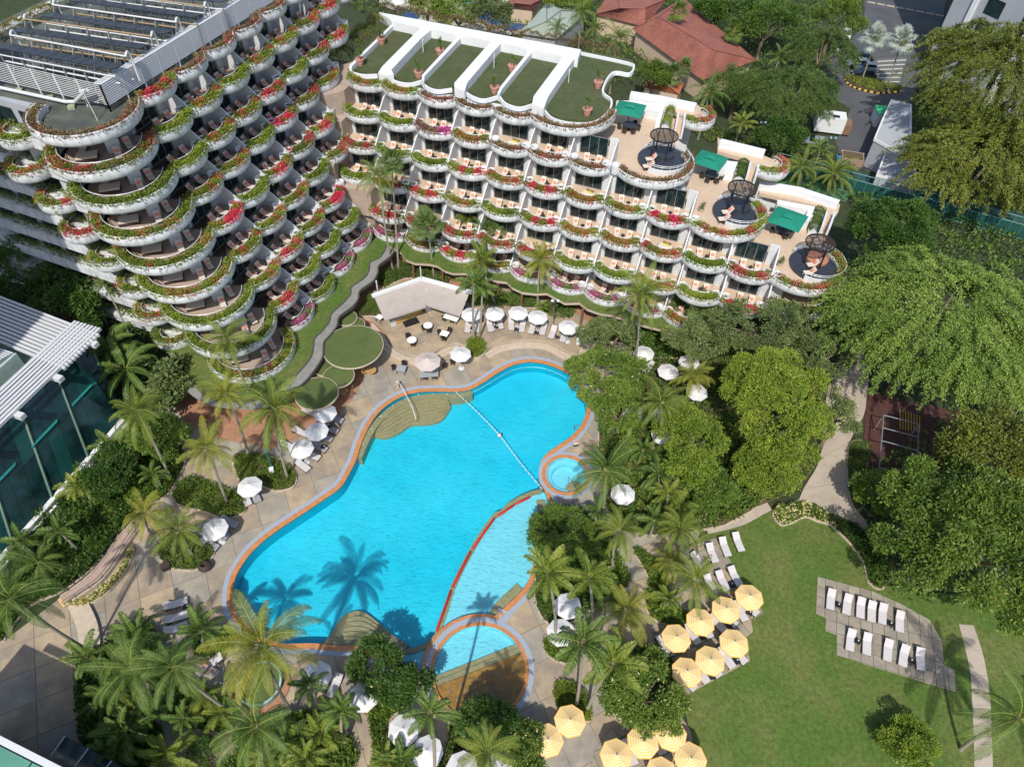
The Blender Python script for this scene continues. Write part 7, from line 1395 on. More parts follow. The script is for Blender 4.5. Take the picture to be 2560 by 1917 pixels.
# ------------------------------------------------------------------ planted beds: kerb, soil and ground cover
def bed(outline, label, kinds, n, h=.55, leaf=.2, kerb=True, cat='planting bed', soilz=.16, seed=1, fl=.0, border=None, name='planting_bed', lump=1.4, aspect=.45):
    P = outline; c = sum(P, Vector()) / len(P); t = thing(name, label, cat, (c.x, c.y, 0)); q = [Vector((p.x - c.x, p.y - c.y, 0)) for p in P]
    if area(q) < 0: q.reverse()
    mb = MB(); mb.prism(q, 0, soilz); mb.build('bed_soil', soil, t)
    if kerb: mb = MB(); mb.sweep(q, [(-.1, 0), (-.1, soilz + .06), (.06, soilz + .06), (.06, 0)], closed=True); mb.build('kerb', stepst, t)
    rs = np.random.RandomState(seed); xs = [p.x for p in q]; ys = [p.y for p in q]; pts = []
    pts = rs.uniform([min(xs), min(ys)], [max(xs), max(ys)], (n, 2)); P2 = pts[inside_np(pts, q)][:n // 6]; hh = h * (.35 + .65 * (np.sin(P2[:, 0] * lump + seed) * np.sin(P2[:, 1] * lump * 1.2 + seed * 2) * .5 + .5)) * rs.uniform(.6, 1.1, len(P2))
    B3 = np.repeat(np.c_[P2, soilz + hh * rs.uniform(.35, 1, len(P2))], 6, 0) + rs.normal(0, leaf * .35, (len(P2) * 6, 3)) * np.array([1, 1, .4]); A, S = axes(rs, len(B3), np.tile([0, 0, .8], (len(B3), 1)), 0, .9); ln = rs.uniform(.7, 1.3, len(B3)) * leaf
    mi = rs.rand(len(B3)); k = len(kinds); idx = np.minimum((np.repeat(rs.rand(len(P2)), 6) ** 1.5 * k).astype(int), k - 1)
    o = link('foliage', leafmesh('foliage', B3, A, S, ln, ln * aspect, [G_[x] for x in kinds], idx), t); return t
def sp(c, pts, z=0.0): return spline(WL(c, pts, z), 3, True)
bed(sp('D', [(1500, 1310), (1600, 1270), (1720, 1290), (1830, 1330), (1905, 1420), (1880, 1490), (1780, 1515), (1680, 1480), (1560, 1470)]), 'palm bed with bright ground cover left of the parasol row', ['mid', 'lime', 'olive'], 9000, .7, .17, seed=3)
bed(sp('G', [(1010, 240), (1060, 170), (1200, 150), (1350, 210), (1380, 280), (1290, 370), (1180, 385), (1060, 345)]), 'round palm bed with the big clay jar at its tip', ['mid', 'grey', 'lime'], 6500, .6, .17, seed=4)
bed(sp('E', [(810, 590), (870, 545), (930, 575), (935, 630), (890, 670), (840, 660)]) , 'bright yellow green flower bed cut into the terrace steps', ['lime', 'lime', 'olive'], 3500, .7, .17, soilz=.5, seed=5)
bed(sp('H', [(1310, 820), (1370, 810), (1460, 850), (1510, 940), (1480, 985), (1380, 960), (1320, 900)]), 'small bed at the foot of the twin royal palms', ['lime', 'mid'], 3600, .5, .16, seed=6)
bed(sp('H', [(1370, 1150), (1410, 1100), (1490, 1105), (1570, 1170), (1610, 1270), (1600, 1350), (1500, 1330), (1400, 1260)]), 'small round bed with lime leaves behind a yellow parasol', ['lime', 'lime', 'olive'], 5200, .6, .16, seed=7)
bed(sp('E', [(130, 400), (160, 330), (210, 280), (260, 330), (270, 400), (200, 405)]), 'fern bed at the left end of the bar', ['mid', 'fan'], 3600, 1.0, .3, soilz=.5, seed=8, aspect=.16)
bed(sp('E', [(240, 180), (330, 100), (440, 55), (560, 70), (680, 120), (700, 190), (560, 160), (420, 150), (300, 205)]), 'long fern bed behind the bar roof', ['mid', 'fan'], 9000, 1.3, .34, seed=9, aspect=.16)
bed(sp('E', [(830, 250), (960, 245), (1080, 260), (1200, 260), (1270, 330), (1200, 340), (1000, 335), (840, 330)]), 'fern bed behind the terrace parasols', ['mid', 'fan'], 9000, 1.3, .34, seed=10, aspect=.16)
bed(sp('E', [(1280, 330), (1380, 300), (1480, 340), (1500, 400), (1400, 420), (1300, 380)]), 'mixed planting by the ornate lamp post', ['mid', 'fan'], 3600, 1.0, .28, seed=11, aspect=.25)
bed(sp('E', [(1610, 460), (1750, 430), (1900, 470), (2060, 520), (2212, 560), (2300, 650), (2100, 660), (1900, 640), (1800, 560), (1640, 560)]), 'broad green hedge bed above the upper garden parasols', ['deep', 'mid'], 11000, 1.0, .25, seed=12, cat='planting bed')
bed(sp('E', [(1700, 960), (1900, 930), (2000, 1100), (2100, 1300), (2250, 1100), (2600, 1100), (2650, 1640), (1980, 1800), (1720, 1640), (1700, 1500), (1660, 1250)]), 'dense mixed planting right of the whirlpool', ['deep', 'mid', 'dark', 'olive'], 22000, 1.3, .34, seed=13)
bed(sp('H', [(1270, 30), (1500, 0), (1700, 80), (1800, 300), (1860, 480), (1700, 560), (1560, 680), (1400, 740), (1290, 680), (1250, 520), (1260, 380)]), 'dense garden bed between wading area and royal palms', ['deep', 'mid', 'mid'], 18000, 1.1, .26, seed=14)
bed(sp('H', [(1880, 250), (2000, 300), (2100, 420), (2120, 560), (2250, 700), (2150, 740), (2000, 690), (1960, 560), (1980, 430)]), 'narrow hedge bed left of the parasol patio', ['mid', 'lime', 'deep'], 9000, .8, .2, seed=15)
bed(sp('H', [(1740, 1000), (1850, 900), (2000, 870), (2100, 900), (2180, 1100), (2160, 1350), (1990, 1450), (1830, 1380), (1760, 1200)]), 'undergrowth beneath the yellow flowered tree', ['deep', 'mid'], 9000, .7, .2, seed=16)
bed(sp('D', [(560, 1640), (640, 1300), (800, 1180), (860, 1060), (1000, 1080), (1150, 1180), (1190, 1330), (1150, 1420), (1110, 1500), (1050, 1560), (900, 1640), (600, 1900)]), 'deep green garden between glass building and plaza', ['deep', 'mid', 'mid'], 26000, 1.1, .26, seed=17)
bed(sp('D', [(1130, 1500), (1250, 1430), (1400, 1480), (1540, 1540), (1580, 1640), (1460, 1690), (1300, 1640), (1150, 1600)]), 'leafy bed left of the lone white parasol', ['mid', 'deep', 'olive'], 9000, .8, .2, seed=18)
bed(sp('G', [(0, 250), (120, 60), (250, 0), (600, -100), (800, 10), (780, 130), (700, 250), (600, 370), (480, 470), (380, 530), (200, 610), (100, 720), (0, 850), (-80, 600)]), 'large dark tropical garden left of the ramp', ['deep', 'dark', 'mid', 'deep'], 30000, 1.3, .34, seed=19)
bed(sp('G', [(440, 600), (560, 560), (680, 480), (780, 370), (850, 240), (860, 280), (790, 420), (690, 530), (580, 600), (500, 615)]), 'narrow variegated hedge along the ramp', ['yelf', 'olive', 'lime'], 5200, .45, .13, seed=20)
bed(sp('G', [(520, 1250), (540, 1000), (640, 940), (740, 860), (860, 740), (1000, 780), (1060, 900), (1150, 1000), (1080, 1120), (1000, 1180), (900, 1240), (960, 1330), (1050, 1450), (1000, 1700), (640, 1700), (560, 1450)]), 'wide dark planting below the curved plaza steps', ['deep', 'dark', 'mid', 'deep'], 30000, 1.3, .34, seed=21)
bed(sp('G', [(1050, 1120), (1150, 1080), (1300, 1120), (1400, 1190), (1520, 1280), (1540, 1360), (1440, 1420), (1250, 1400), (1120, 1350)]), 'bed of lime and dark shrubs left below the green basin', ['lime', 'mid', 'deep'], 11000, .9, .22, seed=22)
bed(sp('G', [(1440, 1700), (1560, 1560), (1500, 1460), (1640, 1350), (1850, 1330), (2020, 1300), (2200, 1380), (2250, 1700)]), 'thick palm undergrowth at the bottom edge', ['mid', 'lime', 'deep', 'dark'], 18000, 1.1, .3, seed=23)
bed(sp('G', [(1250, 860), (1330, 800), (1480, 780), (1500, 860), (1400, 930), (1280, 940)]), 'small shrub bed beneath the pool corner palm', ['deep', 'mid'], 4500, .8, .22, seed=24)
bed(sp('H', [(190, 1250), (330, 1230), (430, 1260), (320, 1330), (300, 1450), (420, 1560), (500, 1700), (240, 1700), (220, 1500)]), 'leafy bed between the bottom white parasols', ['mid', 'lime', 'deep'], 10000, .9, .22, seed=25)
bed(sp('H', [(700, 1500), (720, 1330), (900, 1290), (1130, 1330), (1240, 1420), (1280, 1560), (1250, 1700), (700, 1700), (640, 1600)]), "undergrowth below the children's pool", ['deep', 'mid', 'olive'], 11000, .8, .24, seed=26)
bed(sp('I', [(600, 0), (640, 90), (720, 80), (800, 40), (880, 70), (960, 90), (1010, 130), (900, 0), (760, -40)]), 'clipped dark hedge with pale border at the top of the lawn', ['mid', 'deep', 'yelf'], 9000, .8, .17, seed=27)
bed(sp('I', [(1000, 110), (1060, 180), (1130, 260), (1180, 340), (1210, 460), (1300, 500), (1330, 330), (1200, 180), (1080, 80)]), 'dark hedge along the right side of the lawn', ['deep', 'mid'], 9000, .9, .2, seed=28)
bed(sp('F', [(1080, 1240), (1150, 1190), (1210, 1250), (1190, 1400), (1200, 1560), (1130, 1640), (1080, 1500)]), 'dark fern strip between driveway and court', ['dark', 'mid'], 5200, .9, .26, seed=29, aspect=.2)
bed(sp('F', [(0, 340), (200, 470), (420, 520), (700, 560), (960, 620), (960, 800), (900, 1000), (880, 1300), (740, 1500), (380, 1640), (0, 1640), (-200, 1300), (-250, 700), (-200, 400)]), 'shady undergrowth of the middle garden beneath the lime tree', ['deep', 'dark', 'mid'], 30000, 1.0, .34, seed=30, kerb=False)
# far ground cover behind and beside the hotel: countless small plants
def cover(name, c, pts, n, kinds, seed, h=1.6, leaf=.5, z=0.0, excl=()):
    q = pts if c is None else WL(c, pts, z); rs = np.random.RandomState(seed); xs = [p.x for p in q]; ys = [p.y for p in q]; P = rs.uniform([min(xs), min(ys)], [max(xs), max(ys)], (n, 2)); P = P[inside_np(P, q)]
    for ex in excl: P = P[~inside_np(P, ex)]
    hh = h * (.2 + .8 * (np.sin(P[:, 0] * .7 + seed) * np.sin(P[:, 1] * .8 + seed) * .5 + .5)); B3 = np.c_[P, z + hh * rs.uniform(.5, 1, len(P))]; A, S = axes(rs, len(P), np.tile([0, 0, .9], (len(P), 1)), 0, .9); ln = rs.uniform(.7, 1.3, len(P)) * leaf
    return stuff(link(name, leafmesh(name, B3, A, S, ln, ln * .5, [G_[k] for k in kinds], (rs.rand(len(P)) * len(kinds)).astype(int))))
cover('undergrowth', 'S', [(1560, 90), (1700, 200), (1900, 330), (2080, 260), (2050, 60), (2080, -60), (1500, -80)], 26000, ['deep', 'mid', 'dark'], 1)
cover('undergrowth', 'S', [(700, -60), (1560, -60), (1600, 130), (1700, 240), (1300, 180), (950, 60)], 22000, ['deep', 'mid', 'olive'], 2, 2.2)
cover('undergrowth', 'S', [(1700, 300), (2120, 400), (2150, 480), (2000, 480), (1720, 330)], 9000, ['deep', 'mid', 'olive'], 3, 1.4, .35)
cover('undergrowth', 'S', [(2100, 480), (2700, 600), (2800, 1600), (2180, 1480), (2130, 1200), (2450, 1000), (2150, 560)], 30000, ['deep', 'dark'], 4, 1.8, .5)
cover('undergrowth', 'S', [(-150, 560), (280, 560), (380, 700), (430, 860), (460, 1000), (330, 1080), (250, 900), (240, 830), (-100, 760)], 26000, ['deep', 'dark'], 5, 1.8, .45)
cover('undergrowth', 'S', [(2060, 700), (2200, 700), (2160, 900), (2080, 900)], 4000, ['deep', 'dark'], 6, 1.2, .35)
cover('undergrowth', 'C', [(1520, 550), (2400, 500), (2500, 1500), (2212, 1400), (1500, 1180), (1300, 1130)], 26000, ['deep', 'mid', 'dark'], 7, 1.8, .5)
cover('undergrowth', 'A', [(-400, -200), (600, -500), (1800, -500), (1700, -200), (400, -150), (-200, 100)], 12000, ['deep', 'mid'], 8, 1.8, .5)
# a sunbather on the half hidden lounger
def person(p, rz, label):
    t = thing('person', label, 'person', tuple(p), rz); V = [(0, 0, .50), (.22, 0, .50), (.42, 0, .56), (.55, 0, .66), (.66, 0, .76), (.80, 0, .86), (.46, .19, .60), (.22, .30, .50), (.05, .26, .47), (-.06, .23, .50), (.46, -.19, .60), (.22, -.30, .50), (.05, -.26, .47), (-.06, -.23, .50), (-.12, .10, .47), (-.50, .12, .62), (-.88, .12, .44), (-1.0, .12, .50), (-.12, -.10, .47), (-.52, -.10, .46), (-.92, -.12, .43), (-1.02, -.13, .50)]
    E = [(0, 1), (1, 2), (2, 3), (3, 4), (4, 5), (3, 6), (6, 7), (7, 8), (8, 9), (3, 10), (10, 11), (11, 12), (12, 13), (0, 14), (14, 15), (15, 16), (16, 17), (0, 18), (18, 19), (19, 20), (20, 21)]
    Rd = [.14, .125, .15, .10, .052, .105, .055, .04, .032, .03, .055, .04, .032, .03, .09, .06, .042, .035, .09, .06, .042, .035]
    me = bpy.data.meshes.new('body'); me.from_pydata(V, E, []); o = link('body', me, t); me.materials.append(mat('skin', (.42, .22, .14), .6, .06, 6)); md = o.modifiers.new('skin', 'SKIN'); sv = me.skin_vertices[0].data
    for i, r in enumerate(Rd): sv[i].radius = (r, r * .8)
    sv[0].use_root = True; ss = o.modifiers.new('sub', 'SUBSURF'); ss.levels = 1; ss.render_levels = 2
    mb = MB(); mb.lathe((.84, 0, .86), [(.02, -.11), (.09, -.07), (.115, .02), (.10, .09), (.03, .12)], 10); mb.build('hair', mat('dark_hair', (.02, .014, .01), .8), t, True); mb = MB(); mb.box((-.06, 0, .49), (.24, .34, .20)); mb.build('swim_shorts', mat('navy_cloth', (.02, .04, .12), .8), t)
    mb = MB(); mb.box((-.55, .02, .37), (.9, .5, .03)); mb.build('towel', roofwhite, t)
p_ = W('G', 1340, 1000, .6); person((p_.x, p_.y, .03), R(150), 'person in dark shorts sunbathing on a lounger half hidden by palms')
cover('lawn_grass_tufts', None, lawn_ol, 90000, ['mid', 'olive', 'lime'], 9, .045, .12, .04, [pa_ol, pb_ol, pc_ol] + PATHS)
# ------------------------------------------------------------------ glass building on the left
gb0 = [W('D', 610, 500, 9), W('D', -40, 1125, 9), W('D', -60, 240, 9)]
gb = thing('glass_building', 'glass walled building with white louvred roof at the left edge', 'building', (gb0[0].x, gb0[0].y, 0)); ob = Vector((gb0[0].x, gb0[0].y, 0))
e1 = (gb0[1] - gb0[0]); e1.z = 0; l1 = e1.length; e1.normalize(); e2 = (gb0[2] - gb0[0]); e2.z = 0; e2.normalize(); inn = Vector((e1.y, -e1.x, 0)); 
if inn.dot(e2) < 0: inn = -inn
for i in range(8):
    a_ = -e1 * .3 + inn * (i * .44); mb = MB(); m = a_ + e1 * 11; mb.box((m.x, m.y, 9 - (i % 2) * .03), (23, .26, .34), math.atan2(e1.y, e1.x)); mb.build('roof_beam', metalw, gb)
for i in range(12):
    a_ = inn * 0 + e2 * 0 + (e1 * (i * .44)); mb = MB(); m = a_ + e2 * 8; mb.box((m.x, m.y, 8.9), (17, .24, .3), math.atan2(e2.y, e2.x)); mb.build('roof_beam', metalw, gb)
for i in range(5): m = e1 * (1 + i * 5.0) + inn * .4; mb = MB(); mb.box((m.x, m.y, 8.6), (.6, 2.6, .5), math.atan2(e1.y, e1.x)); mb.build('bracket', metalw, gb)
mb = MB(); q = [e1 * 1.4 + inn * 3.0 + e2 * 1.5, e1 * 22 + inn * 3.0, e1 * 22 + inn * 18, e2 * 17 + e1 * 1.4]; mb.prism(q, 7.6, 7.75); mb.build('roof_slab', mat('green_roof_membrane', (.16, .24, .19), .6, .2, .6), gb)
for i in range(16): m = e1 * (5.4 + .30 * i) + inn * 8.6; mb = MB(); mb.box((m.x, m.y, 9.6 + .08 * i), (.16, 7, .06), math.atan2(e1.y, e1.x)); mb.build('vent_slat', metalw, gb)
for i in range(10): m = e1 * (12.4 + .34 * i) + inn * 8.2; mb = MB(); mb.box((m.x, m.y, 9.4), (.18, 6, .06), math.atan2(e1.y, e1.x)); mb.build('vent_slat', metalw, gb)
mb = MB(); m = e1 * 7.8 + inn * 8.6; mb.box((m.x, m.y, 8.6), (5.2, 7.4, 1.7), math.atan2(e1.y, e1.x)); mb.build('plant_room', mat('pale_green_wall', (.42, .50, .45), .6), gb)
mb = MB()
for h in (8.4, 9.1): mb.tube([e1 * 2 + inn * 3.3 + Vector((0, 0, h)), e1 * 22 + inn * 3.3 + Vector((0, 0, h))], .05, 4)
for i in range(8): p = e1 * (2 + i * 2.8) + inn * 3.3; mb.tube([p + Vector((0, 0, 7.7)), p + Vector((0, 0, 9.1))], .04, 4)
mb.build('roof_railing', metalw, gb)
# glazed wall: base ledge on the ground, leaning glass below the louvres, floors behind
wb0, wb1 = W('D', 775, 1045, 1.2), W('D', 230, 1660, 1.2); b0, b1 = wb0 - ob, wb1 - ob; b0.z = b1.z = 0; dd = (b1 - b0).normalized(); b1 = b0 + dd * 24; nin = Vector((dd.y, -dd.x, 0))
if nin.dot(inn) < 0: nin = -nin
t0, t1 = e1 * 0 + inn * 1.4, e1 * 22 + inn * 1.4
glassy = mat('curtain_glass', (.008, .035, .035), .12, .5, .35, spec=.5, alt=(.005, .018, .02), altscale=.5, altamt=1)
N_ = 14
for i in range(N_):
    for z0, z1, f0, f1 in ((1.2, 4.6, 0, .44), (4.65, 8.5, .45, 1)):
        a0, a1 = b0.lerp(b1, (i + .01) / N_), b0.lerp(b1, (i + .99) / N_); c0, c1 = t0.lerp(t1, (i + .01) / N_), t0.lerp(t1, (i + .99) / N_)
        mb = MB(); P4 = [a0.lerp(c0, f0), a1.lerp(c1, f0), a1.lerp(c1, f1), a0.lerp(c0, f1)]; Z4 = (z0, z0, z1, z1); v4 = [Vector((p.x, p.y, z)) for p, z in zip(P4, Z4)]; mb.add(v4 + [p + nin * .05 for p in v4], [(0, 1, 2, 3), (7, 6, 5, 4), (0, 4, 5, 1), (2, 6, 7, 3)]); mb.build('glass_panel', glassy if (i + int(z0)) % 5 else teal, gb)
for i in range(0, N_, 3): a0, c0 = b0.lerp(b1, i / N_), t0.lerp(t1, i / N_); mb = MB(); mb.tube([a0 - nin * .05 + Vector((0, 0, 1.2)), c0 - nin * .05 + Vector((0, 0, 8.5))], .18, 6); mb.build('green_column', mat('green_steel', (.02, .075, .05), .4), gb)
for i in range(4):
    a0, a1 = b0.lerp(b1, (.05 + i * .24)), b0.lerp(b1, (.05 + i * .24 + .15)); mb = MB(); q = [a0.lerp(t0.lerp(t1, .05 + i * .24), .50), a1.lerp(t0.lerp(t1, .2 + i * .24), .50), a1.lerp(t0.lerp(t1, .2 + i * .24), .62), a0.lerp(t0.lerp(t1, .05 + i * .24), .62)]; mb.prism([p - nin * .12 for p in q], 5.2, 5.24, True); mb.build('teal_canopy', mat('teal_canopy_glass', (.02, .20, .19), .15, .15, 1), gb)
for off, z, w_ in ((-.25, 1.2, .5), (-.8, .9, .25)):
    mb = MB(); a0, a1 = b0 + nin * off, b1 + nin * off; mb.sweep([(a0.x, a0.y, 0), (a1.x, a1.y, 0)], [(-w_ / 2, 0), (-w_ / 2, z), (w_ / 2, z), (w_ / 2, 0)]); mb.build('base_ledge', roofwhite, gb)
mb = MB(); mb.prism([b0, b1, t1 + inn * 1, t0 + inn * 1], -.05, .9); mb.build('plinth', greywall, gb)
g0, g1 = gb0[0] - ob, None
c0 = e2 * 0; mb = MB(); m_ = [b0, t0, e2 * 16, e2 * 16 + dd * 2]; 
for i in range(8):
    a0, a1 = (b0 + inn * 0).lerp(e2 * 17, i / 8 + .005), b0.lerp(e2 * 17, (i + 1) / 8 - .005); mb = MB(); v4 = [Vector((a0.x, a0.y, 1.0)), Vector((a1.x, a1.y, 1.0)), Vector((a1.x, a1.y, 8.5)), Vector((a0.x, a0.y, 8.5))]; n_ = Vector((.05, 0, 0)); mb.add(v4 + [p - n_ for p in v4], [(0, 1, 2, 3), (7, 6, 5, 4)]); mb.build('glass_panel', glassy, gb)
# corner of the low glass building at the bottom left
H9 = 9.0
q = [W('G', -30, 1455, H9), W('G', 370, 1658, H9)]; lb_ = thing('glass_pavilion', 'corner of a green glass roofed building at the bottom left', 'building', (q[1].x, q[1].y, 0)); o = Vector((q[1].x, q[1].y, 0)); d = (q[0] - q[1]); d.z = 0; d.normalize(); n_ = Vector((-d.y, d.x, 0)); n_ = n_ if n_.y < 0 else -n_
def L3(a, b, z): p = d * a + n_ * b; return Vector((p.x, p.y, z))
mb = MB(); m = L3(4, 0, 0); mb.box((m.x, m.y, H9), (16, .42, .4), math.atan2(d.y, d.x)); mb.build('edge_beam', metalw, lb_)
for i in range(6): mb = MB(); mb.prism([L3(-4 + i * 3 + .06, .3, 0), L3(-1 + i * 3 - .06, .3, 0), L3(-1 + i * 3 - .06, 7, 0), L3(-4 + i * 3 + .06, 7, 0)], H9 - .3, H9 - .2, True); mb.build('roof_glass', mat('pale_green_glass', (.10, .26, .20), .1, .2, .5), lb_)
mb = MB(); mb.prism([L3(-5, .25, 0), L3(12, .25, 0), L3(12, 8, 0), L3(-5, 8, 0)], 0, H9 - .35); mb.build('wall', glassy, lb_)
for i in range(4):
    a_, b_, c_, d_ = W('G', 330 + i * 150, 1575 + i * 70 , 4), W('G', 420 + i * 150, 1445 + i * 80, 4), W('G', 565 + i * 150, 1525 + i * 80, 4), W('G', 480 + i * 150, 1645 + i * 70, 4); mb = MB(); mb.prism([p - o for p in (a_, b_, c_, d_)], 3.95, 4.0, True); mb.build('canopy_glass', mat('dark_canopy_glass', (.02, .045, .05), .05, .4, .6, spec=.9), lb_)
    mb = MB(); mb.tube([a_ - o + Vector((0, 0, .05)), b_ - o + Vector((0, 0, .05))], .05, 5); mb.build('glazing_bar', metalw, lb_)
# ------------------------------------------------------------------ road, car park, tower and sheds at the upper right
rd = WL('C', [(860, 400), (900, 430), (930, 600), (1100, 700), (1000, 900), (1050, 1060), (1230, 1110), (1300, 1100), (1500, 1000), (1500, 650), (1560, 500), (1700, 100), (1700, 40), (1180, -10), (1190, 60), (1170, 180), (1050, 300)])
struct(sheet('car_park', [rd], -.01, asphalt))
kb = thing('island_kerb', 'yellow and black striped kerb round the planted car park island', 'kerb', tuple(W('C', 1060, 510))); ob = Vector(kb.location); kp_ = spline(WL('C', [(1052, 505), (1080, 545), (1130, 570), (1200, 590), (1280, 602), (1350, 600), (1420, 590)]), 4)
for i in range(len(kp_) - 1): mb = MB(); mb.sweep([kp_[i] - ob, kp_[i + 1] - ob], [(-.14, 0), (-.14, .2), (.14, .2), (.14, 0)]); mb.build('kerb_stone', kyellow if i % 2 else black, kb)
bed(WL('C', [(1060, 505), (1130, 560), (1210, 582), (1290, 595), (1420, 585), (1420, 560), (1280, 530), (1160, 495)]), 'planted island below the silver palms', ['olive', 'mid'], 4000, .5, .25, seed=41, kerb=False)
mb = MB(); n = 0
gp = struct(sheet('grass_paver_bays', [WL('C', [(1260, 380), (1460, 370), (1400, 590), (1300, 560), (1240, 500)])], .01, mat('grass_paver', (.13, .13, .11), .9, .3, 4)))
for i in range(7): q = WL('C', [(1270 - i * 2, 395 + i * 26), (1455 - i * 9, 385 + i * 28), (1454 - i * 9, 389 + i * 28), (1270 - i * 2, 399 + i * 26)], .02); mb = MB(); mb.prism(q, .012, .022); mb.build('bay_line', roofwhite, gp)
def car(c, x, y, rz, m, label, nose=4.3):
    p = W(c, x, y, .6); t = thing('parked_car', label, 'car', (p.x, p.y, 0), rz, 'cars parked by the silver palms'); hw = .88
    prof = [(-nose / 2, .3), (-nose / 2, .75), (-nose / 2 + .25, .92), (-1.0, .98), (nose / 2 - .9, .95), (nose / 2 - .1, .75), (nose / 2, .5), (nose / 2, .3)]
    mb = MB(); k = len(prof)
    def ex(prof, w, w2): mb = MB(); k = len(prof); ww = [w if z < .9 else w2 for _, z in prof]; mb.add([(x_, -q, z) for (x_, z), q in zip(prof, ww)] + [(x_, q, z) for (x_, z), q in zip(prof, ww)], [tuple(range(k - 1, -1, -1)), tuple(range(k, 2 * k))] + [(i, (i + 1) % k, (i + 1) % k + k, i + k) for i in range(k)]); return mb
    ex(prof, hw, hw - .06).build('body', m, t, False); ex([(-1.75, .93), (-1.35, 1.42), (.35, 1.45), (1.05, .95)], hw - .06, hw - .2).build('windows', darkglass, t); mb = MB(); mb.box((-.5, 0, 1.46), (1.6, 1.3, .05)); mb.build('roof', m, t)
    for sx in (-1.35, 1.35):
        for sy in (-.8, .8): mb = MB(); mb.tube([(sx, sy - .1, .32), (sx, sy + .1, .32)], .32, 12); mb.build('wheel', black, t)
    for sy in (-.6, .6): mb = MB(); mb.box((nose / 2 - .02, sy, .62), (.1, .35, .14)); mb.build('headlight', metalw, t)
cb = mat('car_black', (.012, .013, .015), .2, .02); cwh = mat('car_white', (.70, .72, .74), .2, .02); csv = mat('car_silver', (.42, .45, .48), .2, .02, metal=.5)
for x, y, m, lab in ((1165, 370, cb, 'black car parked furthest under the silver palm'), (1150, 408, cwh, 'white car between black and silver ones'), (1200, 435, csv, 'silver van like car with large windows'), (1185, 475, cb, 'black car nearest the striped kerb')): car('C', x, y, R(172), m, lab)
car('C', 1035, 300, R(70), cwh, 'white car partly hidden by bamboo at the road edge'); car('C', 1072, 215, R(70), cwh, 'white car further up the road edge by the tree'); car('C', 870, 915, R(160), csv, 'silver car behind the garden wall palms')
p = W('C', 960, 790, 1.5); box_thing('white_truck', 'white roofed box truck parked under the bamboo', 'truck', [('box', (0, 0, 1.7), (4.6, 2.6, 2.6), roofwhite), ('cab', (2.9, 0, 1.2), (1.2, 2.3, 1.7), mat('brown_cab', (.22, .13, .08), .5)), ('windscreen', (3.5, 0, 1.5), (.1, 2.0, .7), darkglass), ('chassis', (.4, 0, .4), (5.6, 2.0, .4), black), ('roof_hatch', (.6, -.6, 3.03), (1.1, .8, .06), black)], (p.x, p.y, 0), R(-12))
p = W('C', 1110, 1010, 1); box_thing('open_skip', 'brown open skip of rubble by the court fence', 'skip', [('body', (0, 0, .6), (3.4, 2.2, 1.2), mat('skip_rust', (.30, .21, .16), .8, .2, 2)), ('load', (0, 0, 1.25), (3.0, 1.9, .2), soil), ('rim', (0, 1.08, 1.25), (3.5, .12, .12), stepst)], (p.x, p.y, 0), R(-15))
p = W('C', 1020, 1025, .5); box_thing('blue_bin', 'small blue bin left of the open skip', 'bin', [('body', (0, 0, .45), (.8, .7, .9), mat('bin_blue', (.03, .18, .5), .5)), ('lid', (0, 0, .94), (.86, .76, .08), mat('bin_blue', (.03, .18, .5), .5))], (p.x, p.y, 0))
p = W('C', 1290, 740, 1.5); box_thing('green_roof_kiosk', 'small kiosk with bright green roof beside the grey shed', 'kiosk', [('walls', (0, 0, 1.1), (1.8, 3.0, 2.2), roofwhite), ('roof', (0, 0, 2.3), (2.0, 3.2, .15), mat('bright_green_roof', (.03, .42, .16), .5)), ('door', (0, -1.53, .9), (.8, .05, 1.8), greywall)], (p.x, p.y, 0), R(-8))
q0 = WL('C', [(1360, 650), (1480, 680), (1480, 930), (1410, 990), (1250, 900), (1300, 780)], 4.5)
sh_ = thing('grey_shed', 'pale grey windowless shed beneath the olive tree', 'shed', (q0[0].x, q0[0].y, 0)); mb = MB(); mb.prism([p - Vector((q0[0].x, q0[0].y, 0)) for p in q0], 0, 4.4); mb.build('wall', greywall, sh_); mb = MB(); mb.sweep([(p.x - q0[0].x, p.y - q0[0].y, 0) for p in q0], [(-.1, 4.3), (-.1, 4.75), (.15, 4.75), (.15, 4.3)], closed=True); mb.build('parapet', roofwhite, sh_)
q0 = WL('C', [(1320, 990), (1480, 1020), (1530, 1180), (1265, 1130)], 3); s2 = thing('utility_building', 'small grey flat roofed building at the court fence', 'building', (q0[0].x, q0[0].y, 0)); mb = MB(); mb.prism([p - Vector((q0[0].x, q0[0].y, 0)) for p in q0], 0, 2.9); mb.build('wall', greywall, s2); mb = MB(); mb.sweep([(p.x - q0[0].x, p.y - q0[0].y, 0) for p in q0], [(-.1, 2.8), (-.1, 3.3), (.15, 3.3), (.15, 2.8)], closed=True); mb.build('parapet', roofwhite, s2)
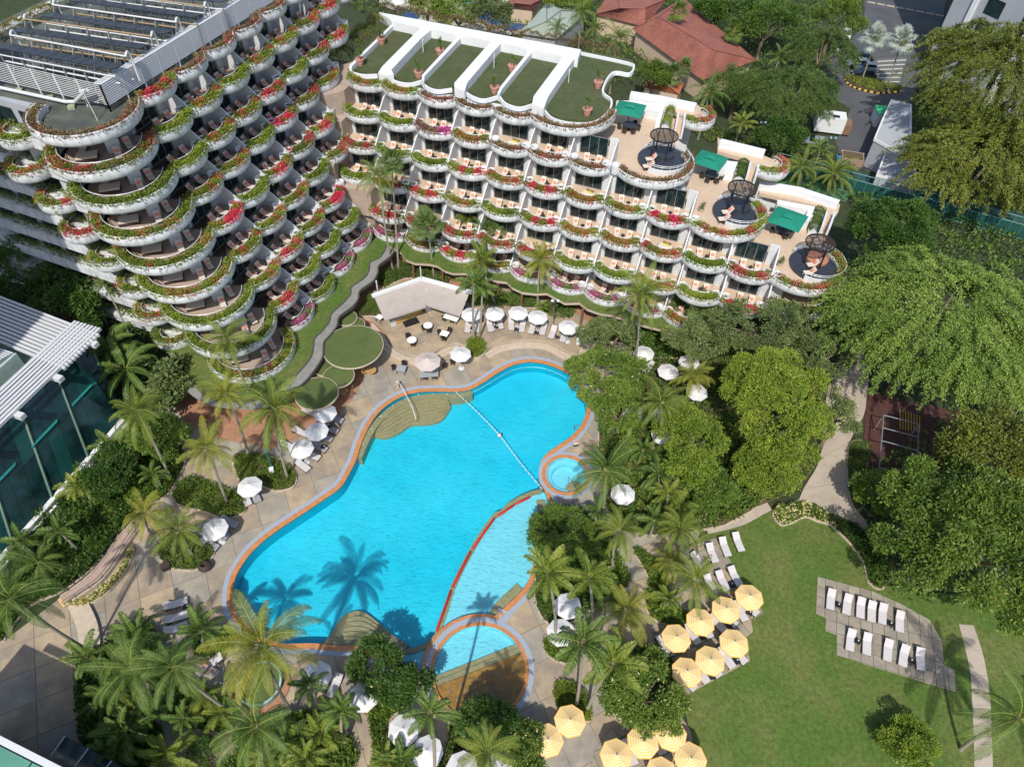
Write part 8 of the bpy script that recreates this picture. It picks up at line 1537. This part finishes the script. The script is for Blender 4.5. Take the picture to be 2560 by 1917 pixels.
# grey tower at the upper right: foot at the ground, rising out of the frame
tb = [W('C', 1560, 440), W('C', 1610, 330), W('C', 1740, 520)]; t = thing('grey_tower', 'pale grey tower block rising out of the upper right corner', 'building', (tb[0].x, tb[0].y, 0)); o = Vector((tb[0].x, tb[0].y, 0))
q = [Vector((0, 0, 0)), W('C', 1730, 60, 0) * 1.0 - o, W('C', 2600, 200) - o, W('C', 2400, 900) - o]; q[1].z = 0
mb = MB(); mb.prism(q, 0, 42); mb.build('wall', greywall, t)
a_ = q[3] - q[0]; L_ = a_.length; an_ = math.atan2(a_.y, a_.x); nn = Vector((a_.y, -a_.x, 0)).normalized(); nn = nn if nn.y < 0 else -nn
for i in range(3):
    for j in range(10): m = a_ * ((i * 2 + 2.2) / 8) + nn * .03; mb = MB(); mb.box((m.x, m.y, 3 + j * 3.6), (L_ / 9, .1, 2.6), an_); mb.build('window', darkglass, t)
for i in range(2): m = a_ * ((i * 3 + 1.2) / 8) + nn * .25; mb = MB(); mb.box((m.x, m.y, 20), (.8, .5, 40), an_); mb.build('pier', roofwhite, t)
# ------------------------------------------------------------------ tennis court, fence and screens
ct = struct(sheet('tennis_court', [WL('C', [(640, 1130), (1120, 1240), (1060, 1300), (900, 1260), (600, 1170)], 0.0)], .02, courtg)); 
c2 = struct(sheet('court_surround', [WL('C', [(600, 1000), (1270, 1130), (2300, 1400), (2300, 1560), (1100, 1250), (640, 1130)])], .0, mat('court_blue_green', (.025, .075, .075), .8, .1, .5)))
fn = thing('court_fence', 'tall green mesh fence with teal screens along the tennis court', 'fence', tuple(W('C', 620, 1000))); o = Vector(fn.location); fa, fb = W('C', 600, 990, 3) - o, W('C', 2300, 1440, 3) - o; fa.z = fb.z = 0; d = fb - fa; n = 26; grn = mat('teal_mesh', (.012, .07, .06), .6, .15, 2)
for i in range(n + 1): p = fa + d * i / n; mb = MB(); mb.tube([p, p + Vector((0, 0, 3.4))], .05, 5); mb.build('post', mat('teal_steel', (.06, .22, .19), .4), fn)
for i in range(n): a_, b_ = fa + d * (i + .03) / n, fa + d * (i + .97) / n; mb = MB(); m = (a_ + b_) / 2; mb.box((m.x, m.y, 1.2), ((b_ - a_).length, .03, 2.2), math.atan2(d.y, d.x)); mb.build('screen', grn, fn)
for h in (.15, 2.35, 3.4): mb = MB(); mb.tube([fa + Vector((0, 0, h)), fb + Vector((0, 0, h))], .05, 5); mb.build('rail', mat('teal_steel', (.06, .22, .19), .4), fn)
f2 = thing('court_fence', 'second teal fence line along the near side of the court', 'fence', tuple(W('C', 640, 1130))); o = Vector(f2.location); fa, fb = W('C', 640, 1130) - o, W('C', 1150, 1245) - o; fa.z = fb.z = 0; d = fb - fa
for i in range(9): p = fa + d * i / 8; mb = MB(); mb.tube([p, p + Vector((0, 0, 1.1))], .05, 5); mb.build('post', mat('teal_steel', (.06, .22, .19), .4), f2)
for h in (.5, 1.1): mb = MB(); mb.tube([fa + Vector((0, 0, h)), fb + Vector((0, 0, h))], .05, 5); mb.build('rail', mat('teal_steel', (.06, .22, .19), .4), f2)
p = W('C', 870, 1155, .5); box_thing('white_post_box', 'small white box on a post by the court', 'box', [('post', (0, 0, .5), (.08, .08, 1), black), ('box', (0, 0, 1.1), (.5, .4, .4), roofwhite)], (p.x, p.y, 0))
# brown court with steel frame in the shade
bc = struct(sheet('brown_court', [WL('F', [(1200, 860), (1450, 930), (1800, 1000), (2000, 1100), (1750, 1150), (1500, 1480), (1170, 1400), (1190, 1030)])], .02, courtr))
o = W('F', 1310, 1025, 2.6); fr_ = thing('steel_frame', 'rectangular grey steel frame standing on the shaded brown court', 'frame', (o.x, o.y, 0)); o = Vector((o.x, o.y, 0)); gf = mat('galvanised', (.20, .22, .24), .5)
L_ = [W('F', 1310, 1022, 2.6) - o, W('F', 1282, 1360, 2.6) - o]; R_ = [W('F', 1535, 1080, 2.6) - o, W('F', 1522, 1430, 2.6) - o]
for f in (0, .25, .5, 1): a_, b_ = L_[0].lerp(L_[1], f), R_[0].lerp(R_[1], f); mb = MB(); mb.tube([a_ , b_], .06, 6); mb.build('cross_beam', gf, fr_)
for S_ in (L_, R_):
    mb = MB(); mb.tube(S_, .06, 6); mb.build('side_beam', gf, fr_)
    for p in S_: mb = MB(); mb.tube([Vector((p.x, p.y, 0)), p], .06, 6); mb.build('post', gf, fr_)
for i in range(8): a_ = W('F', 1415 + i * 18, 985 + i * 6, 1.2); b_ = W('F', 1415 + i * 18, 1110 + i * 3, 1.2); mb = MB(); mb.tube([a_, b_], .03, 4); tag(mb.build('warning_bar', kyellow), '%s thin yellow bar of the rack behind the steel frame' % ORD[i], 'bar', 'thin yellow bars behind the steel frame')
# ------------------------------------------------------------------ villa, pale hipped roof, background pool
def hip(name, label, cat, eaves, ridge, zr, ze, tiles, m, wallm, rows=16):
    """eaves: 4 points, ridge: 2 points (near eaves[0..3] side first)"""
    o = Vector((eaves[0].x, eaves[0].y, 0)); t = thing(name, label, cat, tuple(o)); E_ = [Vector((p.x - o.x, p.y - o.y, ze)) for p in eaves]; G2 = [Vector((p.x - o.x, p.y - o.y, zr)) for p in ridge]
    planes = [(E_[0], E_[1], G2[1], G2[0]), (E_[2], E_[3], G2[0], G2[1]), (E_[1], E_[2], G2[1], G2[1]), (E_[3], E_[0], G2[0], G2[0])]
    mb = MB(); c = sum(E_, Vector()) / 4; mb.prism([p.lerp(c, .07) for p in E_], 0, ze - .1); mb.build('wall', wallm, t)
    for a_, b_, c_, d_ in planes:
        if tiles:
            for r in range(rows):
                f0, f1 = r / rows, (r + 1) / rows; q = [a_.lerp(d_, f0), b_.lerp(c_, f0), b_.lerp(c_, f1), a_.lerp(d_, f1)]; up = Vector((0, 0, .07)); mb = MB(); v = [q[0] + up, q[1] + up, q[2], q[3], q[0], q[1]]; mb.add(v, [(0, 1, 2, 3), (4, 5, 1, 0)]); mb.build('tile_course', m, t)
        else: mb = MB(); v = [a_, b_, c_, d_]; v = v[:3] if (c_ - d_).length < .01 else v; mb.add(v + [p - Vector((0, 0, .12)) for p in v], [tuple(range(len(v)))] + [(i, (i + 1) % len(v), (i + 1) % len(v) + len(v), i + len(v)) for i in range(len(v))]); mb.build('roof_plane', m, t)
    for a_, b_ in ((G2[0], G2[1]), (E_[0], G2[0]), (E_[1], G2[1]), (E_[2], G2[1]), (E_[3], G2[0])): mb = MB(); mb.tube([a_ + Vector((0, 0, .1)), b_ + Vector((0, 0, .1))], .11, 5); mb.build('ridge_cap', m if tiles else steel, t)
    return t
ev = [W('B', 1880, 190, 4), W('B', 2330, 520, 4), W('C', 490, 390, 4), W('C', 20, -10, 4)]
hip('villa', 'long villa with a red tiled hipped roof behind the hotel', 'villa', ev, [W('B', 2060, 60, 9), W('C', 220, 330, 7.5)], 7.6, 4, True, rooftile, cream, 22)
ev = [W('B', 1640, 95, 4), W('B', 1960, 175, 4), W('B', 2100, 0, 4), W('B', 1760, -80, 4)]
hip('villa_side_wing', 'left wing of the red tiled villa beside the palms', 'villa', ev, [W('B', 1800, 60, 6.5), W('B', 1960, 60, 6.5)], 6.6, 4, True, rooftile, cream, 14)
ev = [W('B', 1160, 215, 3.5), W('B', 1390, 250, 3.5), W('B', 1590, 80, 3.5), W('B', 1330, 20, 3.5)]; hip('glass_roof_hall', 'low hall with pale green hipped roof beside the palms', 'building', ev, [W('B', 1330, 130, 6.5), W('B', 1420, 60, 6.5)], 6.2, 3.5, False, mat('pale_green_roof', (.36, .42, .35), .5, .06, .8), greywall)
ev = [W('B', 1950, 560, 3), W('B', 2180, 610, 3), W('B', 2212, 540, 3), W('B', 2010, 500, 3)]; hip('garden_pavilion', 'small orange tiled pavilion roof below the villa', 'pavilion', ev, [W('B', 2060, 545, 4.4), W('B', 2120, 555, 4.4)], 4.3, 3, True, mat('orange_roof_tile', (.42, .14, .06), .8, .15, 3), cream, 8)
ev = [W('B', 1080, 50, 3), W('B', 1240, 70, 3), W('B', 1300, 0, 3), W('B', 1100, -30, 3)]; hip('garden_pavilion', 'red roofed pavilion at the top beyond the blue pool', 'pavilion', ev, [W('B', 1130, 20, 4.5), W('B', 1230, 30, 4.5)], 4.4, 3, True, rooftile, cream, 8)
struct(sheet('background_deck', [WL('B', [(250, 30), (260, -60), (1250, -60), (1260, 120), (1200, 220), (1080, 230), (500, 130)])], .05, mat('pale_deck', (.46, .42, .34), .8)))
bpool = sp('B', [(880, 110), (950, 80), (1040, 60), (1130, 90), (1200, 130), (1180, 180), (1100, 205), (1000, 170)]); o2 = struct(sheet('background_pool', [bpool], .09, mat('dark_blue_water', (.006, .07, .26), .08, .2, 1)))
bpool = sp('B', [(390, 90), (440, 70), (510, 90), (500, 125), (430, 115)]); struct(sheet('background_pool', [bpool], .09, mat('dark_blue_water', (.006, .07, .26), .08)))
for c, x, y, m, lab in (('B', 835, 5, mat('cyan_canvas', (.03, .45, .52), .8), 'bright turquoise parasol at the top edge'), ('B', 940, 60, mat('cyan_canvas', (.03, .45, .52), .8), 'turquoise parasol by the blue background pool'), ('B', 370, 10, cloth, 'pale cream shade sail at the top left of the background deck')):
    p = W(c, x, y, 2.5); t = thing('parasol', lab, 'parasol', (p.x, p.y, .05)); mb = MB(); mb.lathe((0, 0, 2.3), [(1.6, 0), (.8, .35), (.02, .6)], 8); mb.build('canopy', m, t); mb = MB(); mb.tube([(0, 0, 0), (0, 0, 2.8)], .04, 5); mb.build('pole', metalw, t)
wl = struct(sheet('road', [WL('C', [(1190, -20), (1700, 60), (1720, -40), (1200, -90)])], -.005, asphalt))
kk = WL('C', [(1200, 15), (1420, 62), (1700, 110)]); 
for i in range(8): mb = MB(); a_, b_ = kk[0].lerp(kk[2], i / 8 + .01), kk[0].lerp(kk[2], (i + 1) / 8 - .01); mb.sweep([(a_.x, a_.y, 0), (b_.x, b_.y, 0)], [(-.15, 0), (-.15, .18), (.15, .18), (.15, 0)]); tag(mb.build('kerb_stone', stepst), 'pale kerb stone, %s from the left at the top of the car park' % ORD[i], 'kerb', 'pale kerb stones at the top of the car park')
mb = MB(); a_, b_ = W('C', 1555, 230, .1), W('C', 1640, 245, .1)
for i in range(5): mb = MB(); p, q = a_.lerp(b_, i / 5), a_.lerp(b_, (i + 1) / 5); mb.sweep([(p.x, p.y, 0), (q.x, q.y, 0)], [(-.15, 0), (-.15, .25), (.15, .25), (.15, 0)]); tag(mb.build('barrier_block', kyellow if i % 2 == 0 else roofwhite), '%s block of the yellow and white barrier by the grey tower' % ORD[i], 'barrier', 'yellow and white barrier blocks')
print('background ok', len(bpy.data.objects), sum(len(m.polygons) for m in bpy.data.meshes))
